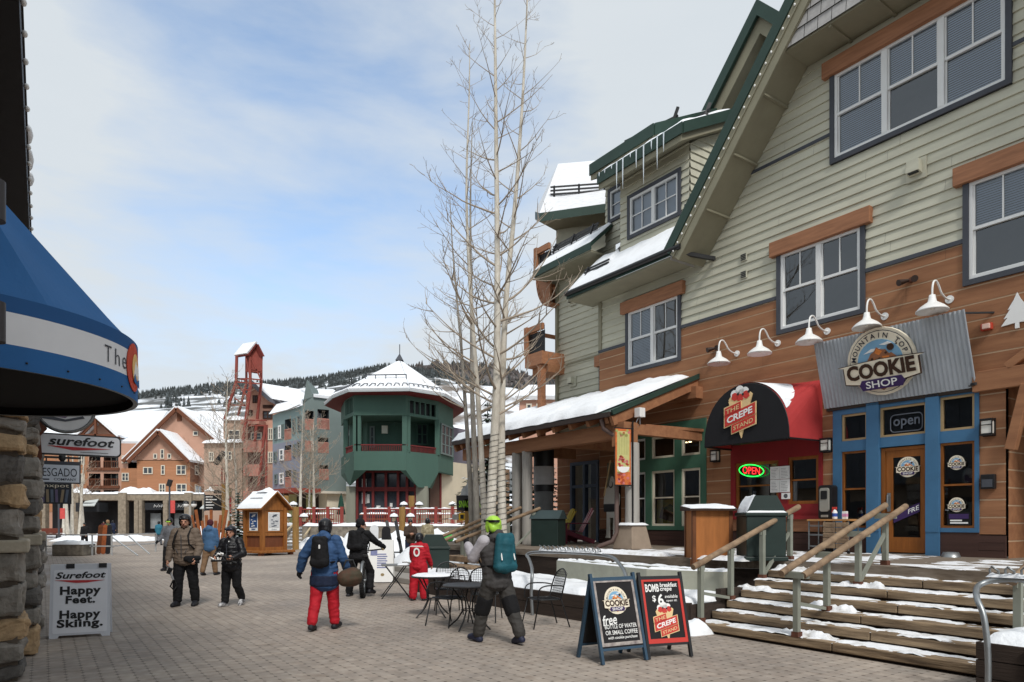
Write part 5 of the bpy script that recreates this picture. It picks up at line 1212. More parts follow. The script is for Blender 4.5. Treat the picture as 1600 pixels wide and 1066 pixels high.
# white sandwich board
t = thing('sandwich_board', 'white sandwich board reading Surefoot Happy Feet. Happy Skiing.', 'sandwich board', (-6.24, 9.9, 0), R(26))
for s in (-1, 1):
    m = MB(); A = R(9) * s; m.M = Matrix.Translation((0, 0, 1.0)) @ Matrix.Rotation(A, 4, 'X') @ Matrix.Translation((0, 0, -1.03))
    y0, y1 = (-.035, 0) if s < 0 else (0, .035)
    if True:
        m.pxz([(-.37, .0), (-.28, 0), (-.25, .05), (.25, .05), (.28, 0), (.37, 0), (.37, 1.03), (.37, 1.06), (-.37, 1.06), (-.37, 1.03)], y0, y1, 0)
        yy = y0 - .004 if s < 0 else y1 + .004
        m.pxz(rrect(-.33, .33, .08, .98, .02), min(yy, y0), max(yy, y0), 1)
    m.build('panel', [mat('board_plastic', (214, 216, 222), .45, .04, 4), mat('board_insert', (232, 233, 238), .5, .03, 4)], t)
    if s < 0:
        m2_ = MB(); m2_.M = m.M
        text(m2_, 'Surefoot', 0, .9, .62, .095, -.045, 0, bold=.05, shear=.25); m2_.pxz([(-.32, .835), (.3, .82), (.08, .79), (-.06, .788)], -.045, -.04, 1)
        text(m2_, 'Happy', 0, .665, .5, .155, -.045, 0, bold=.075, space=1.08); text(m2_, 'Feet.', .0, .55, .36, .115, -.045, 0, bold=.075, space=1.08); text(m2_, 'Happy', 0, .325, .5, .155, -.045, 0, bold=.075, space=1.08); text(m2_, 'Skiing.', 0, .2, .56, .15, -.045, 0, bold=.075, space=1.08); m2_.build('lettering', [M_black, mat('swoosh_red', (190, 60, 62))], t)
        for x in (-.13, .27):
            h = MB(); h.M = m.M; h.box(x - .05, x + .05, -.05, .03, 1.0, 1.065); h.build('hinge', M_black, t)
# ------------------------------------------------------------------ the two chalk sandwich boards
def aframe(label, p, rz, fm, face, H_=1.0, W_=.62, cat='sandwich board'):
    t = thing('sandwich_board', label, cat, p, rz)
    A = 15
    for s in (-1, 1):
        m = MB(); m.M = Matrix.Translation((0, 0, H_)) @ Matrix.Rotation(R(A) * s, 4, 'X') @ Matrix.Translation((0, 0, -H_))
        for x in (-W_ / 2, W_ / 2): m.box(x - .018, x + .018, -.02, .02, -.03, H_ + (.05 if s < 0 else 0))
        m.box(-W_ / 2, W_ / 2, -.015, .015, H_ - .04, H_); m.box(-W_ / 2 + .018, W_ / 2 - .018, -.012, .012, .12, .15); m.build('frame', fm, t)
        p_ = MB(); p_.M = m.M; p_.box(-W_ / 2 + .018, W_ / 2 - .018, -.006, .008, .15, H_ - .04); p_.build('back_panel', M_chalk, t)
        if s < 0: face(m.M, t)
    return t
def f1(M, t):
    m = MB(); m.M = M
    for b in ((-.29, .29, .17, .21), (-.29, .29, .92, .96), (-.29, -.26, .21, .92), (.26, .29, .21, .92)): m.box(b[0], b[1], -.014, -.006, b[2], b[3])
    m.build('border', mat('worn_grey_border', (190, 182, 176), .7, .3, 9, rgb2=(120, 110, 110)), t)
    m = MB(); m.M = M; cookie_emblem(m, .0, .70, .165, -.012, dy=.0015, th=.004, dark=False); m.build('emblem', EMB, t)
    m = MB(); m.M = M; text(m, 'free', -.13, .475, .2, .12, -.010, 0, bold=.03, shear=.15, slope=.08); text(m, 'BOTTLE OF WATER', .015, .395, .46, .05, -.010, 0, bold=.02); text(m, 'OR SMALL COFFEE', .015, .325, .46, .05, -.010, 0, bold=.02); text(m, 'with cookie purchase', .02, .26, .42, .045, -.010, 0, bold=.02, shear=.2); m.build('lettering', M_whitep, t)
def f2(M, t):
    m = MB(); m.M = M
    for b in ((-.29, .29, .15, .205), (-.29, .29, .905, .96), (-.29, -.24, .205, .905), (.24, .29, .205, .905)): m.box(b[0], b[1], -.014, -.006, b[2], b[3])
    m.build('border', M_redp, t)
    m = MB(); m.M = M; text(m, 'BOMB', -.13, .825, .19, .1, -.010, 0, bold=.05); text(m, 'breakfast', .1, .86, .24, .055, -.010, 0, bold=.04, shear=.15); text(m, 'crepe', .06, .795, .16, .055, -.010, 0, bold=.04, shear=.15)
    text(m, '$', -.12, .69, .05, .085, -.010, 0, bold=.03); text(m, '6', -.03, .68, .08, .14, -.010, 0, bold=.05); text(m, 'available', .12, .715, .18, .04, -.010, 0, bold=.02, shear=.15); text(m, 'open til.', .12, .66, .15, .035, -.010, 0, bold=.02, shear=.15); m.build('lettering', M_whitep, t)
    m = MB(); m.M = M; crepe_emblem(m, .0, .41, .2, -.012, dy=.0015, th=.004); m.build('emblem', CRP, t)
aframe('chalk sandwich board with blue frame and round cookie emblem offering a free bottle of water', (1.2, 8.2, 0), R(27), mat('slate_blue_frame', (52, 76, 96), .5, .12, 5), f1, .98, .62)
aframe('chalk sandwich board with red border advertising a bomb breakfast crepe for $6', (1.83, 8.48, 0), R(18), M_black, f2, .97, .58)
# ================================================================== beyond the street: plaza, hills, lodges, headframe
class PL:      # vertical plane through two measured points; u runs along it, off is towards the camera
    def __init__(s, px0, Y0, px1, Y1):
        s.a = at(px0, YHP, Y0); s.a.z = 0; b = at(px1, YHP, Y1); b.z = 0
        s.L = (b - s.a).length; s.d = (b - s.a).normalized(); s.n = Vector((s.d.y, -s.d.x, 0))
        if s.n.dot(s.a) > 0: s.n = -s.n
    def uz(s, px, py):
        r = Vector(((px - CXP) / FPX, 1, 0)); k = s.a.dot(s.n) / r.dot(s.n); q = r * k
        return (q - s.a).dot(s.d), EYE + (YHP - py) / FPX * k
    def P(s, u, z, off=0.0): return s.a + s.d * u + s.n * off + Vector((0, 0, z))
    def pt(s, px, py, off=0.0): return s.P(*s.uz(px, py), off)
    def rect(s, px0, py0, px1, py1):
        pm = (px0 + px1) / 2; u0 = s.uz(px0, py0)[0]; u1 = s.uz(px1, py0)[0]; z1 = s.uz(pm, py0)[1]; z0 = s.uz(pm, py1)[1]; return (min(u0, u1), max(u0, u1), z0, z1)
    def wall(s, mb, u0, u1, z0, z1, holes=(), mi=0, rec=1.2, mr=1, off=0.0):
        us = sorted({u0, u1} | {q for h in holes for q in h[:2]}); zs = sorted({z0, z1} | {q for h in holes for q in h[2:4]})
        for a, b in zip(us, us[1:]):
            for c, d in zip(zs, zs[1:]):
                if any(h[0] <= a + 1e-6 and h[1] >= b - 1e-6 and h[2] <= c + 1e-6 and h[3] >= d - 1e-6 for h in holes): continue
                mb.quad(s.P(a, c, off), s.P(b, c, off), s.P(b, d, off), s.P(a, d, off), mi)
        for a, b, c, d in holes:
            f = [s.P(a, c, off), s.P(b, c, off), s.P(b, d, off), s.P(a, d, off)]; g = [s.P(a, c, off - rec), s.P(b, c, off - rec), s.P(b, d, off - rec), s.P(a, d, off - rec)]
            mb.add(f + g, [(4, 5, 6, 7), (0, 1, 5, 4), (1, 2, 6, 5), (2, 3, 7, 6), (3, 0, 4, 7)], mr)
    def box(s, mb, u0, u1, z0, z1, o0, o1, mi=0):
        mb.hexa([s.P(u0, z0, o1), s.P(u1, z0, o1), s.P(u1, z0, o0), s.P(u0, z0, o0), s.P(u0, z1, o1), s.P(u1, z1, o1), s.P(u1, z1, o0), s.P(u0, z1, o0)], mi)
    def win(s, parent, r, fm, off=0.0, cols=2, rows_=2, t=.12, gm=None):
        u0, u1, z0, z1 = r; m = MB()
        s.box(m, u0, u0 + t, z0, z1, off, off + .1); s.box(m, u1 - t, u1, z0, z1, off, off + .1); s.box(m, u0 + t, u1 - t, z0, z0 + t, off, off + .1); s.box(m, u0 + t, u1 - t, z1 - t, z1, off, off + .1)
        for k in range(1, cols): u = u0 + (u1 - u0) * k / cols; s.box(m, u - t / 2, u + t / 2, z0 + t, z1 - t, off, off + .09)
        for k in range(1, rows_): z = z0 + (z1 - z0) * k / rows_; s.box(m, u0 + t, u1 - t, z - t * .3, z + t * .3, off, off + .07)
        o = m.build('window', fm, parent); g = MB(); g.quad(s.P(u0 + t, z0 + t, off + .04), s.P(u1 - t, z0 + t, off + .04), s.P(u1 - t, z1 - t, off + .04), s.P(u0 + t, z1 - t, off + .04)); g.build('pane', gm or M_farglass, o); return o
M_farglass = mat('far_window_glass', (58, 64, 70), .12, .5, .8, spec=.6)
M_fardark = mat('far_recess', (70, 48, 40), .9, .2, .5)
# ------------------------------------------------------------------ ground
m = MB(); m.quad((-150, -180, 0), (260, -180, 0), (260, 90, 0), (-150, 90, 0)); pl = m.build('plaza', mat('pavers', (130, 118, 108)), None); pl.matrix_world = FM.copy(); struct(pl)
pm = MATS['pavers']; N = pm.node_tree.nodes; L = pm.node_tree.links; P_ = N['Principled BSDF']; P_.inputs['Roughness'].default_value = .8
for l in list(P_.inputs['Base Color'].links): L.remove(l)
tcn = N.new('ShaderNodeTexCoord'); mpn = N.new('ShaderNodeMapping'); mpn.inputs['Rotation'].default_value = (0, 0, R(90)); L.new(tcn.outputs['Object'], mpn.inputs['Vector'])
br = N.new('ShaderNodeTexBrick'); br.inputs['Scale'].default_value = 1; br.inputs['Brick Width'].default_value = .153; br.inputs['Row Height'].default_value = .153; br.inputs['Mortar Size'].default_value = .0035; br.inputs['Mortar Smooth'].default_value = .6; br.offset = 0
br.inputs['Color1'].default_value = lin((168, 158, 148)); br.inputs['Color2'].default_value = lin((154, 146, 138)); br.inputs['Mortar'].default_value = lin((134, 125, 118)); br.inputs['Bias'].default_value = -.1
L.new(mpn.outputs[0], br.inputs['Vector'])
def nse(sc, det, lo, hi, c0, c1):
    q = N.new('ShaderNodeTexNoise'); q.inputs['Scale'].default_value = sc; q.inputs['Detail'].default_value = det; L.new(tcn.outputs['Object'], q.inputs['Vector'])
    r = N.new('ShaderNodeValToRGB'); r.color_ramp.elements[0].position = lo; r.color_ramp.elements[1].position = hi; r.color_ramp.elements[0].color = c0; r.color_ramp.elements[1].color = c1; L.new(q.outputs['Fac'], r.inputs['Fac']); return r
# the corners between four pavers gape as dark dots
sx = N.new('ShaderNodeSeparateXYZ'); L.new(mpn.outputs[0], sx.inputs[0])
def pp(o):
    q = N.new('ShaderNodeMath'); q.operation = 'PINGPONG'; q.inputs[1].default_value = .0765; L.new(o, q.inputs[0]); return q.outputs[0]
hy = N.new('ShaderNodeMath'); hy.operation = 'MAXIMUM'; L.new(pp(sx.outputs['X']), hy.inputs[0]); L.new(pp(sx.outputs['Y']), hy.inputs[1])
ms = N.new('ShaderNodeMapRange'); ms.inputs[1].default_value = .011; ms.inputs[2].default_value = .021; L.new(hy.outputs[0], ms.inputs[0])
mxa = N.new('ShaderNodeMix'); mxa.data_type = 'RGBA'; mxa.inputs[6].default_value = (.40, .38, .37, 1); mxa.inputs[7].default_value = (1, 1, 1, 1); L.new(ms.outputs[0], mxa.inputs[0])
def mul(a, b):
    q = N.new('ShaderNodeMix'); q.data_type = 'RGBA'; q.blend_type = 'MULTIPLY'; q.inputs[0].default_value = 1; L.new(a, q.inputs[6]); L.new(b, q.inputs[7]); return q.outputs[2]
col = mul(br.outputs['Color'], mxa.outputs[2])
col = mul(col, nse(.45, 8, .3, .7, (.74, .73, .73, 1), (1.12, 1.1, 1.07, 1)).outputs[0])
col = mul(col, nse(7, 3, .3, .7, (.84, .81, .79, 1), (1.1, 1.1, 1.1, 1)).outputs[0])
dk = nse(.17, 9, .56, .66, (1, 1, 1, 1), (.78, .77, .78, 1)); col = mul(col, dk.outputs[0])      # damp melt patches
gt = nse(2.3, 12, .60, .70, (1, 1, 1, 1), (.80, .77, .74, 1)); col = mul(col, gt.outputs[0])     # grit and gum
L.new(col, P_.inputs['Base Color'])
rr_ = N.new('ShaderNodeMapRange'); rr_.inputs[1].default_value = .78; rr_.inputs[2].default_value = 1; rr_.inputs[3].default_value = .45; rr_.inputs[4].default_value = .85; L.new(dk.outputs[0], rr_.inputs[0]); L.new(rr_.outputs[0], P_.inputs['Roughness'])
bpn = N.new('ShaderNodeBump'); bpn.inputs['Strength'].default_value = .4; bpn.inputs['Distance'].default_value = .006; L.new(br.outputs['Fac'], bpn.inputs['Height']); bpn.invert = True; L.new(bpn.outputs[0], P_.inputs['Normal'])
m = MB(); m.quad((-900, -60, -.12), (1200, -60, -.12), (1200, 900, -.12), (-900, 900, -.12)); struct(m.build('snowfield', M_snow))
# patches of snow lying about the far plaza
m = MB()
for px, py, w_, d_, h, sd in ((150, 846, 8, 4, .35, 1), (620, 868, 6.5, 3.0, .75, 2), (520, 858, 5, 2.2, .5, 3), (365, 842, 6, 3, .6, 4), (745, 866, 5, 2.2, .5, 5), (100, 842, 9, 4, .3, 6), (585, 856, 5, 2.5, .8, 7), (345, 836, 9, 3, .7, 8), (680, 872, 4, 2, .5, 9)):
    g = gnd(px, py); m.snow((g.x - w_ / 2, g.y, 0), (g.x + w_ / 2, g.y, 0), (g.x + w_ / 2, g.y + d_, 0), (g.x - w_ / 2, g.y + d_, 0), h, 36, 16, amp=.8, fr=.9, edge=1.1, seed=sd)
struct(m.build('snow_drift', M_snow), 'stuff')
# ------------------------------------------------------------------ hills
def hill(name, ridge, Y0, base_py, Y1, rgbs, sc, thr, n=120, k=24, rough=.012):
    m = MB(); vs = []
    xs = [ridge[0][0] + (ridge[-1][0] - ridge[0][0]) * i / n for i in range(n + 1)]
    def ry(x):
        for (a, b), (c, d) in zip(ridge, ridge[1:]):
            if a <= x <= c: return b + (d - b) * (x - a) / (c - a)
        return ridge[-1][1]
    for j in range(k + 1):
        t = j / k
        for x in xs:
            Y = Y0 + (Y1 - Y0) * t; p0 = at(x, ry(x), Y0).z; z = p0 * (1 - t) ** 1.15 + (-1) * t; X = (x - CXP) / FPX * Y0
            z += Y0 * rough * (1 - t) * t * 3 * vn(X * .012, Y * .012, 3)
            vs.append((X, Y, z))
    w_ = n + 1; m.add(vs, [(j * w_ + i, j * w_ + i + 1, (j + 1) * w_ + i + 1, (j + 1) * w_ + i) for j in range(k) for i in range(n)], 0, True)
    return struct(m.build(name, mat(name + '_cover', rgbs[0], .95, .2, sc, rgb2=rgbs[1], thr=thr, detail=8)))  # cover colours greyed for mild distance haze
HL = [(-700, 640), (0, 628), (222, 622), (262, 616), (300, 613), (345, 607), (420, 604), (480, 600), (540, 590), (600, 578), (700, 590), (900, 640)]
hill('ski_hill', HL, 620, 700, 130, ((96, 98, 98), (232, 236, 242)), .035, (.46, .56))
hill('forest_hill', [(480, 640), (560, 600), (620, 580), (660, 571), (700, 569), (760, 573), (800, 580), (850, 592), (950, 610), (1200, 640)], 900, 700, 300, ((72, 68, 68), (112, 106, 104)), .05, (.4, .6))
hill('meadow_slope', [(600, 660), (640, 640), (660, 604), (720, 600), (800, 606), (870, 622), (1000, 660)], 330, 700, 180, ((120, 112, 106), (226, 230, 236)), .06, (.42, .56))
# conifers massed along the ridge
random.seed(21); m = MB()
def conifer(mb, p, h, r, tiers=3, n=6):
    for k in range(tiers):
        z0 = h * (.08 + .28 * k); z1 = min(h, z0 + h * .5); rr = r * (1 - .26 * k); a0 = random.random() * 6; vs = []
        for i in range(n): a = a0 + 2 * math.pi * i / n; q = rr * random.uniform(.75, 1.15); vs.append((p[0] + q * math.cos(a), p[1] + q * math.sin(a), p[2] + z0 - random.uniform(0, .06) * h))
        mb.add(vs + [(p[0], p[1], p[2] + z1)], [(i, (i + 1) % n, n) for i in range(n)], random.choice([0, 0, 1]))
def hz(x, Y, Y0=620, Y1=130):
    pxr = (x / Y0) * FPX + CXP; t = (Y0 - Y) / (Y0 - Y1); ry = None
    for (a, b), (c, d) in zip(HL, HL[1:]):
        if a <= pxr <= c: ry = b + (d - b) * (pxr - a) / (c - a)
    return at(0, ry, Y0).z * (1 - t) ** 1.15 - t + Y0 * .012 * (1 - t) * t * 3 * vn(x * .012, Y * .012, 3)
cnt = 0
while cnt < 2200:
    x = random.uniform(-380, 10); t = random.random() ** 3.2
    Y = 618 - t * 330
    if t > .02 and vn(x * .03, Y * .03) < -.02 + t * .9: continue
    conifer(m, (x, Y, hz(x, Y) - .5), random.uniform(3.5, 8.5), random.uniform(1.2, 2.1)); cnt += 1
struct(m.build('ridge_forest', [mat('far_conifer', (62, 66, 66), .95, .3, .3), mat('far_conifer_snow', (84, 90, 92), .95, .3, .3)]), 'stuff')  # needle tones greyed, the slight haze lies in the colour
m = MB()
for k in range(1300):
    x = random.uniform(-260, 260); Y = 895 - random.random() ** 2 * 300; px = x / 900 * FPX + CXP
    R_ = [(480, 640), (560, 600), (620, 580), (660, 571), (700, 569), (760, 573), (800, 580), (850, 592), (950, 610), (1200, 640)]
    ry = 600
    for (a, b), (c, d) in zip(R_, R_[1:]):
        if a <= px <= c: ry = b + (d - b) * (px - a) / (c - a)
    t = (900 - Y) / 600; conifer(m, (x, Y, at(0, ry, 900).z * (1 - t) ** 1.15 - 1), random.uniform(7, 12), random.uniform(2, 4), 2, 5)
struct(m.build('slope_forest', [mat('far_bare_forest', (82, 76, 74), .95, .3, .3), mat('far_conifer', (48, 54, 52))]), 'stuff')  # greyed the same way for the far haze
# ------------------------------------------------------------------ brown lodge at the head of the street
M_lodge = mat('terracotta_siding', (172, 122, 90), .85, .12, .8, st=(.3, .3, 4)); M_lodgep = mat('rose_brown_stucco', (186, 146, 126), .85, .08, .6); M_cedar2 = mat('brown_fascia', (108, 66, 46), .8, .15, 1)
M_beige = mat('cream_far_frame', (214, 206, 190), .7, .05, 2); M_arc = mat('arcade_stone', (146, 134, 118), .9, .3, 2.5, bump=.4); M_awn = mat('charcoal_awning', (40, 42, 46), .8, .15, 2)
YL = 95.0
lg = thing('lodge', 'terracotta and rose-brown lodge with snowy gables at the head of the street', 'building', (0, 0, 0))
F0 = PL(100, YL + 4, 700, YL + 4); F1 = PL(100, YL, 700, YL)
m = MB()
bal = [F0.rect(*q) for q in ((139, 711, 157, 731), (162, 711, 185, 731), (139, 740, 157, 759), (162, 740, 185, 759), (139, 766, 157, 780), (162, 766, 185, 780))]
u0, u1, _, z1 = F0.rect(60, 692, 222, 800)
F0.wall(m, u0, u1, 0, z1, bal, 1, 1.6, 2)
r = F0.rect(190, 732, 222, 800); F0.box(m, r[0], r[1], r[2], r[3], 0, .06, 0); r = F0.rect(60, 700, 137, 800); F0.box(m, r[0], r[1], r[2], r[3], 0, .06, 0)
g1 = [F0.pt(x, y) for x, y in ((200, 720), (221, 694), (279, 640), (338, 688), (338, 760), (200, 760))]; m.poly(g1, 1)
m.poly([F0.pt(128, 682, -.8), F0.pt(155.5, 657, -.8), F0.pt(188, 684, -.8)], 1); m.quad(F0.pt(128, 682, -.8), F0.pt(188, 682, -.8), F0.pt(188, 695, -.8), F0.pt(128, 695, -.8), 1)
m.build('rear_wall', [M_lodge, M_lodgep, M_fardark], lg)
m = MB()
for h in bal:
    F0.box(m, h[0], h[1], h[2] + .9, h[2] + 1.0, .0, .08); 
    for k in range(9): u = h[0] + (h[1] - h[0]) * k / 8; F0.box(m, u - .03, u + .03, h[2], h[2] + .9, .02, .06)
    F0.box(m, h[0] - .2, h[1] + .2, h[2] - .4, h[2], 0, .25); 
m.build('balcony_rail', M_cedar2, lg)
for h in bal: F0.win(lg, ((h[0] + h[1]) / 2 - .9, (h[0] + h[1]) / 2 + .9, h[2] + .05, h[2] + 2.0), M_beige, off=-1.55)
for q in ((191, 712, 202, 724), (191, 739, 202, 752), (124, 712, 133, 726), (124, 740, 133, 756)): F0.win(lg, F0.rect(*q), M_beige, off=.06)
m = MB(); F1w = PL(100, YL, 700, YL)
zt = F1.uz(250, 719)[1]; ua, ub = F1.uz(214, 719)[0], F1.uz(297, 719)[0]; F1.wall(m, ua, ub, 0, zt, (), 0)
m.poly([F1.pt(207, 720), F1.pt(252, 676), F1.pt(298, 720)], 1)
S1 = PL(297, YL, 325, YL + 9); us = S1.L; S1.wall(m, 0, us, 0, zt, (), 0); m.quad(S1.P(0, zt - 3), S1.P(us, zt - 3), S1.P(us, zt), S1.P(0, zt), 1)
m.build('front_wing_wall', [M_lodge, M_lodgep], lg)
for q in ((224, 730, 239, 741), (252, 727, 258, 742), (276, 727, 291, 742), (249, 756, 259, 773), (276, 756, 292, 773), (251, 702, 257, 717), (240, 709, 246, 717), (262, 709, 268, 717)): F1.win(lg, F1.rect(*q), M_beige, off=.02, cols=2 if q[2] - q[0] > 9 else 1, rows_=1 if q[3] - q[1] < 12 else 2)
for q in ((304, 728, 314, 743), (304, 758, 314, 774)): S1.win(lg, S1.rect(*q), M_beige, off=.02)
F0.win(lg, F0.rect(302, 674, 310, 681), M_beige, off=.02, cols=1, rows_=1)
m = MB(); r = F0.rect(277, 645, 284, 658); F0.box(m, *r, 0, .1); m.build('gable_louvre', M_cedar2, lg)
def roofq(mb, pts, th=.35, mi=0):
    P = [Vector(p) for p in pts]; n_ = (P[1] - P[0]).cross(P[2] - P[0]).normalized(); n_ = n_ if n_.z > 0 else -n_
    n = len(P); mb.add([p for p in P] + [p + n_ * th for p in P], [tuple(range(n)), tuple(range(n, 2 * n))[::-1]] + [(i, (i + 1) % n, (i + 1) % n + n, i + n) for i in range(n)], mi)
m = MB()
D = Vector((0, 12, 0))
pk = F1.pt(252, 674, .8); el = F1.pt(205, 722, .8); er = F1.pt(299, 722, .8); B9 = Vector((0, 10, 0)); roofq(m, [el, pk, pk + B9, el + B9]); roofq(m, [pk, er, er + B9, pk + B9])
pk = F0.pt(279, 638, .6); el = F0.pt(196, 720, .6); er = F0.pt(340, 690, .6); roofq(m, [el, pk, pk + D * 1.4, el + D * 1.4]); roofq(m, [pk, er, er + D * 1.4, pk + D * 1.4])
pk = F0.pt(155.5, 654, 1.2); el = F0.pt(126, 684, 1.2); er = F0.pt(190, 684, 1.2); roofq(m, [el, pk, pk + D, el + D]); roofq(m, [pk, er, er + D, pk + D])
a = F0.pt(60, 693, 0); b = F0.pt(230, 693, 0); c = at(262, 645, 112); d = at(90, 648, 112); roofq(m, [a, b, c, d])
a = F0.pt(300, 690, -2); b = F0.pt(352, 690, -2); c = at(352, 646, 112); d = at(300, 646, 112); roofq(m, [a, b, c, d])
roofq(m, [at(262, 645, 112), at(90, 648, 112), at(90, 690, 130), at(262, 690, 130)])
m.build('snow_roof', M_snow, lg)
m = MB()
for (x0, y0, x1, y1, pl_) in ((205, 723, 252, 676, F1), (252, 676, 299, 723, F1), (196, 722, 279, 640, F0), (279, 640, 340, 692, F0), (126, 686, 155.5, 656, F0), (155.5, 656, 190, 686, F0)):
    m.bar(pl_.pt(x0, y0, .85 if pl_ is F1 else .7), pl_.pt(x1, y1, .85 if pl_ is F1 else .7), .25, .5)
m.bar(F0.pt(155.5, 656, .9), F0.pt(155.5, 684, .9), .3); m.bar(F0.pt(130, 682, .9), F0.pt(187, 682, .9), .3, .4)
m.build('bargeboard', M_cedar2, lg)
# arcade
ar = thing('stone_arcade', 'low stone-piered arcade with snow on its ledge in front of the lodge', 'arcade', (0, 0, 0))
F2 = PL(60, YL - 3, 700, YL - 3); m = MB(); u0, u1, z0, z1 = F2.rect(66, 772, 335, 782); F2.box(m, u0, u1, z0, z1, -2.5, 0); m.build('beam', M_arc, ar)
for a, b in ((66, 74), (114, 125), (187, 199), (212, 218), (219, 224), (257, 264), (290, 301), (318, 324)):
    m = MB(); r = F2.rect(a, 770, b, 835); F2.box(m, r[0], r[1], 0, r[3] if b - a > 7 else z0, -.4, .4); m.build('pier', M_arc, ar)
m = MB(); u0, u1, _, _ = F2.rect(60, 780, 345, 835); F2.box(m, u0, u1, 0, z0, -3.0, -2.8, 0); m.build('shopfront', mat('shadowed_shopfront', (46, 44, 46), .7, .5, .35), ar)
for a, b, y0, y1 in ((227, 253, 786, 797), (265, 290, 786, 797)):
    m = MB(); r = F2.rect(a, y0, b, y1); F2.box(m, *r, -.6, .1, 0); c = (r[0] + r[1]) / 2; 
    for k in range(9): u = c + .1 + .17 * k; m.bar(F2.P(u, r[2] + .35 + .12 * (k % 2), .12), F2.P(u + .12, r[2] + .75 - .1 * (k % 3), .12), .07, .04, 1)
    m.build('fabric_sign', [M_awn, M_whitep], ar)
    m = MB(); r = F2.rect(a + 2, 802, b - 8, 826); F2.box(m, *r, -1.2, -1.0); m.build('display_window', mat('display_window', (120, 124, 126), .3, .7, .5), ar)
m = MB(); q = [F2.pt(145, 792, 2.6), F2.pt(166, 792, 2.6), F2.pt(156, 781, .2), F2.pt(135, 784, .2)]; roofq(m, q, .1); m.build('shop_awning', mat('pale_awning', (190, 194, 192), .7, .05, 2), ar)
m = MB(); F2.box(m, *F2.rect(130, 786, 166, 800), -.5, 1.6); m.build('awning_side', M_awn, ar)
m = MB(); q = [F2.pt(320, 796, 1.5), F2.pt(336, 796, 1.5), F2.pt(336, 784, 0), F2.pt(320, 788, 0)]; roofq(m, q, .1); m.build('shop_awning', mat('pale_awning', (190, 194, 192)), ar)
m = MB()
for a, b, h in ((64, 90, .6), (106, 130, .8), (184, 235, .7), (128, 184, .25), (235, 300, .3), (300, 335, .25)):
    q = F2.rect(a, 772, b, 775); p0 = F2.P(q[0], z1 + .0, .1); p1 = F2.P(q[1], z1, .1); p2 = F2.P(q[1], z1, -2.4); p3 = F2.P(q[0], z1, -2.4); m.snow(p0, p1, p2, p3, h, 30, 8, amp=.7, fr=.7, edge=.8, seed=a)
m.build('snow', M_snow, ar)
# ------------------------------------------------------------------ salmon gabled building with link wing
M_salmon = mat('salmon_stucco', (200, 156, 136), .85, .08, .5); M_taupe = mat('taupe_stucco', (178, 152, 134), .85, .08, .5); M_redsteel = mat('barn_red_steel', (132, 62, 52), .65, .15, 1.5); M_reddeck = mat('red_balcony', (176, 124, 110), .8, .15, 2)
sb = thing('salmon_building', 'salmon gabled building with swooping snow roof behind the red headframe', 'building', (0, 0, 0))
F3 = PL(320, 76, 440, 76); m = MB()
m.poly([F3.pt(x, y) for x, y in ((384, 835), (384, 617), (397, 600), (408, 612), (425, 626), (440, 633), (440, 835))], 0)
F3b = PL(300, 78, 400, 78); m.poly([F3b.pt(x, y) for x, y in ((349, 835), (349, 657), (386, 657), (386, 835))], 1); m.poly([F3b.pt(x, y, .5) for x, y in ((322, 835), (322, 694), (381, 693), (381, 835))], 1)
rc = F3.rect(388, 664, 414, 800); F3.box(m, rc[0], rc[1], rc[2], rc[3], -.05, .12, 2)
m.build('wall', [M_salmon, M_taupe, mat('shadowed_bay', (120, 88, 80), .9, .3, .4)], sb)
for q, pl_ in (((395, 618, 403, 630), F3), ((389, 641, 395, 650), F3), ((411, 633, 427, 638), F3), ((411, 642, 426, 655), F3), ((393, 676, 410, 688), F3), ((419, 669, 427, 688), F3), ((419, 706, 427, 724), F3), ((357, 672, 376, 689), F3b), ((330, 707, 338, 722), F3b), ((354, 706, 366, 720), F3b)):
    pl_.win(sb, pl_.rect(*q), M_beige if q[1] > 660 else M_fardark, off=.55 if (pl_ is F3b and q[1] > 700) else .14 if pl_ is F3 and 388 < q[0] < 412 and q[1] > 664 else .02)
m = MB(); bk = Vector((0, 14, 0)); P = [F3.pt(x, y, .6) for x, y in ((384, 616), (397, 598), (409, 611), (425, 625), (442, 633), (458, 636))]
for a, b in zip(P, P[1:]): roofq(m, [a, b, b + bk + Vector((-2.5, 0, 0)), a + bk + Vector((-2.5, 0, 0))], .3)
q = [F3.pt(397, 599, .6), at(470, 614, 92), at(490, 610, 92), F3.pt(460, 636, .4)]; roofq(m, [F3.pt(399, 600, .5), F3.pt(425, 624, .5), at(488, 634, 70), at(488, 613, 92), at(430, 606, 90)], .2)
a = F3b.pt(348, 657, .3); b = F3b.pt(387, 657, .3); m.snow(a, b, b + Vector((0, 4, .4)), a + Vector((0, 4, .4)), .45, 20, 8, edge=.5); a = F3b.pt(321, 694, 1.0); b = F3b.pt(382, 693, 1.0); m.snow(a, b, b + Vector((0, 1.2, .1)), a + Vector((0, 1.2, .1)), .35, 24, 6, edge=.3)
m.build('snow_roof', M_snow, sb)
m = MB()
for a, b in zip(P, P[1:]): m.bar(a + Vector((0, -.1, -.1)), b + Vector((0, -.1, -.1)), .2, .4)
m.build('bargeboard', mat('grey_bargeboard', (96, 98, 106), .8, .1, 1), sb)
m = MB()
for y0, y1 in ((690, 705), (727, 742), (768, 778)): r = F3.rect(386, y0, 414, y1); F3.box(m, r[0], r[1], r[2], r[3], .9, 1.05); F3.box(m, r[0], r[1], r[2] - .2, r[2], .1, 1.05)
r = F3.rect(388, 660, 416, 667); F3.box(m, r[0], r[1], r[2], r[3], .1, 2.2); m.build('balcony', M_reddeck, sb)
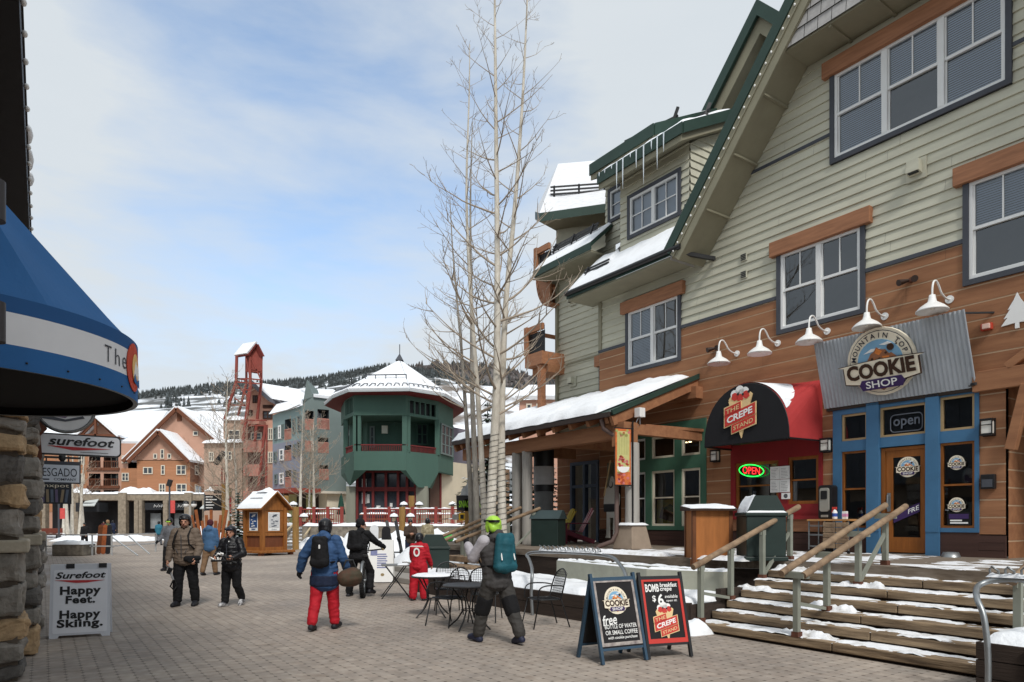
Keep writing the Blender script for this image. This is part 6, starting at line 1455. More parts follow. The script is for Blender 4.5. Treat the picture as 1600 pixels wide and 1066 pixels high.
# headframe
hf = thing('headframe_tower', 'red steel mining headframe with a gabled cabin rising over the roofs', 'tower', (0, 0, 0))
YH_ = 72.0
def hp(px, py, dy=0.0): return at(px, py, YH_ + dy)
m = MB()
for a, b, w_ in (((370, 556), (369, 597), .3), ((391, 553), (391, 597), .3), ((408, 556), (408, 600), .3), ((385, 556), (385, 600), .25), ((369, 597), (351, 656), .3), ((392, 597), (380, 690), .34), ((408, 600), (398, 690), .3), ((385, 600), (372, 650), .25), ((415, 664), (404, 760), .3), ((417, 664), (416, 760), .22)):
    m.bar(hp(*a, 2.0 if a[0] in (385, 408) else 0), hp(*b, 2.0 if a[0] in (385, 408) else 0), w_ * .8)
m.build('leg', M_redsteel, hf)
m = MB()
for a, b in (((370, 592), (391, 592)), ((369, 597), (408, 600)), ((391, 592), (408, 594)), ((370, 592), (385, 594)), ((391, 556), (408, 594)), ((385, 560), (391, 592)), ((368, 606), (390, 610)), ((369, 600), (389, 622)), ((362, 633), (384, 634)), ((384, 634), (366, 622)), ((386, 657), (417, 657)), ((390, 665), (417, 665)), ((391, 576), (408, 580)), ((408, 690), (416, 672)), ((405, 740), (413, 690))): m.bar(hp(*a), hp(*b), .13)
m.build('brace', M_redsteel, hf)
m = MB(); A = [(391, 580), (409, 583), (411, 556), (402.5, 540), (391, 556)]
fr = [hp(x, y, 0) for x, y in A]; bkv = Vector((-1.75, .9, 0)); m.add(fr + [q + bkv * .35 for q in fr], [(0, 1, 2, 3, 4), (9, 8, 7, 6, 5)] + [(i, (i + 1) % 5, (i + 1) % 5 + 5, i + 5) for i in range(5)]); m.build('cabin', M_redsteel, hf)
m = MB(); pk, l, r_ = hp(402.5, 538, -.3), hp(389.5, 556, -.3), hp(412, 557, -.3); roofq(m, [l, pk, pk + bkv, l + bkv], .15); roofq(m, [pk, r_, r_ + bkv, pk + bkv], .15); m.build('cabin_roof', mat('maroon_roof', (110, 44, 38), .7, .1, 1), hf)
m = MB(); roofq(m, [l + Vector((-.1, 0, .18)), pk + Vector((0, 0, .18)), pk + bkv + Vector((0, 0, .18)), l + bkv + Vector((-.1, 0, .18))], .22); m.build('snow', M_snow, hf)
# ------------------------------------------------------------------ teal apartment block
M_teal = mat('dusty_teal_siding', (136, 156, 156), .85, .07, .5); M_peri = mat('grey_violet_siding', (136, 140, 154), .85, .07, .5); M_dteal = mat('slate_teal_siding', (110, 122, 120), .85, .08, .5)
tb = thing('teal_apartment_block', 'teal and grey-violet apartment block with a sharp corner spike', 'building', (0, 0, 0))
FL = PL(426, 66.5, 473, 62); FR = PL(473, 62, 541, 64); m = MB()
rcs = [FL.rect(*q) for q in ((445, 655, 455, 687), (445, 696, 455, 720), (446, 735, 455, 762))]
zb = FL.uz(450, 764)[1]; zs = [zb, FL.uz(450, 725)[1], FL.uz(450, 690)[1], FL.uz(426, 649)[1]]
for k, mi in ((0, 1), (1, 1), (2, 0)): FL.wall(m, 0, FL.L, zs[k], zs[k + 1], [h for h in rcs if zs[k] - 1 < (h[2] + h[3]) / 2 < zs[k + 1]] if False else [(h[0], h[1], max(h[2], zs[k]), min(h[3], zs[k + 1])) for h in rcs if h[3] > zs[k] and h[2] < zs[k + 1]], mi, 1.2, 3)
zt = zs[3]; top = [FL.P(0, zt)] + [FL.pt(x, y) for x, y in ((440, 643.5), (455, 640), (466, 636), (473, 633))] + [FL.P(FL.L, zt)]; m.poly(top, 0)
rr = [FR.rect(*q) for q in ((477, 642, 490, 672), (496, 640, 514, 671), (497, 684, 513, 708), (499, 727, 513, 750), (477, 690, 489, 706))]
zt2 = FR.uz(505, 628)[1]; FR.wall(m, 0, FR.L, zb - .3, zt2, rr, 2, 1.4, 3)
m.poly([FR.P(0, zt2), FR.pt(473, 632), FR.pt(479.5, 593), FR.pt(489, 620), FR.pt(538, 626), FR.P(FR.L, zt2)], 2)
bkw = Vector((0, 5, 0))
m.poly([FR.pt(479.5, 593), FR.pt(489, 620), FR.pt(489, 640) + Vector((0, 4, 0)), FR.pt(482, 600) + Vector((0, 3, 0))], 2)
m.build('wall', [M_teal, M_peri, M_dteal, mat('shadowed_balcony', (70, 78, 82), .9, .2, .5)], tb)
for q in ((429, 668, 434, 688), (436, 665, 440, 686), (441, 663, 444, 684), (458, 654, 462, 677), (466, 650, 471, 674), (429, 706, 433, 723), (438, 702, 444, 720), (459, 694, 463, 714), (430, 741, 434, 757), (438, 739, 444, 757), (459, 735, 463, 753), (466, 690, 471, 712)): FL.win(tb, FL.rect(*q), M_whitep if q[0] in (436, 438) else M_dteal, off=.02, cols=1)
for h in rcs: FL.win(tb, (h[0] + .5, h[1] - .3, h[2] + .1, h[2] + 2.1), M_whitep, off=-1.1)
for h in rr: FR.win(tb, (h[0] + .3, h[0] + 1.2, h[2] + .1, h[2] + 2.0), M_whitep, off=-1.3, cols=1)
m = MB()
for h in rcs:
    FL.box(m, h[0], h[1], h[2] + .9, h[2] + 1.0, -.05, .05)
    for k in range(9): u = h[0] + (h[1] - h[0]) * k / 8; FL.box(m, u - .03, u + .03, h[2], h[2] + .9, -.02, .03)
for h in rr: 
    FR.box(m, h[0], h[1], h[2] + .9, h[2] + 1.0, -.05, .05)
    for k in range(11): u = h[0] + (h[1] - h[0]) * k / 10; FR.box(m, u - .03, u + .03, h[2], h[2] + .9, -.02, .03)
m.build('balcony_rail', M_reddeck, tb)
m = MB(); roofq(m, [FR.pt(489, 621, .2), FR.pt(541, 627, .2), at(520, 612, 74), at(470, 612, 76)], .25); roofq(m, [FL.pt(426, 648, .2), FL.pt(455, 641, .2), FL.pt(474, 633, .2), at(472, 618, 76), at(440, 625, 80)], .2); m.build('snow_roof', M_snow, tb)
m = MB(); c = FL.P(0, zb - .25, 1.8); FL.box(m, .0, FL.L + 1.5, zb - .5, zb - .1, -1, 1.6, 0); FR.box(m, 0, FR.L, zb - .5, zb - .28, -1, .6, 1); m.build('lower_canopy', [mat('brick_red_canopy', (150, 72, 58), .8, .1, 1), M_beige], tb)
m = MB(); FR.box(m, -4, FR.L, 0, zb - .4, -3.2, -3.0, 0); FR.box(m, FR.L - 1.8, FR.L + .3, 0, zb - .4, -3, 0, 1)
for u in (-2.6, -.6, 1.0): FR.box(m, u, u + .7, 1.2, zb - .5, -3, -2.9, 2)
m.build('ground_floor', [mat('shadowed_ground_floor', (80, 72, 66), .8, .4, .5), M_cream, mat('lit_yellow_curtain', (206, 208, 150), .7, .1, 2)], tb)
# ------------------------------------------------------------------ green corner pavilion
M_pine = mat('pine_green_siding', (70, 98, 88), .8, .09, .6, st=(1, 1, .3)); M_redtrim = mat('barn_red_trim', (112, 42, 42), .7, .12, 2)
gp = thing('green_pavilion', 'pine-green octagonal pavilion with snowy tent roof and open balcony', 'building', (0, 0, 0))
V = [(533, 54.5), (538.5, 51.2), (553, 49.0), (634, 49.0), (685, 51.5), (708, 55.0)]
pls = [PL(V[i][0], V[i][1], V[i + 1][0], V[i + 1][1]) for i in range(5)]
def band_(m, y0, y1, mi, holes=None):
    for i, p in enumerate(pls):
        hh = (holes or {}).get(i, [])
        z1 = EYE + (YHP - y0) / FPX * 49; z0 = EYE + (YHP - y1) / FPX * 49; p.wall(m, 0, p.L, z0, z1, [(a * p.L, b * p.L, z0 + (z1 - z0) * c, z0 + (z1 - z0) * d) for a, b, c, d in hh], mi, .5, 1)
m = MB(); band_(m, 610, 649, 0, {1: [(.1, .9, .15, .75)], 3: [(.1, .92, .12, .62)]}); band_(m, 705, 735, 0)
m.build('wall_band', [M_pine, mat('clerestory_dark', (30, 34, 36), .4, .3, 1)], gp)
zt, zm, zl = [EYE + (YHP - y) / FPX * 49 for y in (649, 705, 735)]
m = MB()
for i, n_, a0, a1, c0, c1 in ((1, 5, .1, .9, .15, .75), (3, 5, .1, .92, .12, .62)):      # clerestory glazing bars
    p = pls[i]; zA = EYE + (YHP - 649) / FPX * 49; zB = EYE + (YHP - 610) / FPX * 49
    for k in range(n_ + 1): u = p.L * (a0 + (a1 - a0) * k / n_); p.box(m, u - .05, u + .05, zA + (zB - zA) * c0, zA + (zB - zA) * c1, -.12, .02)
m.build('glazing_bar', M_pine, gp)
m = MB()
def col(px, Y, w_=.36): a = at(px, YHP, Y); m.box(a.x - w_ / 2, a.x + w_ / 2, a.y, a.y + w_, zm - .05, zt + .05)
for px, Y in ((555, 49.05), (560, 49.05), (632, 49.05), (637, 49.2), (540, 51.2), (683, 51.4)): col(px, Y, .34)
m.build('balcony_column', M_pine, gp)
core = [PL(546, 54, 575, 52.5), PL(575, 52.5, 618, 52.5), PL(618, 52.5, 664, 53.6), PL(664, 53.6, 708, 55.2)]
m = MB()
for i, p in enumerate(core): p.wall(m, -.05, p.L + .05, zm - .1, zt + .1, (), 0)
i3 = pls[4]; i3.wall(m, 0, i3.L, zm, zt, (), 0)
m.poly([pls[i].P(0, zm - .02) for i in range(5)] + [pls[4].P(pls[4].L, zm - .02)], 0); m.poly([pls[i].P(0, zt + .02) for i in range(5)] + [pls[4].P(pls[4].L, zt + .02)], 0)
m.build('core_wall', M_pine, gp)
core[0].win(gp, core[0].rect(560, 660, 566, 704), M_beige, off=.03, cols=1); core[1].win(gp, core[1].rect(578, 666, 586, 700), M_dteal, off=.03, cols=1); core[2].win(gp, core[2].rect(650, 662, 668, 696), M_pine, off=.03); i3.win(gp, i3.rect(688, 665, 706, 712), M_dteal, off=.03, cols=3, rows_=3)
m = MB(); q = core[1].pt(602, 668, .1); m.box(q.x - .22, q.x + .22, q.y - .2, q.y, q.z - .5, q.z + .1); m.build('balcony_lamp', mat('lamp_glass', (230, 228, 216), .4, .03, 4), gp)
m = MB()
for i in (1, 2, 3):
    p = pls[i]; p.box(m, 0, p.L, zm + .42, zm + .5, -.15, -.05)
    for k in range(int(p.L / .13)): p.box(m, .13 * k + .04, .13 * k + .08, zm, zm + .42, -.12, -.08)
m.build('balcony_rail', M_redtrim, gp)
# tapering skirts under the band, down to the piers
m = MB(); Pl = lambda i, u, z, o=0.0: pls[i].P(u, z, o)
lowz = EYE + (YHP - 762) / FPX * 50.3
tip = at(547, 760, 50.2); m.poly([Pl(1, 0, zl), Pl(1, pls[1].L, zl), Pl(2, .9, zl), Pl(1, pls[1].L * .6, tip.z, .02)]); m.poly([Pl(0, 0, zl), Pl(1, 0, zl), tip])
p = pls[3]; m.poly([Pl(3, 0, zl), Pl(3, p.L, zl), Pl(3, p.L * .72, lowz), Pl(3, p.L * .36, lowz)]); m.poly([Pl(2, pls[2].L - .4, zl), Pl(3, 0, zl), Pl(3, p.L * .36, lowz)])
m.poly([Pl(4, 0, zl), Pl(4, pls[4].L, zl), Pl(4, pls[4].L, zl + .1), Pl(4, 0, zl + .1)])
m.poly([Pl(3, p.L, zl), Pl(3, p.L, zl - .01), Pl(3, p.L * .72, lowz), Pl(3, p.L * .72, lowz) + Vector((0, 1.5, 0))])
m.build('skirt_panel', M_pine, gp)
m = MB()
for px0, px1, Y in ((541, 555, 50.3), (650, 668, 50.4)):
    a = at(px0, YHP, Y); b = at(px1, YHP, Y); m.box(a.x, b.x, Y, Y + .8, .9, lowz + .1)
m.build('pier', mat('grey_green_pier', (136, 136, 124), .85, .1, 1, st=(3, 3, .3)), gp)
FG = PL(556, 50.6, 650, 50.6); m = MB(); dz = EYE + (YHP - 822) / FPX * 50.6
r = FG.rect(558, 735, 650, 822); FG.box(m, r[0], r[1], r[2], r[3] + .1, -.5, -.4, 1)
for x in (558, 569, 583, 603, 622, 636, 649): a = FG.uz(x, 800)[0]; FG.box(m, a - .09, a + .09, dz, zl + .05, -.1, .08, 0)
for y in (737, 763, 766): q = FG.uz(600, y)[1]; FG.box(m, r[0], r[1], q - .08, q + .08, -.08, .06, 0)
q = FG.rect(583, 792, 620, 800); FG.box(m, q[0], q[1], q[2] - .1, q[2], -.08, .05, 0)
m.build('glazed_entrance', [M_redtrim, mat('entrance_glass', (66, 70, 78), .1, .6, .6, spec=.7)], gp)
m = MB()
for a in ((564, 748, 571, 763), (564, 770, 571, 787), (587, 790, 593, 793), (608, 786, 612, 792), (610, 797, 615, 799), (572, 772, 576, 786)): FG.box(m, *FG.rect(*a), -.39, -.3)
m.build('notice', M_whitep, gp)
FB = PL(668, 52.5, 740, 58); m = MB(); z3 = FB.uz(690, 720)[1]; FB.wall(m, 0, FB.L + 6, 0, z3, (), 0); FB.box(m, .1, 1.4, dz, z3 - .1, 0, .15, 1); FB.box(m, 1.35, 1.55, dz, z3, 0, .2, 2); FB.wall(m, 1.8, FB.L + 5, z3, z3 + 3.2, (), 3, off=-1.5); m.build('side_wall', [mat('cream_stucco', (206, 196, 174), .85, .06, 1), mat('umber_panel', (92, 70, 60), .8, .1, 2), M_redtrim, mat('grey_violet_wall', (120, 116, 128), .85, .08, 1)], gp)
m = MB(); ez = EYE + (YHP - 612) / FPX * 48.3
E8 = [at(507.5, YHP, 53.5), at(520, YHP, 50.4), at(545, YHP, 47.9), at(640, YHP, 47.6), at(694, YHP, 49.6), at(729, YHP, 55.4), at(705, YHP, 61), at(560, YHP, 61)]
E8 = [Vector((q.x, q.y, ez)) for q in E8]; apex = Vector((at(624.5, YHP, 54).x, 54, EYE + (YHP - 566) / FPX * 54))
for a, b in zip(E8, E8[1:] + E8[:1]): roofq(m, [a, b, apex], .16)
m.build('tent_roof', M_snow, gp)
m = MB()
for a, b in zip(E8, E8[1:] + E8[:1]): m.bar(a + Vector((0, 0, -.04)), b + Vector((0, 0, -.04)), .1, .13, 0)
m.poly([q + Vector((0, 0, -.12)) for q in E8], 1)
m.build('eave', [mat('pale_gutter', (170, 176, 178), .6, .05, 2), M_redtrim], gp)
m = MB(); m.bar(apex + Vector((0, 0, .1)), apex + Vector((0, 0, 1.4)), .06); m.add([apex + Vector((x, y, .1)) for x, y in ((-.3, -.3), (.3, -.3), (.3, .3), (-.3, .3))] + [apex + Vector((0, 0, .7))], [(0, 1, 4), (1, 2, 4), (2, 3, 4), (3, 0, 4)]); m.build('finial', M_slate, gp)
m = MB()
for f in (.25, .5): 
    pass
for (a, b) in ((E8[2], E8[3]),):
    for h in (.3, ):
        A = a + (apex - a) * h + Vector((0, 0, .45)); B = b + (apex - b) * h + Vector((0, 0, .45)); m.bar(A, B, .07)
        for k in range(5): q = A + (B - A) * (k / 4); m.bar(q - Vector((0, 0, .4)), q, .06)
for a, b in zip(E8[1:4], E8[2:5]):
    for k in range(7): q = a + (b - a) * ((k + .5) / 7); s_ = (apex - q) * .06; m.tube([q + s_ * .6 + Vector((-.2, 0, .2)), q + s_ * 1.6 + Vector((-.1, 0, .28)), q + s_ * 1.6 + Vector((.15, 0, .26)), q + s_ * .8 + Vector((.2, 0, .2))], .035, 5)
m.build('snow_guard', M_slate, gp)
# ================================================================== terrace, kiosk, posts, furniture, bike, boards, trees
M_stonewall = mat('rubble_wall', (98, 92, 84), .95, .45, 3.5, bump=.8, bsc=7, rgb2=(150, 142, 130))
YT = 42.0; PT = PL(430, YT, 760, YT); zd = 1.37
t = thing('stone_terrace', 'raised terrace with rubble retaining wall and snow in front of the green pavilion', 'terrace')
m = MB(); u0 = PT.uz(472, 800)[0]; u1 = PT.uz(790, 800)[0]; PT.box(m, u0, u1, 0, zd, -9, 0); PT.box(m, PT.uz(425, 800)[0], PT.uz(446, 800)[0], 0, zd, -9, 0); PT.box(m, PT.uz(446, 800)[0], u0, 0, zd - .02, -9, -2.2); m.build('retaining_wall', M_stonewall, t)
m = MB()
for k in range(6): PT.box(m, PT.uz(446, 800)[0] + .02, u0 - .02, 0, .2 * k + .2, -2.2 + .0, .35 * (5 - k) - 1.2)
m.build('step', M_greyconc, t)
m = MB()
for a, b in ((473, 735), (425, 446)):
    p0, p1 = PT.pt(a, 822, .05), PT.pt(b, 822, .05); p0.z = p1.z = zd; d = Vector((0, 2.2, 0)); m.snow(p0, p1, p1 + d, p0 + d, .16, 80, 8, amp=.9, fr=1.1, edge=.3, seed=a)
m.build('snow', M_snow, t)
m = MB()
for k in range(6): 
    uu0, uu1 = PT.uz(447, 800)[0], PT.uz(471, 800)[0]; o = .35 * (5 - k) - 1.2; p0 = PT.P(uu0, .2 * k + .2, o); p1 = PT.P(uu1, .2 * k + .2, o); m.snow(p0, p1, p1 + Vector((0, .3, 0)), p0 + Vector((0, .3, 0)), .05, 20, 4, amp=1, fr=2, edge=.1, seed=k)
m.build('snow', M_snow, t)
rl = thing('terrace_railing', 'barn-red baluster railing along the terrace edge', 'railing')
M_rail = mat('barn_red_railing', (140, 62, 56), .7, .12, 3)
m = MB(); 
for a, b in ((465, 531), (567, 733)):
    ua, ub = PT.uz(a, 800)[0], PT.uz(b, 800)[0]
    PT.box(m, ua, ub, zd + 1.0, zd + 1.08, -.55, -.45); PT.box(m, ua, ub, zd + .12, zd + .18, -.53, -.47)
    n = int((ub - ua) / .14)
    for k in range(n): u = ua + (ub - ua) * (k + .5) / n; PT.box(m, u - .02, u + .02, zd + .18, zd + 1.0, -.52, -.48)
m.build('baluster_panel', M_rail, rl)
for x in (466, 487, 509, 531, 568, 606, 643, 680, 706, 733):
    m = MB(); u = PT.uz(x, 800)[0]; PT.box(m, u - .09, u + .09, zd, zd + 1.2, -.6, -.4); m.build('post', M_rail, rl)
m = MB()
for a, b in ((475, 531), (568, 640), (645, 730)):
    p0, p1 = PT.pt(a, 800, -.45), PT.pt(b, 800, -.45); p0.z = p1.z = zd + 1.08; m.snow(p0, p1, p1 + Vector((0, .1, 0)), p0 + Vector((0, .1, 0)), .05, 60, 3, amp=1.5, fr=3, edge=.05, seed=a)
m.build('snow', M_snow, rl)
t = thing('stair_rail', 'pale wooden handrails on the terrace steps', 'handrail'); m = MB()
for a, b in (((446, 832), (466, 812)), ((474, 840), (490, 818))): m.bar(at(*a, 41), at(*b, 42.5), .07, .09)
m.build('rail', mat('pale_rail', (196, 178, 146), .7, .1, 4), t)
def lamp_post(px, Y, z0, h, label, sides=(-1, 1)):
    p = at(px, YHP, Y); t = thing('lamp_post', label, 'lamp post', (p.x, p.y, z0), 0, 'peeled log lamp posts by the terrace')
    m = MB(); m.tube([(.02 * vn(i, px), 0, h * i / 8) for i in range(9)], [.19 * (1 + .05 * vn(i * .8, px)) for i in range(9)], 12); m.build('post', M_yellowlog, t)
    for s in sides:
        m = MB(); m.bar((s * .1, 0, h - .55), (s * .5, 0, h - .5), .05, .05, 0); m.lathe([(.0, .02), (.26, -.1), (.25, -.14), (.0, -.12)], (s * .48, 0, h - .48), 12, 0); m.lathe([(.13, -.14), (.11, -.36), (0, -.38)], (s * .48, 0, h - .48), 10, 1)
        m.lathe([(0, .12), (.2, .03), (.265, -.1)], (s * .48, 0, h - .465), 12, 2); m.build('lantern', [M_black, mat('lantern_glass', (214, 204, 180), .4, .05, 4), M_snow], t)
lamp_post(446.5, 43, zd, 1.9, 'peeled log lamp post beside the wooden kiosk'); lamp_post(462, 40, 0, 2.5, 'peeled log lamp post at the foot of the terrace steps'); lamp_post(643, 43, zd, 1.9, 'peeled log lamp post in front of the glazed red entrance')
lamp_post(628.5, 40, 0, 2.5, 'peeled log lamp post standing below the terrace wall near the brown-jacketed person'); lamp_post(719, 43, zd, 1.9, 'peeled log lamp post near the aspen trunks')
def picnic(px, Y, label):
    p = at(px, YHP, Y); t = thing('picnic_table', label, 'picnic table', (p.x, p.y, zd), random.uniform(-.3, .3), 'picnic tables on the terrace'); wd = mat('picnic_wood', (150, 100, 66), .8, .2, 3, st=(.5, 4, 4))
    m = MB(); m.box(-.95, .95, -.4, .4, .72, .77); m.build('tabletop', wd, t)
    for s in (-1, 1): m = MB(); m.box(-.95, .95, s * .7 - .13, s * .7 + .13, .42, .46); m.build('bench', wd, t)
    for x in (-.7, .7): m = MB(); m.bar((x, -.6, 0), (x, .25, .72), .06, .09); m.bar((x + .07, .6, 0), (x + .07, -.25, .72), .06, .09); m.bar((x, -.75, .4), (x, .75, .4), .06, .08); m.build('leg', wd, t)
    m = MB(); m.snow((-.95, -.4, .77), (.95, -.4, .77), (.95, .4, .77), (-.95, .4, .77), .09, 16, 8, amp=.7); m.build('snow', M_snow, t)
picnic(498, 46, 'snowy picnic table on the terrace behind the left railing'); picnic(585, 45, 'snowy picnic table left of the red entrance doors'); picnic(672, 45.5, 'snowy picnic table behind the right railing by the cream wall'); picnic(704, 46.5, 'snowy picnic table at the right end of the terrace')
p = at(533, YHP, 44); t = thing('closed_parasol', 'closed dark green parasol on the terrace', 'parasol', (p.x, p.y, zd))
m = MB(); m.tube([(0, 0, 0), (0, 0, 2.1)], .03, 8); m.build('pole', M_black, t); m = MB(); m.lathe([(.02, 2.05), (.1, 1.8), (.2, 1.1), (.26, .75), (.2, .72), (0, .75)], n=14); m.v = [(x * (1 + .2 * math.sin(6 * math.atan2(y, x))), y * (1 + .2 * math.sin(6 * math.atan2(y, x))), z) for x, y, z in m.v]; m.build('canopy', mat('parasol_green', (24, 62, 50), .8, .1, 5), t)
# kiosk
M_kiosk = mat('honey_kiosk_wood', (146, 92, 42), .65, .25, 2.2, st=(4, 4, .6), bump=.15); M_kpanel = mat('brown_kiosk_panel', (112, 64, 38), .7, .2, 3, st=(3, 3, .6))
t = thing('poster_kiosk', 'honey-brown wooden poster kiosk with snow-covered gable roof', 'kiosk', (-12.25, 33.9, 0), R(-34))
W_, D_ = .66, .64
m = MB(); m.box(-1.05, 1.05, -1.0, 1.0, .12, .24); m.build('base', M_kiosk, t, bevel=.02)
for x, y in ((-.85, -.85), (.85, -.85), (.85, .85), (-.85, .85)):
    m = MB(); m.box(x - .1, x + .1, y - .1, y + .1, 0, .12); m.build('foot', M_kpanel, t)
m = MB()
for x, y in ((-W_, -D_), (W_, -D_), (W_, D_), (-W_, D_)): m.box(x - .09, x + .09, y - .09, y + .09, .24, 2.35)
for z0, z1 in ((.24, .4), (.95, 1.1), (2.2, 2.35)): m.box(-W_, W_, -D_ - .05, -D_ + .05, z0, z1); m.box(W_ - .05, W_ + .05, -D_, D_, z0, z1); m.box(-W_ - .05, -W_ + .05, -D_, D_, z0, z1); m.box(-W_, W_, D_ - .05, D_ + .05, z0, z1)
m.build('frame', M_kiosk, t)
m = MB(); m.box(-W_ + .02, W_ - .02, -D_ + .02, D_ - .02, .3, 2.3); m.build('panel', M_kpanel, t)
m = MB(); m.box(-W_ + .1, W_ - .1, -D_ - .02, -D_, 1.12, 2.18); m.box(W_, W_ + .02, -D_ + .1, D_ - .1, 1.12, 2.18); m.build('door', M_kiosk, t)
for s in ('front', 'side'):
    m = MB(); a = (lambda x0, x1, z0, z1, o, mi: m.box(x0, x1, -D_ - .03 - o, -D_ - .02 - o, z0, z1, mi)) if s == 'front' else (lambda x0, x1, z0, z1, o, mi: m.box(W_ + .02 + o, W_ + .03 + o, x0, x1, z0, z1, mi))
    a(-.33, .33, 1.2, 2.1, 0, 0); a(-.29, .29, 1.35, 2.05, .01, 1); random.seed(3)
    for k in range(14): x = random.uniform(-.26, .1); z = random.uniform(1.38, 1.98); a(x, x + random.uniform(.06, .18), z, z + random.uniform(.02, .06), .02, 0 if s == 'front' else 2)
    a(-.15, .15, 1.25, 1.3, .012, 1)
    m.build('poster', [M_whitep, mat('poster_blue', (44, 78, 130), .6, .3, 5) if s == 'front' else mat('poster_pale', (206, 208, 210), .6, .15, 5), mat('poster_ink', (90, 96, 108), .6, .2, 5)], t)
m = MB(); m.pyz([(-D_ - .05, 2.35), (D_ + .05, 2.35), (0, 3.02)], -W_, W_ + .04); m.build('gable', M_kiosk, t)
m = MB()
for s in (-1, 1): m.hexa([(-W_ - .3, s * (D_ + .3), 2.2), (W_ + .3, s * (D_ + .3), 2.2), (W_ + .3, 0, 3.06), (-W_ - .3, 0, 3.06), (-W_ - .3, s * (D_ + .3), 2.28), (W_ + .3, s * (D_ + .3), 2.28), (W_ + .3, 0, 3.14), (-W_ - .3, 0, 3.14)])
m.build('roof', M_kiosk, t)
m = MB()
for s in (-1, 1): m.snow((-W_ - .3, s * (D_ + .3), 2.29), (W_ + .3, s * (D_ + .3), 2.29), (W_ + .3, 0, 3.15), (-W_ - .3, 0, 3.15), .1, 20, 10, amp=.3, edge=.08)
m.snow((-.35, -.3, 3.1), (.45, -.3, 3.1), (.45, .3, 3.1), (-.35, .3, 3.1), .16, 12, 8, amp=.8, edge=.25, seed=4); m.build('snow', M_snow, t)
m = MB(); m.bar((-.45, -.52, 2.80), (.5, -.52, 2.80), .03, .03); m.build('roof_crack', mat('snow_gap', (120, 124, 132), .8, .1, 4), t)
# wayfinding post, banner post, street lamps
p = at(350, YHP, 50); t = thing('wayfinding_post', 'log post carrying a black direction board and a hooded lamp', 'signpost', (p.x, p.y, 0))
m = MB(); m.tube([(0, 0, 0), (.03, 0, 2.2), (-.02, 0, 4.4)], [.2, .18, .16], 12); m.build('post', M_yellowlog, t)
m = MB(); m.box(-1.4, -.2, -.06, .06, 2.45, 3.6, 0); m.box(-1.45, -1.4, -.07, .07, 2.4, 3.7, 1); m.build('board', [M_black, M_galv], t)
m = MB()
for k, l in enumerate((.5, .8, .45, .6, .5)): m.box(-1.3, -1.3 + l, -.07, -.06, 3.42 - .2 * k, 3.49 - .2 * k)
m.build('lettering', M_whitep, t)
m = MB(); m.bar((0, 0, 4.3), (-1.0, 0, 4.3), .06); m.bar((-.15, 0, 4.3), (-.15, 0, 5.6), .07); m.bar((.05, 0, 4.3), (.05, 0, 5.2), .05); m.build('bracket', mat('red_oxide_bracket', (130, 66, 54), .7, .1, 4), t)
m = MB(); m.obox((-.3, 0, 6.3), (.3, .3, 1.1), (0, R(35), 0), 0); m.lathe([(.05, .3), (.1, .15), (.42, .0), (.40, -.05), (0, -.02)], (-1.0, 0, 3.9), 14, 1); m.box(-.7, -.2, -.15, .15, 3.7, 3.95, 0); m.build('lamp_head', [M_black, M_whitep], t)
p = at(357, YHP, 50.5); t = thing('banner_post', 'log post with a small red banner behind the direction board', 'signpost', (p.x, p.y, 0))
m = MB(); m.tube([(0, 0, 0), (0, 0, 4.1)], .2, 10); m.build('post', mat('pale_peeled_log', (160, 148, 112), .8, .15, 3), t); m = MB(); m.tube([(0, -.24, 2.3), (0, -.24, 3.5)], .3, 12, caps=True); m.build('banner', mat('red_banner', (206, 82, 78), .7, .12, 5), t)
m = MB(); m.box(-.28, .28, -.5, .0, 2.05, 2.2); m.build('cap', M_snow, t)
for px, Y, h, lab in ((265, 70, 5.6, 'tall dark street lamp with a red banner in front of the lodge'), (92, 62, 4.2, 'dark street lamp behind the hanging signs')):
    p = at(px, YHP, Y); t = thing('street_lamp', lab, 'street lamp', (p.x, p.y, 0), 0, 'dark street lamps on the far plaza'); m = MB(); m.tube([(0, 0, 0), (0, 0, h)], .09, 8); m.build('pole', M_slate, t); m = MB(); m.obox((.0, 0, h), (.35, .4, .7), (0, .3, 0)); m.build('lamp_head', M_black, t)
    m = MB(); m.box(.1, .55, -.03, .03, h * .45, h * .68); m.build('banner', mat('red_banner', (206, 82, 78)), t)
p = at(297, YHP, 75); t = thing('globe_lamp', 'twin-globe street lamp with black caps near the arcade', 'street lamp', (p.x, p.y, 0)); m = MB(); m.tube([(0, 0, 0), (0, 0, 3.4)], .14, 8); m.build('pole', M_greylog, t)
for s in (-1, 1): m = MB(); m.ell((s * .42, 0, 3.5), (.3, .3, .3), 10, 8, 0); m.lathe([(.32, 3.6), (.26, 3.85), (0, 3.95)], (s * .42, 0, 0), 10, 1); m.build('globe', [M_whitep, M_black], t)
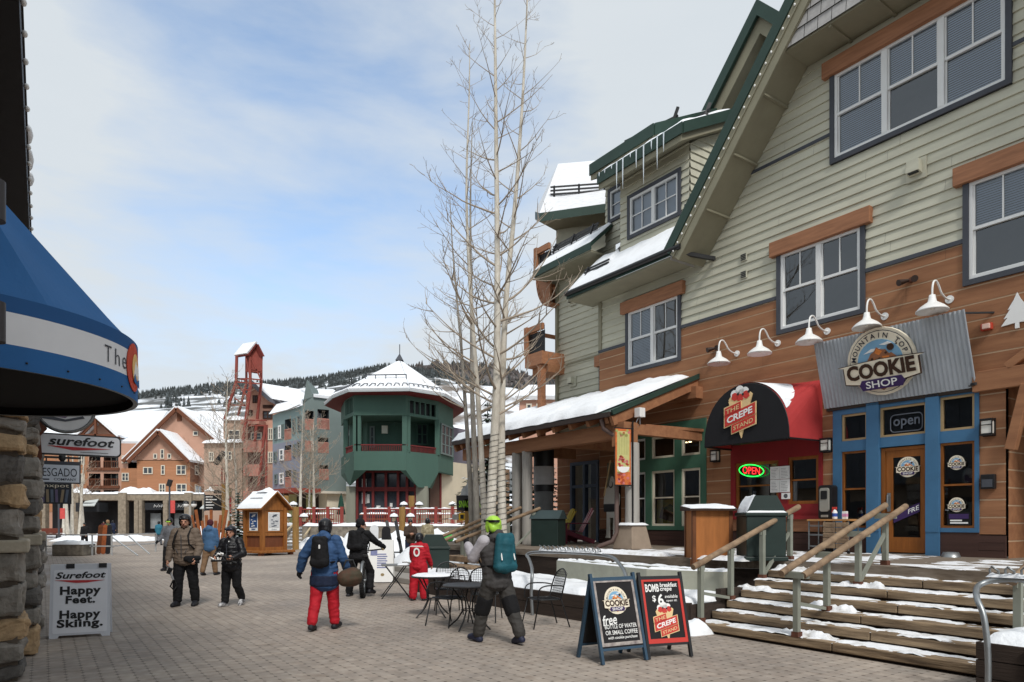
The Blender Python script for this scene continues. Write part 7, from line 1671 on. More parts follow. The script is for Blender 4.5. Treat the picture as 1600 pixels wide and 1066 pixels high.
# far benches and fan sculpture
for px, py, lab in ((248, 828, 'red-brown bench in front of the arcade'), (78, 842, 'red-brown bench behind the left railing')):
    g = gnd(px, py); t = thing('bench', lab, 'bench', g, 0, 'red-brown benches on the far plaza'); wd = mat('bench_redwood', (112, 58, 44), .8, .15, 3)
    m = MB(); m.box(-1, 1, -.3, .3, .42, .5); m.build('seat', wd, t); m = MB(); m.box(-1, 1, .28, .34, .55, 1.0); m.build('backrest', wd, t)
    for x in (-.8, .8): m = MB(); m.box(x - .06, x + .06, -.28, .3, 0, .42); m.build('leg', M_black, t)
p = at(330, YHP, 38); t = thing('timber_screen', 'rust-brown fan of upright timbers behind the walking couple', 'sculpture', (p.x, p.y, 0)); random.seed(6)
for k in range(9):
    m = MB(); a = (k - 4) * .11; h = 2.0 + .35 * math.sin(k * 2.1); m.bar((.16 * (k - 4), 0, 0), (.16 * (k - 4) + a * h * .5, 0, h), .15, .06); m.build('timber', mat('rust_timber', (150, 88, 50), .8, .25, 3), t)
# railing and stone block at the left
p = gnd(120, 868); t = thing('pipe_railing', 'galvanised pipe railing enclosing the seating on the left', 'railing', p)
m = MB()
for z in (.45, 1.0): m.bar((-1.8, 0, z), (1.7, 0, z), .06); m.bar((1.7, 0, z), (1.75, 4, z), .06)
for x in (-1.5, .75, 1.7): m.bar((x, 0, 0), (x, 0, 1.0), .06)
m.bar((1.75, 4, 0), (1.75, 4, 1.0), .06); m.bar((1.7, 0, .9), (3.3, -.6, .02), .05); m.bar((1.7, 1.5, .9), (3.0, 1.0, .02), .05); m.build('rail', mat('pale_galvanised', (196, 200, 202), .45, .08, 5, metal=.4), t)
t = thing('stone_block', 'low rubble block with snow on top by the pipe railing', 'planter', gnd(103, 869) + Vector((0, .5, 0))); m = MB(); m.box(-.75, .75, -.4, .6, 0, .55); m.build('block', M_stonewall, t, bevel=.05); m = MB(); m.snow((-.78, -.42, .55), (.78, -.42, .55), (.78, .62, .55), (-.78, .62, .55), .16, 16, 10, amp=.6, edge=.3); m.build('snow', M_snow, t)
for k, (px, lab, c) in enumerate(((154, 'brown snowboard leaning on the pipe railing', (104, 62, 40)), (161, 'orange-brown snowboard leaning on the pipe railing', (150, 84, 50)), (168, 'dark snowboard at the corner of the pipe railing', (40, 40, 44)))):
    p = gnd(px, 866); t = thing('snowboard', lab, 'snowboard', p, 0, 'boards leaning on the railing'); m = MB(); m.M = Matrix.Rotation(R(-8), 4, 'X'); m.pxz(rrect(-.12, .12, 0, 1.5, .11), -.012, .012); m.build('board', mat('board_colour_%d' % k, c, .4, .3, 4), t)
for k, (px, py, lab) in enumerate(((75, 858, 'black mesh chair left of the stone block'), (96, 852, 'black mesh chair behind the stone block'))):
    pass
# ------------------------------------------------------------------ cafe furniture
def round_table(p, label, snow, r=.38, h=.71, rz=0.0):
    t = thing('cafe_table', label, 'table', p, rz, 'round black cafe tables')
    m = MB(); m.lathe([(0, h), (r, h), (r + .012, h - .012), (r, h - .03), (r - .03, h - .03), (r - .03, h - .012), (0, h - .012)], n=32, smooth=False); m.build('tabletop', mat('mesh_tabletop', (52, 52, 54), .5, .2, 40), t)
    for k in range(4):
        a = math.pi / 4 + math.pi / 2 * k; c, s = math.cos(a), math.sin(a)
        m = MB(); m.tube([(c * r * .8, s * r * .8, h - .03), (c * .13, s * .13, h * .62), (c * .11, s * .11, h * .4), (c * .2, s * .2, h * .2), (c * .36, s * .36, 0)], .013, 7); m.build('leg', M_black, t)
    m = MB(); m.tube([(.12 * math.cos(a), .12 * math.sin(a), h * .42) for a in [2 * math.pi * i / 16 for i in range(17)]], .009, 6, caps=False); m.build('ring', M_black, t)
    if snow:
        m = MB()
        q = r * .97; vs = [(0, 0, h + .03)]; n_, k_ = 40, 6; vs = []
        for j in range(k_ + 1):
            for i in range(n_):
                a = 2 * math.pi * i / n_; rr = q * j / k_ * (1 + (.06 * vn(math.cos(a) * 3, math.sin(a) * 3, p[0])) ) ; rr = min(rr, r); vs.append((rr * math.cos(a), rr * math.sin(a), h + .002 + (.035 * (1 + .6 * vn(rr * 9 * math.cos(a), rr * 9 * math.sin(a)))) * math.sqrt(max(0, 1 - (j / k_) ** 4))))
        m.add(vs, [(j * n_ + i, j * n_ + (i + 1) % n_, (j + 1) * n_ + (i + 1) % n_, (j + 1) * n_ + i) for j in range(k_) for i in range(n_)], 0, True); m.build('snow', M_snow, t)
    return t
round_table(gnd(676, 963) * 1.0, 'round black cafe table topped with snow beside the child in red', True, .37)
round_table((-.66, 10.55, 0), 'round bare black cafe table behind the person in the green helmet', False, .40, .68, .4)
def chair(p, rz, label):
    t = thing('cafe_chair', label, 'chair', p, rz, 'black mesh cafe chairs'); M_ch = M_black
    def spl(P, k=5):
        Q = []
        for i in range(len(P) - 1):
            for j in range(k):
                u = j / k; p0, p1, p2, p3 = [Vector(P[max(0, min(len(P) - 1, q))]) for q in (i - 1, i, i + 1, i + 2)]
                Q.append(.5 * (2 * p1 + (p2 - p0) * u + (2 * p0 - 5 * p1 + 4 * p2 - p3) * u * u + (3 * p1 - p0 - 3 * p2 + p3) * u ** 3))
        return Q + [Vector(P[-1])]
    m = MB(); pts = rrect(-.22, .22, -.22, .20, .1, 5); m.tube([(a, b, .44) for a, b in pts] + [(pts[0][0], pts[0][1], .44)], .011, 6)
    for k in range(13): x = -.2 + .4 * k / 12; m.bar((x, -.21, .438), (x, .19, .438), .008, .005)
    for k in range(13): y = -.2 + .38 * k / 12; m.bar((-.21, y, .435), (.21, y, .435), .008, .005)
    m.build('seat', M_ch, t)
    m = MB(); B = spl([(-.2, .18, .44), (-.21, .22, .62), (-.17, .28, .82), (0, .31, .9), (.17, .28, .82), (.21, .22, .62), (.2, .18, .44)], 6); m.tube(B, .011, 6)
    for k in range(13):
        x = -.18 + .36 * k / 12; zt = .89 - .35 * max(0, abs(x) - .02) ** 1.5 * 2.2; m.tube([(x, .2, .46), (x, .25, .66), (x, .3, zt)], .004, 4)
    for k in range(11): z = .48 + .37 * k / 10; w_ = .2 if z < .7 else .2 * math.sqrt(max(.05, 1 - ((z - .7) / .2) ** 2)); y = .19 + (z - .44) * .26; m.bar((-w_, y, z), (w_, y, z), .006, .006)
    m.build('backrest', M_ch, t)
    for s in (-1, 1):
        m = MB(); m.tube(spl([(s * .21, .22, .64), (s * .27, .1, .66), (s * .28, -.12, .66), (s * .27, -.22, .6), (s * .26, -.24, .44)], 5), .011, 6); m.build('arm', M_ch, t)
        m = MB(); m.tube([(s * .26, -.24, .44), (s * .21, -.2, .44), (s * .24, -.3, 0)], .011, 6); m.build('leg', M_ch, t)
        m = MB(); m.tube([(s * .2, .18, .44), (s * .23, .32, 0)], .011, 6); m.build('leg', M_ch, t)
    return t
c0 = chair((-1.0, 10.9, 0), R(-35), 'black mesh chair drawn up between the two round tables')
dup(c0, (-1.15, 12.35, 0), R(10), 'black mesh chair behind the snow-topped table')
dup(c0, (.52, 10.75, 0), R(-68), 'black mesh chair standing alone by the planter wall, facing left')
dup(c0, (-.45, 11.45, 0), R(172), 'black mesh chair half hidden behind the person in the green helmet')
g = gnd(618, 934); t = thing('bistro_table', 'small square folding bistro table with crossed legs and a little snow', 'table', g, R(12))
m = MB(); m.box(-.3, .3, -.3, .3, .70, .72); m.build('tabletop', mat('bistro_grey', (120, 120, 118), .5, .1, 9), t)
for y in (-.24, .24):
    m = MB(); m.bar((-.3, y, 0), (.22, y, .7), .022, .022); m.build('leg', M_black, t); m = MB(); m.bar((.3, y, 0), (-.22, y, .7), .022, .022); m.build('leg', M_black, t)
m = MB(); m.bar((-.12, -.24, .24), (-.12, .24, .24), .018); m.bar((.12, -.24, .24), (.12, .24, .24), .018); m.build('stretcher', M_black, t)
m = MB(); m.snow((.02, -.29, .72), (.29, -.29, .72), (.29, .25, .72), (.05, .25, .72), .03, 10, 10, amp=1); m.build('snow', M_snow, t)
# white board and rack of boards and skis
g = gnd(588, 911); t = thing('sandwich_board', 'narrow white sandwich board with blue and gold print by the ski rack', 'sandwich board', g + Vector((.1, .2, 0)), R(4))
for s in (-1, 1):
    m = MB(); m.M = Matrix.Translation((0, 0, 1.15)) @ Matrix.Rotation(R(11) * s, 4, 'X') @ Matrix.Translation((0, 0, -1.15)); m.box(-.33, .33, -.02, .02, 0, 1.15, 0)
    if s < 0:
        for k in range(7): m.box(-.1, .14 + .03 * (k % 2), -.026, -.02, .38 + .06 * k, .41 + .06 * k, 1)
        m.pxz(disc(.05, .95, .06, .09, n=10), -.026, -.02, 2); m.pxz(disc(.05, .2, .05, .04, n=10), -.026, -.02, 2); m.box(-.28, -.1, -.026, -.02, .72, .86, 1)
    m.build('panel', [M_whitep, mat('print_blue', (130, 136, 176), .6, .2, 9), mat('print_gold', (150, 130, 90), .6, .2, 9)], t)
p0 = gnd(612, 893); t = thing('ski_rack', 'steel rack bar holding boards and skis behind the bistro table', 'ski rack', p0)
m = MB(); m.bar((-1.0, .25, .62), (.9, .25, .62), .05)
for x in (-.95, .85): m.bar((x, .25, 0), (x, .25, .62), .06)
m.build('rail', M_galv, t)
def board(dx, lab, c, h=1.55, w_=.29, tilt=-9, lean=0, kind='snowboard', nm='snowboard'):
    t = thing(nm, lab, kind, p0 + Vector((dx, 0, 0)), R(lean * .3), 'boards and skis on the steel rack')
    M_ = Matrix.Rotation(R(lean), 4, 'Y') @ Matrix.Rotation(R(tilt), 4, 'X'); m = MB(); m.M = M_
    m.pxz(rrect(-w_ / 2, w_ / 2, 0, h, w_ * .46, 6), -.012, .0); m.build('board', c, t)
    for z in (.45 * h - .15, .45 * h + .3):
        m = MB(); m.M = M_; m.obox((0, -.06, z), (w_ * .8, .1, .16)); m.tube([(-w_ * .35, -.02, z - .06), (-w_ * .3, -.14, z + .02), (w_ * .3, -.14, z + .02), (w_ * .35, -.02, z - .06)], .02, 6); m.build('binding', M_black, t)
board(-.62, 'white snowboard standing in the steel rack', mat('board_white', (226, 228, 232), .35, .05, 4)); board(-.22, 'black snowboard standing in the steel rack', mat('board_black', (34, 32, 36), .35, .2, 4), 1.5)
for k, dx in enumerate((.15, .45)): board(dx, ('grey ski leaning left in the rack', 'dark grey ski leaning left beside the first one')[k], mat('ski_grey_%d' % k, (96 - 30 * k, 98 - 30 * k, 100 - 30 * k), .35, .2, 6), 1.75, .11, -9, -13, 'ski', 'ski')
# fat-tyred bicycle
bk = thing('fat_bike', 'fat-tyred bicycle straddled by the black-clad rider, seen from behind', 'bicycle', (-3.22, 14.75, 0), R(7))
def wheel(y):
    m = MB(); n = 40; vs = []; q = 10
    for i in range(n):
        a = 2 * math.pi * i / n
        for j in range(q): b = 2 * math.pi * j / q; rr = .325 + .05 * math.cos(b); vs.append((.052 * math.sin(b), y + rr * math.cos(a), .375 + rr * math.sin(a)))
    m.add(vs, [(i * q + j, i * q + (j + 1) % q, ((i + 1) % n) * q + (j + 1) % q, ((i + 1) % n) * q + j) for i in range(n) for j in range(q)], 0, True)
    for i in range(40): a = 2 * math.pi * i / 40; m.obox((0, y + .375 * math.cos(a), .375 + .375 * math.sin(a)), (.09, .03, .014), (a - math.pi / 2, 0, 0))
    o = m.build('wheel', mat('tyre_rubber', (34, 34, 35), .85, .15, 9, bump=.3), bk)
    m = MB(); vs = []
    for i in range(n):
        a = 2 * math.pi * i / n
        for dx, rr in ((-.03, .29), (.03, .29), (.03, .265), (-.03, .265)): vs.append((dx, y + rr * math.cos(a), .375 + rr * math.sin(a)))
    m.add(vs, [(i * 4 + j, i * 4 + (j + 1) % 4, ((i + 1) % n) * 4 + (j + 1) % 4, ((i + 1) % n) * 4 + j) for i in range(n) for j in range(4)], 0, True); m.build('rim', M_galv, o)
    m = MB()
    for i in range(20): a = 2 * math.pi * i / 20; m.bar((0.02 * (-1) ** i, y, .375), (0, y + .275 * math.cos(a), .375 + .275 * math.sin(a)), .005)
    m.tube([(-.06, y, .375), (.06, y, .375)], .03, 10); m.build('spokes', M_galv, o)
wheel(0); wheel(1.12)
m = MB(); bb = (0, .42, .36); hd = (0, .92, .86); se = (0, .3, .82)
for a, b, r in ((bb, hd, .025), (bb, se, .02), (se, hd, .022), ((-.07, 0, .375), bb, .012), ((.07, 0, .375), bb, .012), ((-.07, 0, .375), se, .011), ((.07, 0, .375), se, .011), (hd, (0, .96, .78), .03), ((0, .95, .74), (-.075, 1.12, .375), .018), ((0, .95, .74), (.075, 1.12, .375), .018)): m.tube([a, b], r, 8)
m.build('frame', mat('bike_grey', (60, 62, 64), .4, .1, 5, spec=.5), bk)
m = MB(); m.tube([(-.36, .82, 1.02), (-.2, .88, 1.0), (0, .9, .98), (.2, .88, 1.0), (.36, .82, 1.02)], .016, 8); m.tube([hd, (0, .9, .98)], .018, 8); m.build('handlebar', M_black, bk)
m = MB(); m.obox((0, .24, .9), (.15, .27, .06)); m.tube([se, (0, .28, .88)], .016, 8); m.build('saddle', M_black, bk, bevel=.02)
m = MB(); m.tube([(-.1, .42, .36), (.1, .42, .36)], .05, 12); m.bar((.1, .42, .36), (.12, .5, .2), .02); m.bar((-.1, .42, .36), (-.12, .34, .52), .02); m.obox((.17, .5, .2), (.1, .08, .02)); m.obox((-.17, .34, .52), (.1, .08, .02)); m.build('crank', M_black, bk)
m = MB(); m.tube([(0, -.3 * math.cos(a) * 1.33, .375 + .4 * math.sin(a)) for a in [R(20 + 12 * i) for i in range(9)]], .035, 6); m.build('mudguard', M_galv, bk)
# snack sign on its post
p = at(729, YHP, 20); t = thing('snack_sign', 'painted snack shack sign board on a tan post behind the aspen trunks', 'signpost', (p.x, p.y, .3))
m = MB(); m.bar((0, 0, 0), (0, 0, 2.0), .1); m.build('post', M_yellowlog, t)
m = MB(); m.pxz([(-.18, 2.1), (-.14, 2.3), (.0, 2.42), (.05, 2.62), (.18, 2.78), (.32, 2.62), (.36, 2.42), (.5, 2.3), (.54, 2.1)], -.03, .03, 0); m.pxz([(-.28, 1.66), (.62, 1.64), (.64, 2.06), (.3, 2.1), (-.3, 2.12)], -.05, .03, 1); m.box(-.22, .62, -.04, .03, 1.38, 1.6, 2); m.box(-.42, -.24, -.03, .03, 1.4, 1.56, 3); text(m, 'SNACK SHACK', .18, 1.86, .8, .2, -.056, 4, bold=.06)
for k in range(6): m.box(-.18 + .13 * k, -.08 + .13 * k, -.046, -.04, 1.43, 1.55, 1)
m.pxz(disc(.18, 2.5, .06, .07, n=10), -.036, -.03, 1); m.build('panel', [mat('sign_mist_grey', (160, 164, 166), .7, .15, 5), M_black, mat('sign_yellow', (196, 156, 40), .6, .15, 5), mat('sign_stone', (140, 140, 136), .7, .1, 5), mat('sign_lime', (120, 170, 40), .6, .1, 5)], t)
# distant houses between porch and pavilion
for lab, q, c in (('salmon house with a snowy gable seen past the porch balcony', (812, 880, 645, 590, 58), M_salmon), ('low house with snow-laden roof far behind the aspens', (660, 760, 705, 660, 90), mat('pale_ochre_wall', (190, 170, 140), .85, .08, 1))):
    x0, x1, yb, yt, Y = q; t = thing('distant_house', lab, 'house'); pl_ = PL(x0, Y, x1, Y); m = MB(); u0, u1, z0, z1 = pl_.rect(x0, yb - 20, x1, yb + 30); pl_.box(m, u0, u1, 0, z1, -8, 0); m.build('wall', c, t)
    m = MB(); a, b = pl_.P(u0 - .4, z1, .4), pl_.P(u1 + .4, z1, .4); h = (yb - 20 - yt) / FPX * Y; k = Vector((0, 5, h)); roofq(m, [a, b, b + k, a + k + Vector(((u1 - u0) * .35, 0, 0))], .3); m.build('snow_roof', M_snow, t)
    for x in (x0 + 10, x0 + 26, x0 + 42): pl_.win(t, pl_.rect(x, yb - 14, x + 9, yb + 2), M_beige, off=.02, cols=1)
# ------------------------------------------------------------------ trees
M_bark = mat('aspen_bark', (176, 168, 154), .85, .25, 2.2, st=(3, 3, 1.2), bump=.3, bsc=12, rgb2=(220, 214, 202)); M_twig = mat('aspen_twig', (164, 150, 134), .85, .15, 4); M_barkd = mat('grey_bark', (126, 120, 112), .85, .25, 2.2, st=(3, 3, 1.2), bump=.3, rgb2=(172, 166, 156))
def aspen(name, label, path, r0, r1, zb, nb, blen, seed, twig=5, group=None, cat='tree', sides=8, wire=None, thin=1.0, bm=None, tm=None):
    rg = random.Random(seed); base = Vector(path[0]); t = thing(name, label, cat, base, 0, group); P = [Vector(q) - base for q in path]
    Q = []
    for i in range(len(P) - 1):
        for j in range(6):
            u = j / 6; a, b, c, d = [P[max(0, min(len(P) - 1, k))] for k in (i - 1, i, i + 1, i + 2)]
            Q.append(.5 * (2 * b + (c - a) * u + (2 * a - 5 * b + 4 * c - d) * u * u + (3 * b - a - 3 * c + d) * u ** 3))
    Q.append(P[-1]); n = len(Q); H_ = P[-1].z
    rs = [r0 + (r1 - r0) * (q.z / H_) ** .8 for q in Q]; rs[0] *= 1.25
    m = MB(); m.tube(Q, rs, sides + 2); m.build('trunk', bm or M_bark, t)
    def on(z):
        for a, b, ra, rb in zip(Q, Q[1:], rs, rs[1:]):
            if a.z <= z <= b.z: u = (z - a.z) / max(1e-6, b.z - a.z); return a.lerp(b, u), ra + (rb - ra) * u
        return Q[-1], rs[-1]
    m = MB()
    def shoot(p, d, L_, r, lev):
        k = max(4, int(L_ / .22)) if lev < 2 else 3; pts = [p]; q = p.copy(); dd = d.copy()
        for i in range(k):
            dd = (dd + Vector((rg.uniform(-1, 1), rg.uniform(-1, 1), rg.uniform(-.4, .9))) * (.10 + .04 * lev) + Vector((0, 0, .05))).normalized(); q = q + dd * (L_ / k); pts.append(q)
        m.tube(pts, [max(.0035 * thin, r * (1 - .85 * i / k)) for i in range(k + 1)], (5, 4, 3)[lev], caps=False)
        if lev < 2:
            c = int((twig if lev == 0 else twig * .5) * (.6 + .6 * rg.random()) * (L_ / blen if lev == 0 else 1)) + 1
            for _ in range(c):
                i = rg.randint(1, k); a = pts[i]; e = (pts[i] - pts[i - 1]).normalized(); s = Vector((rg.uniform(-1, 1), rg.uniform(-1, 1), rg.uniform(-.3, .7))); s = (s - e * s.dot(e)).normalized()
                shoot(a, (e * .75 + s * .7).normalized(), L_ * rg.uniform(.22, .5) * (1.15 - i / k * .5), r * .45, lev + 1)
    for i in range(nb):
        u = (i + rg.random()) / nb; z = zb + (H_ - zb) * u ** .92; p, r = on(z); a = i * 2.4 + rg.uniform(-.5, .5); up = rg.uniform(.1, .5) + .4 * u
        L_ = blen * (1.08 - .72 * u) * rg.uniform(.55, 1.15); shoot(p, Vector((math.cos(a), math.sin(a), up)).normalized(), L_, max(.006, min(r * .42, .028) * (.5 + .6 * L_ / blen)), 0)
    m.build('crown', tm or M_twig, t)
    if wire:
        m = MB(); N_ = int((wire[1] - wire[0]) * 90); pts = []
        for i in range(N_):
            z = wire[0] + (wire[1] - wire[0]) * i / N_; p, r = on(z); a = i * .55; pts.append(p + Vector((math.cos(a) * (r + .008), math.sin(a) * (r + .008), 0)))
        m.tube(pts, .0045, 4); m.build('light_string', M_black, t)
    return t
GA = 'bare aspens in the snowy bed before the porch'
def tp(px, py, Y): return at(px, py, Y)
def path(pts, Y, zb=.3):
    P = [tp(x, y, Y) for x, y in pts]; P[0].z = zb; return P
aspen('aspen_tree', 'tallest bare aspen with straight pale trunk, middle of the clump by the porch', path(((766, 884), (768, 780), (776, 600), (777, 400), (775, 200), (773, 0), (772, -90)), 15.6), .135, .014, 3.6, 44, 2.3, 11, 5, GA, wire=(.8, 3.4))
aspen('aspen_tree', 'bare aspen leaning right, its trunk beside the tallest one', path(((788, 884), (784, 780), (784, 640), (790, 480), (804, 328), (816, 164), (824, 0), (828, -60)), 15.9), .12, .012, 3.8, 38, 2.2, 12, 5, GA, wire=(.8, 3.2))
aspen('aspen_tree', 'bare aspen left of the tallest one, forking low over the porch eave', path(((760, 884), (755, 770), (748, 640), (738, 500), (731, 380), (729, 281), (733, 150), (734, 70)), 16.6), .095, .01, 3.9, 34, 2.0, 13, 5, GA, wire=(.8, 2.6))
aspen('aspen_tree', 'slender bare aspen with grey lower trunk, just left of the clump', path(((746, 880), (744, 770), (738, 620), (737, 500), (735, 330), (738, 190)), 19), .11, .01, 4.2, 28, 2.0, 14, 4, GA, bm=M_barkd)
aspen('aspen_tree', 'leftmost slim bare aspen of the clump', path(((738, 880), (735, 760), (722, 560), (715, 480), (707, 385), (703, 310)), 19.5), .10, .01, 4, 26, 2.0, 15, 4, GA, bm=M_barkd)
GB = 'bare aspens on the far plaza'
aspen('aspen_tree', 'bare aspen rising behind the direction board', path(((356, 845), (355, 760), (353, 680), (356, 590)), 47, 0), .17, .02, 2.2, 64, 3.6, 16, 6, GB, thin=2.2)
aspen('aspen_tree', 'wide-branching bare aspen between kiosk and direction board', path(((370, 842), (369, 760), (366, 690), (368, 640)), 50, 0), .14, .02, 1.6, 52, 3.8, 26, 6, GB, thin=2.2)
aspen('aspen_tree', 'bare aspen before the teal block, left of a pair', path(((469, 825), (470, 740), (472, 680), (474, 640)), 46, 1.3), .14, .015, 2.2, 46, 2.4, 17, 6, GB, thin=2.0)
aspen('aspen_tree', 'bare aspen before the teal block, right of a pair', path(((491, 825), (490, 740), (489, 680), (491, 655)), 47, 1.3), .14, .015, 2.2, 46, 2.6, 18, 6, GB, thin=2.0)
aspen('aspen_tree', 'bare multi-branched aspen in front of the slate-teal wall', path(((482, 825), (484, 760), (487, 700), (484, 665)), 48, 1.3), .1, .015, 1.6, 40, 2.6, 28, 6, GB, thin=2.0)
for k, (a, b) in enumerate(((106, 100), (112, 114), (124, 132), (99, 104), (131, 122))):
    aspen('aspen_tree', ('bare aspen leaning left behind the hanging signs', 'upright bare aspen behind the hanging signs', 'bare aspen leaning right in front of the lodge balconies', 'thin bare aspen hidden partly by the hanging signs', 'thin bare aspen crossing in front of the lodge balconies')[k], path(((a, 838), ((a + b) / 2, 770), (b, 700)), 66 + k, 0), .2, .03, 4, 14, 2.4, 30 + k, 4, GB, thin=2.5)
# spruces behind the porch
M_needle = mat('spruce_needle', (46, 58, 46), .9, .35, 3); M_needles = mat('snowy_needle', (196, 202, 204), .8, .2, 3)
def spruce(px, Y, z0, ztop_py, r, seed, label):
    rg = random.Random(seed); p = at(px, YHP, Y); h = EYE + (YHP - ztop_py) / FPX * Y - z0; t = thing('spruce_tree', label, 'tree', (p.x, p.y, z0), 0, 'spruces behind the porch')
    m = MB(); m.tube([(0, 0, 0), (0, 0, h)], [.16, .01], 8); m.build('trunk', mat('spruce_bark', (70, 56, 46), .9, .2, 4), t)
    m = MB(); z = .5
    while z < h:
        L_ = r * (1 - z / h) + .12; nb = int(9 + 7 * (1 - z / h))
        for i in range(nb):
            a = rg.uniform(0, 6.28); l = L_ * rg.uniform(.6, 1.1); dr = -.35 * l; c, s = math.cos(a), math.sin(a)
            for k in range(7):
                u = (k + .4) / 7; x = l * u; zz = z + dr * u + .18 * l * u * u + rg.uniform(-.03, .03); w_ = .20 * (1.1 - u * .7) * min(1, l + .3); b = a + math.pi / 2; e = rg.uniform(-.05, .05)
                q0 = Vector((c * x, s * x, zz)); q1 = Vector((c * (x + l * .22), s * (x + l * .22), zz - .05)); o = Vector((math.cos(b), math.sin(b), -.35)) * w_; o2 = Vector((-math.cos(b), -math.sin(b), -.35)) * w_
                mi = 1 if rg.random() < .16 else 0
                m.add([q0, q1, q1 * .5 + q0 * .5 + o, q1 * .5 + q0 * .5 + o2], [(0, 2, 1), (0, 1, 3)], mi)
        z += rg.uniform(.14, .24)
    m.build('crown', [M_needle, M_needles], t)
spruce(762, 26, .3, 628, 1.9, 42, 'tall dark snow-flecked spruce directly behind the aspen clump'); spruce(818, 25, .6, 700, 1.7, 43, 'dark spruce seen under the porch roof between its grey posts'); spruce(850, 29, .6, 690, 1.8, 44, 'dark spruce farthest back under the porch'); spruce(372, 44, 0, 768, 1.0, 45, 'small snowy spruce behind the kiosk')
# ================================================================== people: one remeshed body each, clothes as children
def cap(mb, a, b, ra, rb, sc=(1, 1, 1), n=12):
    a = Vector(a); b = Vector(b); d = b - a; L_ = d.length
    if L_ < 1e-5: d = Vector((0, 0, 1))
    d.normalize(); u = d.orthogonal().normalized(); w = d.cross(u); vs = []; prof = []
    for i in range(5): t = math.pi / 2 * (1 - i / 4); prof.append((-math.sin(t) * ra, math.cos(t) * ra, 0))
    for i in range(5): t = math.pi / 2 * i / 4; prof.append((L_ + math.sin(t) * rb, math.cos(t) * rb, 1))
    for x, r, e in prof:
        ax = a + d * (0 if not e else L_); off = d * (x - (0 if not e else L_))
        for j in range(n):
            t = 2 * math.pi * j / n; o = off + (u * math.cos(t) + w * math.sin(t)) * max(r, .0005); vs.append(ax + Vector((o.x * sc[0], o.y * sc[1], o.z * sc[2])))
    mb.add(vs, [(i * n + j, i * n + (j + 1) % n, (i + 1) * n + (j + 1) % n, (i + 1) * n + j) for i in range(9) for j in range(n)] + [tuple(range(n))[::-1], tuple(range(9 * n, 10 * n))])
TRASH = []
def melt(mb, name, mt, parent, vox, sm=4, crease=0.0):
    me = bpy.data.meshes.new('m'); me.from_pydata(mb.v, [], mb.f); o = bpy.data.objects.new('m', me)
    r = o.modifiers.new('r', 'REMESH'); r.mode = 'VOXEL'; r.voxel_size = vox
    s = o.modifiers.new('s', 'SMOOTH'); s.factor = .5; s.iterations = sm
    ev = bpy.data.meshes.new_from_object(o.evaluated_get(tmp_eval(o)))
    TMP.collection.objects.unlink(o); TRASH.extend((o, me))
    if crease:
        D = [(v.co.copy(), v.normal.copy()) for v in ev.vertices]; co = []
        for p, nn in D:      # folds: broad lumps and tighter, mostly level creases
            q = p * 6; k = .45 * noise.noise(q) + .9 * (1 - 2 * abs(noise.noise(Vector((q.x * 1.0, q.y * 1.0, q.z * 2.4))))) + .4 * noise.noise(q * 4); co += list(p + nn * crease * k)
        ev.vertices.foreach_set('co', co); ev.update()
    ev.materials.clear(); ev.materials.append(mt); ev.polygons.foreach_set('use_smooth', [True] * len(ev.polygons)); ev.name = name
    n = bpy.data.objects.new(name, ev); COL.objects.link(n); n.parent = parent; return n
def rotx(p, c, a): q = p - c; return c + Vector((q.x, q.y * math.cos(a) - q.z * math.sin(a), q.y * math.sin(a) + q.z * math.cos(a)))
M_skin = mat('skin', (196, 146, 122), .6, .06, 6); M_hair = mat('dark_beard', (84, 62, 50), .9, .2, 20); M_lens = mat('goggle_lens', (40, 44, 60), .15, .1, 3, spec=.7)
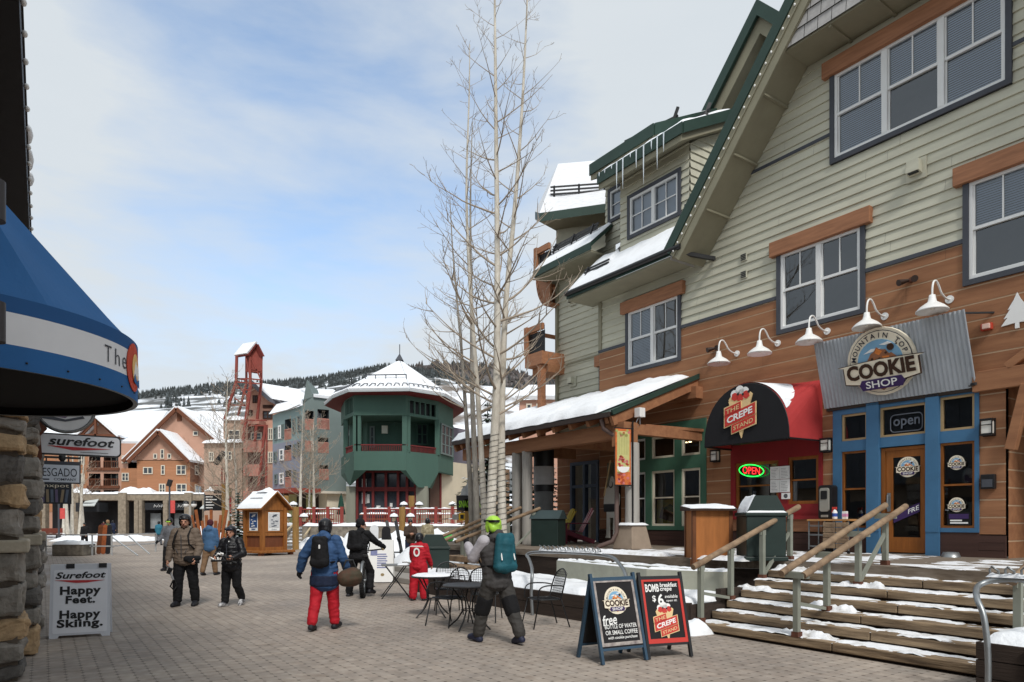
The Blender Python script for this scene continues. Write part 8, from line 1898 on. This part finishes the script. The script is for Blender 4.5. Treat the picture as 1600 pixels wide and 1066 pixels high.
def person(label, loc, rz, h, o, aR=(5, 8, 15, 5), aL=(5, 8, 15, 5), lR=(8, 4, 3), lL=(-10, 8, 3), lean=2, yaw=0, nod=0, near=False, group='people walking about the plaza'):
    t = thing('person', label, 'person', loc, rz, group); J = {}
    hipc = Vector((0, 0, .52 * h))
    for s, l in ((-1, lR), (1, lL)):
        p, k, ab = [R(x) for x in l]; hp_ = Vector((s * .055 * h, 0, .51 * h)); th = Vector((s * math.sin(ab), -math.sin(p), -math.cos(p))).normalized(); sh = Vector((s * math.sin(ab) * .6, -math.sin(p - k), -math.cos(p - k))).normalized()
        kn = hp_ + th * .245 * h; an = kn + sh * .23 * h; toe_d = Vector((s * .12, -math.cos(min(.9, max(0, k - p) * .75)), -math.sin(min(.9, max(0, k - p) * .75)))); J[s] = [hp_, kn, an, an + Vector((0, 0, -.02 * h)) + toe_d * .1 * h, an + Vector((0, .02 * h, -.025 * h))]
    mz = min(min(J[s][2].z - .04 * h, J[s][3].z - .017 * h) for s in (-1, 1))
    for s in (-1, 1): J[s] = [q - Vector((0, 0, mz)) for q in J[s]]
    hipc.z -= mz; la = R(lean); up = lambda p: rotx(Vector(p) - Vector((0, 0, mz)), hipc, la)
    neck = up((0, .005 * h, .83 * h)); A = {}
    for s, a in ((-1, aR), (1, aL)):
        p, ab, be, iw = [R(x) for x in a]; so_ = up((s * .100 * h, .005 * h, .8 * h)); u = Vector((s * math.sin(ab), -math.sin(p) * math.cos(ab), -math.cos(p) * math.cos(ab))); f = Vector((s * math.sin(ab) * .5 - s * math.sin(iw), -math.sin(p + be) * math.cos(iw), -math.cos(p + be) * math.cos(iw))).normalized()
        el = so_ + u * .165 * h; A[s] = [so_, el, el + f * .145 * h, f]
    hd = neck + Vector((0, -.012 * h - math.sin(la) * .02 * h, .082 * h)); ya = R(yaw); HR = Matrix.Rotation(ya, 3, 'Z') @ Matrix.Rotation(R(nod), 3, 'X')
    H = lambda x, y, z: hd + HR @ Vector((x * h, y * h, z * h))
    # body
    v = .0095 if near else .02; m = MB(); k = 1 if near else 1.15
    cap(m, H(0, .006, .012), H(0, .0, .0), .052 * h, .05 * h, (.86, 1.02, 1.06)); cap(m, H(0, -.012, -.03), H(0, -.02, -.045), .036 * h, .024 * h)
    cap(m, H(0, -.055, .0), H(0, -.064, -.014), .007 * h, .010 * h); cap(m, H(-.02, -.05, .016), H(.02, -.05, .016), .008 * h, .008 * h); cap(m, H(-.012, -.05, -.034), H(.012, -.05, -.034), .006 * h, .006 * h)
    for s in (-1, 1): cap(m, H(s * .046, .004, .006), H(s * .047, .008, -.012), .010 * h, .007 * h, (.6, 1, 1))
    cap(m, hd - Vector((0, 0, .03 * h)), neck - Vector((0, 0, .03 * h)), .031 * h, .036 * h); ch = up((0, 0, .72 * h)); wa = up((0, 0, .61 * h))
    cap(m, neck - Vector((0, 0, .05 * h)), ch, .06 * h, .075 * h, (1.25, .85, 1)); cap(m, ch, wa, .075 * h, .068 * h, (1.2, .85, 1)); cap(m, wa, hipc, .07 * h, .075 * h, (1.2, .9, 1))
    for s in (-1, 1):
        so_, el, wr, f = A[s]; cap(m, so_, el, .032 * h, .025 * h); cap(m, el, wr, .025 * h, .016 * h)
        hp_, kn, an, to, he = J[s]; cap(m, hp_, kn, .05 * h, .034 * h); cap(m, kn, an, .033 * h, .022 * h); cap(m, an, to, .022 * h, .018 * h); cap(m, an, he, .02 * h, .018 * h)
    def hands(m, g):
        for s in (-1, 1):
            so_, el, wr, f = A[s]; inn = Vector((-s, 0, 0)); inn = (inn - f * inn.dot(f)).normalized(); ac = f.cross(inn).normalized()
            if ac.dot(Vector((0, -1, 0))) < 0: ac = -ac
            kb = wr + f * .05 * h; cap(m, wr, kb, .015 * h * g, .017 * h * g); cap(m, wr + ac * .01 * h, kb + ac * .014 * h, .012 * h * g, .011 * h * g); cap(m, wr - ac * .01 * h, kb - ac * .014 * h, .012 * h * g, .011 * h * g)
            for i, l in enumerate((.040, .045, .042, .033)):
                b0 = kb + ac * (.018 - .012 * i) * h; d1 = (f + inn * .45).normalized(); d2 = (f * .5 + inn * .9).normalized(); p1 = b0 + d1 * l * .55 * h; cap(m, b0, p1, .0055 * h * g, .0052 * h * g, n=8); cap(m, p1, p1 + d2 * l * .5 * h, .0052 * h * g, .0045 * h * g, n=8)
            tb = wr + f * .018 * h + ac * .016 * h; t1 = tb + (f * .6 + ac * .8 + inn * .3).normalized() * .026 * h; cap(m, tb, t1, .007 * h * g, .006 * h * g, n=8); cap(m, t1, t1 + (f + inn * .5).normalized() * .02 * h, .006 * h * g, .005 * h * g, n=8)
    hands(m, k); melt(m, 'body', o.get('skin', M_skin), t, v, 3)
    vc = .011 if near else .026; jr = o.get('jr', .014) * h
    # trousers
    m = MB(); pr = o.get('pr', .016) * h; cap(m, hipc + Vector((0, 0, .06 * h)), hipc, .078 * h, .082 * h + pr * .4, (1.2, .95, 1))
    for s in (-1, 1): hp_, kn, an, to, he = J[s]; cap(m, hp_, kn, .052 * h + pr, .036 * h + pr); cap(m, kn, an - (an - kn).normalized() * .026 * h, .036 * h + pr, .028 * h + pr)
    melt(m, 'trousers', o['p'], t, vc, 4, .009 * h / 1.7)
    # boots
    for s in (-1, 1):
        hp_, kn, an, to, he = J[s]; m = MB(); cap(m, an + (kn - an) * .22, an, .034 * h, .031 * h); cap(m, he, to, .028 * h, .025 * h, (1, 1, .85)); cap(m, an, to, .030 * h, .026 * h); cap(m, he - Vector((0, 0, .012 * h)), to - Vector((0, 0, .008 * h)), .024 * h, .022 * h, (1.1, 1.1, .5)); melt(m, 'boot', o['b'], t, vc * .8, 3)
    # jacket
    m = MB(); hem = o.get('hem', .05)
    cap(m, neck - Vector((0, 0, .035 * h)), ch, .07 * h, .085 * h + jr, (1.28, .9, 1)); cap(m, ch, wa, .084 * h + jr, .078 * h + jr, (1.2, .95, 1)); cap(m, wa, hipc - Vector((0, 0, hem * h)), .078 * h + jr, .085 * h + jr, (1.18, .98, .6))
    cap(m, neck - Vector((0, 0, .02 * h)), neck + Vector((0, 0, .015 * h)), .05 * h, .046 * h)
    if o.get('hood'): cap(m, neck + Vector((-.03 * h, .055 * h, -.005 * h)), neck + Vector((.03 * h, .055 * h, -.005 * h)), .042 * h, .042 * h); cap(m, neck + Vector((0, .05 * h, .02 * h)), neck + Vector((0, .06 * h, -.05 * h)), .045 * h, .03 * h)
    if o.get('puff'):
        for i in range(5): q = ch.lerp(hipc, i / 4.2); cap(m, q, q + Vector((0, 0, .001)), .088 * h + jr, .088 * h + jr, (1.2, .98, .22))
    def sleeves(m, x=0.0):
        for s in (-1, 1):
            so_, el, wr, f = A[s]; cap(m, so_, el, .034 * h + jr * .75 + x, .029 * h + jr * .7 + x); cap(m, el, wr - f * .002 * h, .029 * h + jr * .7 + x, .021 * h + jr * .55 + x)
            if o.get('puff'):
                for i in range(4): q = so_.lerp(el, i / 3.5); cap(m, q, q + Vector((0, 0, .001)), .034 * h + jr * .8 + x, .034 * h + jr * .8 + x, (1.04, 1.04, .35))
    if not o.get('sl'): sleeves(m)
    melt(m, 'jacket', o['j'], t, vc, 3, .011 * h / 1.7)
    if o.get('sl'): m = MB(); sleeves(m, .002); melt(m, 'sleeve', o['sl'], t, vc, 4, .005)
    if o.get('hemc'): m = MB(); q = hipc - Vector((0, 0, (hem - .0) * h)); cap(m, q + Vector((0, 0, .075 * h)), q, .088 * h + jr, .092 * h + jr, (1.2, 1.0, .3)); melt(m, 'hem_panel', o['hemc'], t, vc, 4)
    if o.get('g'): m = MB(); hands(m, 1.35); [cap(m, A[s][2] - A[s][3] * .03 * h, A[s][2], .026 * h, .024 * h) for s in (-1, 1)]; melt(m, 'glove', o['g'], t, .009 if near else .02, 2)
    # headgear, face
    kind, hm = o['hat']; m = MB()
    if kind == 'helmet':
        cap(m, H(0, .008, .03), H(0, .012, .022), .066 * h, .064 * h, (.95, 1.12, .95)); cap(m, H(0, .05, -.01), H(0, .04, .0), .04 * h, .045 * h, (1.2, .8, 1))
        for s in (-1, 1): cap(m, H(s * .05, .012, .0), H(s * .048, .016, -.03), .024 * h, .018 * h, (.6, 1.1, 1))
        cut = MB(); n_ = melt(m, 'helmet', hm, t, .009 if near else .02, 2)
        me = n_.data; ys = [HR.inverted() @ (q.co - hd) / h for q in me.vertices]      # cut the face opening
        ok = [y.z > .03 - max(0.0, min(1.0, (y.y + .04) / .055)) * .08 for y in ys]; mp = {}; q_ = MB()
        for f in me.polygons:
            if all(ok[v_] for v_ in f.vertices):
                for v_ in f.vertices:
                    if v_ not in mp: mp[v_] = len(q_.v); q_.v.append(tuple(me.vertices[v_].co))
                q_.f.append([mp[v_] for v_ in f.vertices]); q_.m.append(0); q_.sm.append(True)
        COL.objects.unlink(n_); TRASH.extend((n_, me)); q_.build('helmet', hm, t)
        b = MB(); cap(b, H(-.042, -.05, .038), H(.042, -.05, .038), .009 * h, .009 * h); b_ = melt(b, 'brim', hm, t, .009 if near else .02, 1)
    else:
        cap(m, H(0, .006, .03), H(0, .012, .035), .060 * h, .056 * h, (.95, 1.05, 1.05)); cap(m, H(0, .02, .0), H(0, .01, .01), .056 * h, .056 * h, (.95, .9, .7)); melt(m, 'hat', hm, t, .009 if near else .02, 2)
    if o.get('gog'):
        m = MB(); cap(m, H(-.03, -.058, .045 if o['gog'] == 1 else .01), H(.03, -.058, .045 if o['gog'] == 1 else .01), .017 * h, .017 * h, (1, .7, 1)); melt(m, 'goggles', o.get('gm', M_lens), t, .009 if near else .02, 1)
        m = MB(); n_ = 20; z = .045 if o['gog'] == 1 else .02; vs = [];
        for i in range(n_ + 1): a = math.pi * i / n_; vs += [H(.068 * math.cos(a), .014 + .08 * math.sin(a) - .05 * (math.cos(2 * a) * .5 + .5), z + .01), H(.068 * math.cos(a), .014 + .08 * math.sin(a) - .05 * (math.cos(2 * a) * .5 + .5), z - .01)]
        m.add(vs, [(2 * i, 2 * i + 2, 2 * i + 3, 2 * i + 1) for i in range(n_)]); m.build('goggle_strap', o.get('gs', M_black), t)
    if near:
        for s in (-1, 1): m = MB(); m.ell(H(s * .02, -.0525, .006), (.0075 * h, .005 * h, .0045 * h), 8, 6); m.build('eye', M_black, t)
        m = MB(); m.ell(H(0, -.058, -.033), (.013 * h, .004 * h, .003 * h), 8, 6); m.build('mouth', mat('lip', (150, 84, 78), .6, .05, 4), t)
        if o.get('beard'): m = MB(); cap(m, H(-.024, -.034, -.045), H(.024, -.034, -.045), .013 * h, .013 * h); cap(m, H(0, -.043, -.058), H(0, -.04, -.055), .014 * h, .012 * h); cap(m, H(-.013, -.057, -.026), H(.013, -.057, -.026), .004 * h, .004 * h); melt(m, 'beard', M_hair, t, .009, 2)
    if o.get('scarf'): m = MB(); cap(m, neck + Vector((0, -.005 * h, -.02 * h)), neck + Vector((0, -.008 * h, -.006 * h)), .046 * h, .041 * h); cap(m, neck + Vector((0, -.045 * h, -.03 * h)), neck + Vector((0, -.076 * h, -.08 * h)), .02 * h, .012 * h); melt(m, 'scarf', o['scarf'], t, vc * .8, 3, .004)
    if near and not o.get('hood'):      # zip, chest seam and pocket flaps
        m = MB(); fr = lambda x, z: up((x * h, -(.098 * h + jr), z * h)); m.tube([fr(0, .78), fr(0, .70), fr(0, .60), fr(0, .53)], .006, 6)
        for s in (-1, 1): m.tube([fr(s * .035, .58) + Vector((0, .008, 0)), fr(s * .06, .63) + Vector((0, .012, 0))], .006, 6)
        m.build('zip', M_slate, t)
    if o.get('pack'):
        pm_, pw, ph = o['pack']; m = MB(); c = up((0, .115 * h + jr, .70 * h)); dz = Vector((0, 0, ph)); cap(m, c + dz + Vector((-pw * .5, 0, 0)), c + dz + Vector((pw * .5, 0, 0)), .05, .05); cap(m, c - dz + Vector((-pw * .6, .02, 0)), c - dz + Vector((pw * .6, .02, 0)), .075, .075)
        for s in (-1, 1): cap(m, c + dz + Vector((s * pw * .5, 0, 0)), c - dz + Vector((s * pw * .65, 0, 0)), .055, .07)
        cap(m, c + dz * .6, c - dz, .085, .095, (1.1, 1, 1)); melt(m, 'backpack', pm_, t, vc, 4, .004)
        m = MB()
        for s in (-1, 1):
            P = [up((s * .05 * h, .10 * h + jr, .80 * h)), up((s * .062 * h, .0, .845 * h)), up((s * .068 * h, -.085 * h - jr, .77 * h)), up((s * .085 * h, -.10 * h - jr, .68 * h)), up((s * .118 * h, -.03 * h, .61 * h)), up((s * .09 * h, .08 * h + jr, .6 * h))]; m.tube(P, .014, 8)
        m.build('strap', o.get('sm', M_blackcloth), t)
    return t, A, J, H, up, h
def W2(px, py): return gnd(px, py)
BK = M_blackcloth; navy = mat('navy_cloth', (28, 38, 62), .8, .2, 9, bump=.3, bsc=30); M_hel = mat('black_helmet', (26, 26, 30), .35, .1, 4, spec=.5); M_boot = mat('dark_boot', (34, 34, 40), .6, .3, 12)
taupe = mat('taupe_puffer', (112, 98, 86), .75, .12, 9, bump=.35, bsc=22); blue = mat('denim_blue_jacket', (50, 80, 120), .75, .15, 9, bump=.35, bsc=22); redc = mat('red_ski_cloth', (178, 24, 40), .75, .12, 9, bump=.35, bsc=22); charcoal = mat('charcoal_ski_cloth', (66, 64, 64), .8, .15, 9, bump=.35, bsc=22)
# couple walking towards the camera
t, A, J, H, up, h = person('man in taupe puffer jacket, black trousers and black helmet walking forward', W2(290, 947), R(4), 1.78, dict(j=taupe, p=BK, b=M_boot, hat=('helmet', M_hel), jr=.02, puff=1, hem=.03, scarf=BK, beard=1, pack=(BK, .2, .16)), aR=(8, 15, 12, 4), aL=(0, 18, 35, 10), lR=(6, 10, 4), lL=(-4, 4, 5), near=True, yaw=8)
def gear(p, rz, label, seed):
    rg = random.Random(seed); t = thing('strap_bundle', label, 'gear', p, rz); m = MB(); m.tube([(0, 0, 0), (.06, -.02, -.14), (.11, 0, -.3)], [.03, .022, .02], 8, 0); m.obox((.05, -.03, -.12), (.07, .06, .12), (0, .4, 0), 1); m.tube([(.11, 0, -.3), (.06, -.02, -.42), (.12, .0, -.5), (.17, .02, -.42), (.14, 0, -.3)], .016, 6, 1); m.tube([(-.02, 0, .04), (0, 0, 0)], .03, 8, 1); m.build('strap', [mat('gear_grey', (150, 150, 152), .5, .3, 20), M_black], t)
wr = t.matrix_basis @ (A[-1][2] + A[-1][3] * .09); M0 = Matrix.Translation(t.location) @ Matrix.Rotation(t.rotation_euler.z, 4, 'Z')
gear(M0 @ (A[-1][2] + A[-1][3] * .10), R(10), 'grey and black strap bundle hanging from the right hand of the man in taupe', 3)
t2 = thing('gear_bag', 'dark pouch carried under the arm of the man in taupe', 'gear', M0 @ (A[1][2] + Vector((-.06, -.02, -.02)))); m = MB(); cap(m, (-.12, 0, 0), (.12, -.02, .02), .06, .05); cap(m, (-.05, -.03, -.04), (.12, -.03, -.06), .04, .03); melt(m, 'pouch', BK, t2, .014, 3)
t, A, J, H, up, h = person('woman in black padded jacket, white scarf and black helmet walking forward', W2(362, 947), R(-6), 1.56, dict(j=mat('glossy_black_puffer', (22, 22, 26), .45, .15, 9, bump=.4, bsc=18), p=BK, b=mat('white_boot', (206, 206, 208), .6, .35, 14, rgb2=(60, 60, 66), thr=(.4, .6)), hat=('helmet', M_hel), jr=.02, puff=1, hem=.05, scarf=M_whitep, gog=1), aR=(15, 16, 60, 22), aL=(10, 24, 62, 35), lR=(6, 4, 2), lL=(-2, 32, 2), near=True)
M0 = Matrix.Translation(t.location) @ Matrix.Rotation(t.rotation_euler.z, 4, 'Z'); t2 = thing('gear_bundle', 'black and white bundle of straps held by the woman in black', 'gear', M0 @ ((A[-1][2] + A[1][2]) / 2 + Vector((0, -.1, -.03)))); m = MB(); random.seed(2)
for k in range(9): a = Vector((random.uniform(-.17, .15), random.uniform(-.06, .02), random.uniform(-.06, .1))); m.tube([a, a + Vector((random.uniform(-.1, .1), -.03, random.uniform(-.1, .06))), a + Vector((random.uniform(-.05, .2), 0, random.uniform(-.1, .03)))], .018, 6, k % 2)
m.build('straps', [M_black, M_whitep], t2)
# man in blue seen from behind, with a carried bag
t, A, J, H, up, h = person('man seen from behind in blue and navy jacket, bright red trousers and black helmet', W2(507, 984), R(176), 1.68, dict(j=blue, p=redc, b=M_boot, hat=('helmet', M_hel), g=BK, jr=.022, hem=.12, hemc=navy, hood=1, pack=(BK, .12, .17)), aR=(6, 20, 22, 0), aL=(-4, 34, 18, -4), lR=(10, 6, 3), lL=(-8, 14, 3), near=True, lean=4)
m = MB(); c = up((.05, .115 * h + .022 * h + .1, .70 * h)); m.pxz(rrect(-.012, .012, -.03, .03, .01), -.004, .004); o = m.build('badge', M_whitep, t); o.location = c + Vector((-.08, .0, .06))
t2 = thing('duffel_bag', 'round brown and olive bag carried at the right side of the man in blue', 'bag', (-2.44, 10.25, .80), R(20)); m = MB(); cap(m, (-.05, 0, 0), (.05, 0, .02), .13, .145); melt(m, 'bag', mat('brown_bag', (88, 58, 46), .8, .3, 6, rgb2=(62, 64, 50)), t2, .016, 3, .006); m = MB(); m.tube([(-.1, 0, .14), (-.05, 0, .27), (.05, 0, .27), (.1, 0, .14)], .014, 6); m.build('handle', M_black, t2)
# person in the green helmet
grey_sl = mat('pale_grey_sleeve', (176, 172, 178), .75, .12, 9, bump=.35, bsc=22); teal = mat('teal_backpack_cloth', (26, 84, 96), .7, .15, 8, bump=.3, bsc=24)
t, A, J, H, up, h = person('snowboarder seen from behind in charcoal suit, lime-green helmet and teal backpack', (-.2, 9.28, 0), R(216), 1.74, dict(j=charcoal, p=mat('charcoal_trousers', (62, 60, 58), .8, .15, 9, bump=.35, bsc=22), b=mat('navy_boot', (40, 44, 66), .6, .3, 12), hat=('helmet', mat('lime_helmet', (166, 214, 70), .4, .08, 5, spec=.5)), g=BK, sl=grey_sl, jr=.02, hem=.05, hood=1, pr=.017, pack=(teal, .17, .2), gog=1, gm=mat('violet_lens', (96, 80, 150), .2, .1, 4, spec=.6), gs=M_black), aL=(34, 14, 98, 14), aR=(16, 10, 60, 20), lR=(-20, 6, 5), lL=(20, 10, 6), near=True, lean=9, yaw=-20)
m = MB()
for s in (-1, 1): m.tube([up((s * .06, .26, 1.42)), up((s * .085, .29, 1.36)), up((s * .03, .305, 1.30))], .010, 6); m.tube([up((s * .10, .28, 1.22)), up((s * .105, .30, 1.1))], .010, 6)
m.tube([up((-.1, .27, 1.33)), up((0, .31, 1.31)), up((.1, .27, 1.33))], .010, 6); m.build('piping', M_whitep, t)
for s in (-1, 1): kn = J[s][1]; m = MB(); cap(m, J[s][0].lerp(kn, .72), kn.lerp(J[s][2], .12), .066 * h, .063 * h); melt(m, 'knee_patch', BK, t, .015, 3)
# child in red
t, A, J, H, up, h = person('child in bright red suit with dark helmet and a white ring emblem on the back', (-1.95, 14.25, 0), R(168), 1.4, dict(j=redc, p=redc, b=M_boot, hat=('helmet', M_hel), jr=.016, hem=.03, pr=.03), aR=(12, 12, 20, 0), aL=(15, 10, 20, 8), lR=(6, 10, 4), lL=(0, 6, 4), near=True, lean=6, nod=8)
m = MB(); c = up((0, .148, .99)); n_ = 20
for rr, k0 in ((.07, 0),): 
    vs = []
    for i in range(n_): a = 2 * math.pi * i / n_; vs += [(.07 * math.cos(a), 0, .095 * math.sin(a)), (.038 * math.cos(a), 0, .058 * math.sin(a))]
    m.add(vs, [(2 * i, (2 * i + 2) % (2 * n_), (2 * i + 3) % (2 * n_), 2 * i + 1) for i in range(n_)])
m.quad((-.16, .0, .11), (.16, .0, .11), (.12, 0, .135), (-.12, 0, .135)); o = m.build('emblem', M_whitep, t); o.location = c
# cyclist
t, A, J, H, up, h = person('rider in black jacket and knit hat straddling the fat bike', (-3.38, 14.98, 0), R(166), 1.74, dict(j=BK, p=BK, b=M_boot, hat=('beanie', BK), g=BK, jr=.016, hem=.02, pack=(BK, .18, .15)), aR=(52, 16, 14, -8), aL=(40, 16, 40, 0), lR=(34, 52, 12), lL=(4, 4, 12), near=True, lean=14, yaw=-50)
# people farther off
def far(label, px, py, rz, h, j, p, hat, hk='helmet', **k): return person(label, W2(px, py), R(rz), h, dict(j=j, p=p, b=M_boot, hat=(hk, hat), **k.pop('o', {})), **k)
gj = mat('mid_grey_jacket', (100, 102, 108), .8, .2, 9); bj = mat('steel_blue_jacket', (66, 100, 136), .8, .15, 9); bp = mat('tan_trousers', (124, 98, 74), .8, .15, 9); brj = mat('brown_jacket', (70, 56, 48), .8, .15, 9); olive = mat('olive_jacket', (84, 90, 62), .8, .2, 9); tealj = mat('teal_jacket', (44, 110, 132), .8, .1, 9); mint = mat('mint_suit', (176, 204, 206), .8, .1, 9); camo = mat('camo_jacket', (120, 108, 84), .8, .5, 9, rgb2=(190, 180, 150)); maro = mat('maroon_hat', (80, 34, 42), .8, .2, 9)
far('man in grey jacket and dark cap with green visor just behind the man in taupe', 266, 892, 0, 1.76, gj, BK, M_black, 'beanie', o=dict(gog=2, gm=mat('lime_helmet', (166, 214, 70)), g=BK), aR=(10, 14, 45, 0))
far('man in steel-blue jacket and tan trousers walking away, wearing a maroon hat', 328, 899, 170, 1.7, bj, bp, maro, 'beanie', o=dict(hood=1, jr=.018))
far('person in teal jacket with a backpack beyond the grey-jacketed man', 248, 852, 185, 1.66, tealj, gj, M_black, 'beanie'); far('person in dark clothes and black helmet glimpsed behind the couple', 306, 846, 0, 1.7, BK, BK, M_hel)
far('person in brown jacket and blue trousers facing the ski rack', 641, 880, 20, 1.72, brj, navy, M_black, 'beanie', o=dict(scarf=BK), aR=(15, 10, 85, 40), aL=(15, 10, 85, 40)); far('person in camouflage jacket and black helmet behind the green bin', 668, 876, 175, 1.78, camo, BK, M_hel)
far('woman in black coat walking forward left of the pipe railing', 132, 855, 0, 1.56, BK, BK, M_black, 'beanie', o=dict(hem=.12)); far('person in olive jacket by the snowboards on the railing', 168, 856, 160, 1.74, olive, navy, mat('tan_hat', (150, 120, 90), .8, .1, 5), 'beanie'); far('person in navy jacket farther along the plaza', 176, 842, 180, 1.74, navy, navy, M_black, 'beanie')
far('person in pale mint suit crossing the far plaza', 198, 832, 90, 1.7, mint, mint, mat('tan_hat', (150, 120, 90)), 'beanie', lR=(22, 8, 3), lL=(-20, 16, 3)); far('person in a maroon jacket near the stone arcade', 162, 838, 20, 1.68, maro, BK, M_black, 'beanie'); far('person in dark jacket among the snowdrifts by the arcade', 344, 838, 0, 1.7, navy, BK, M_black, 'beanie')
g = gnd(697, 872); t = thing('helmet_bundle', 'bright green backpack lying on the snow by the log handrails', 'backpack', g + Vector((0, 0, .85))); m = MB(); cap(m, (-.16, 0, 0), (.16, 0, .05), .22, .2); melt(m, 'pack', mat('vivid_green', (70, 176, 84), .6, .15, 6), t, .03, 2)
bpy.data.batch_remove(TRASH); bpy.data.scenes.remove(TMP)
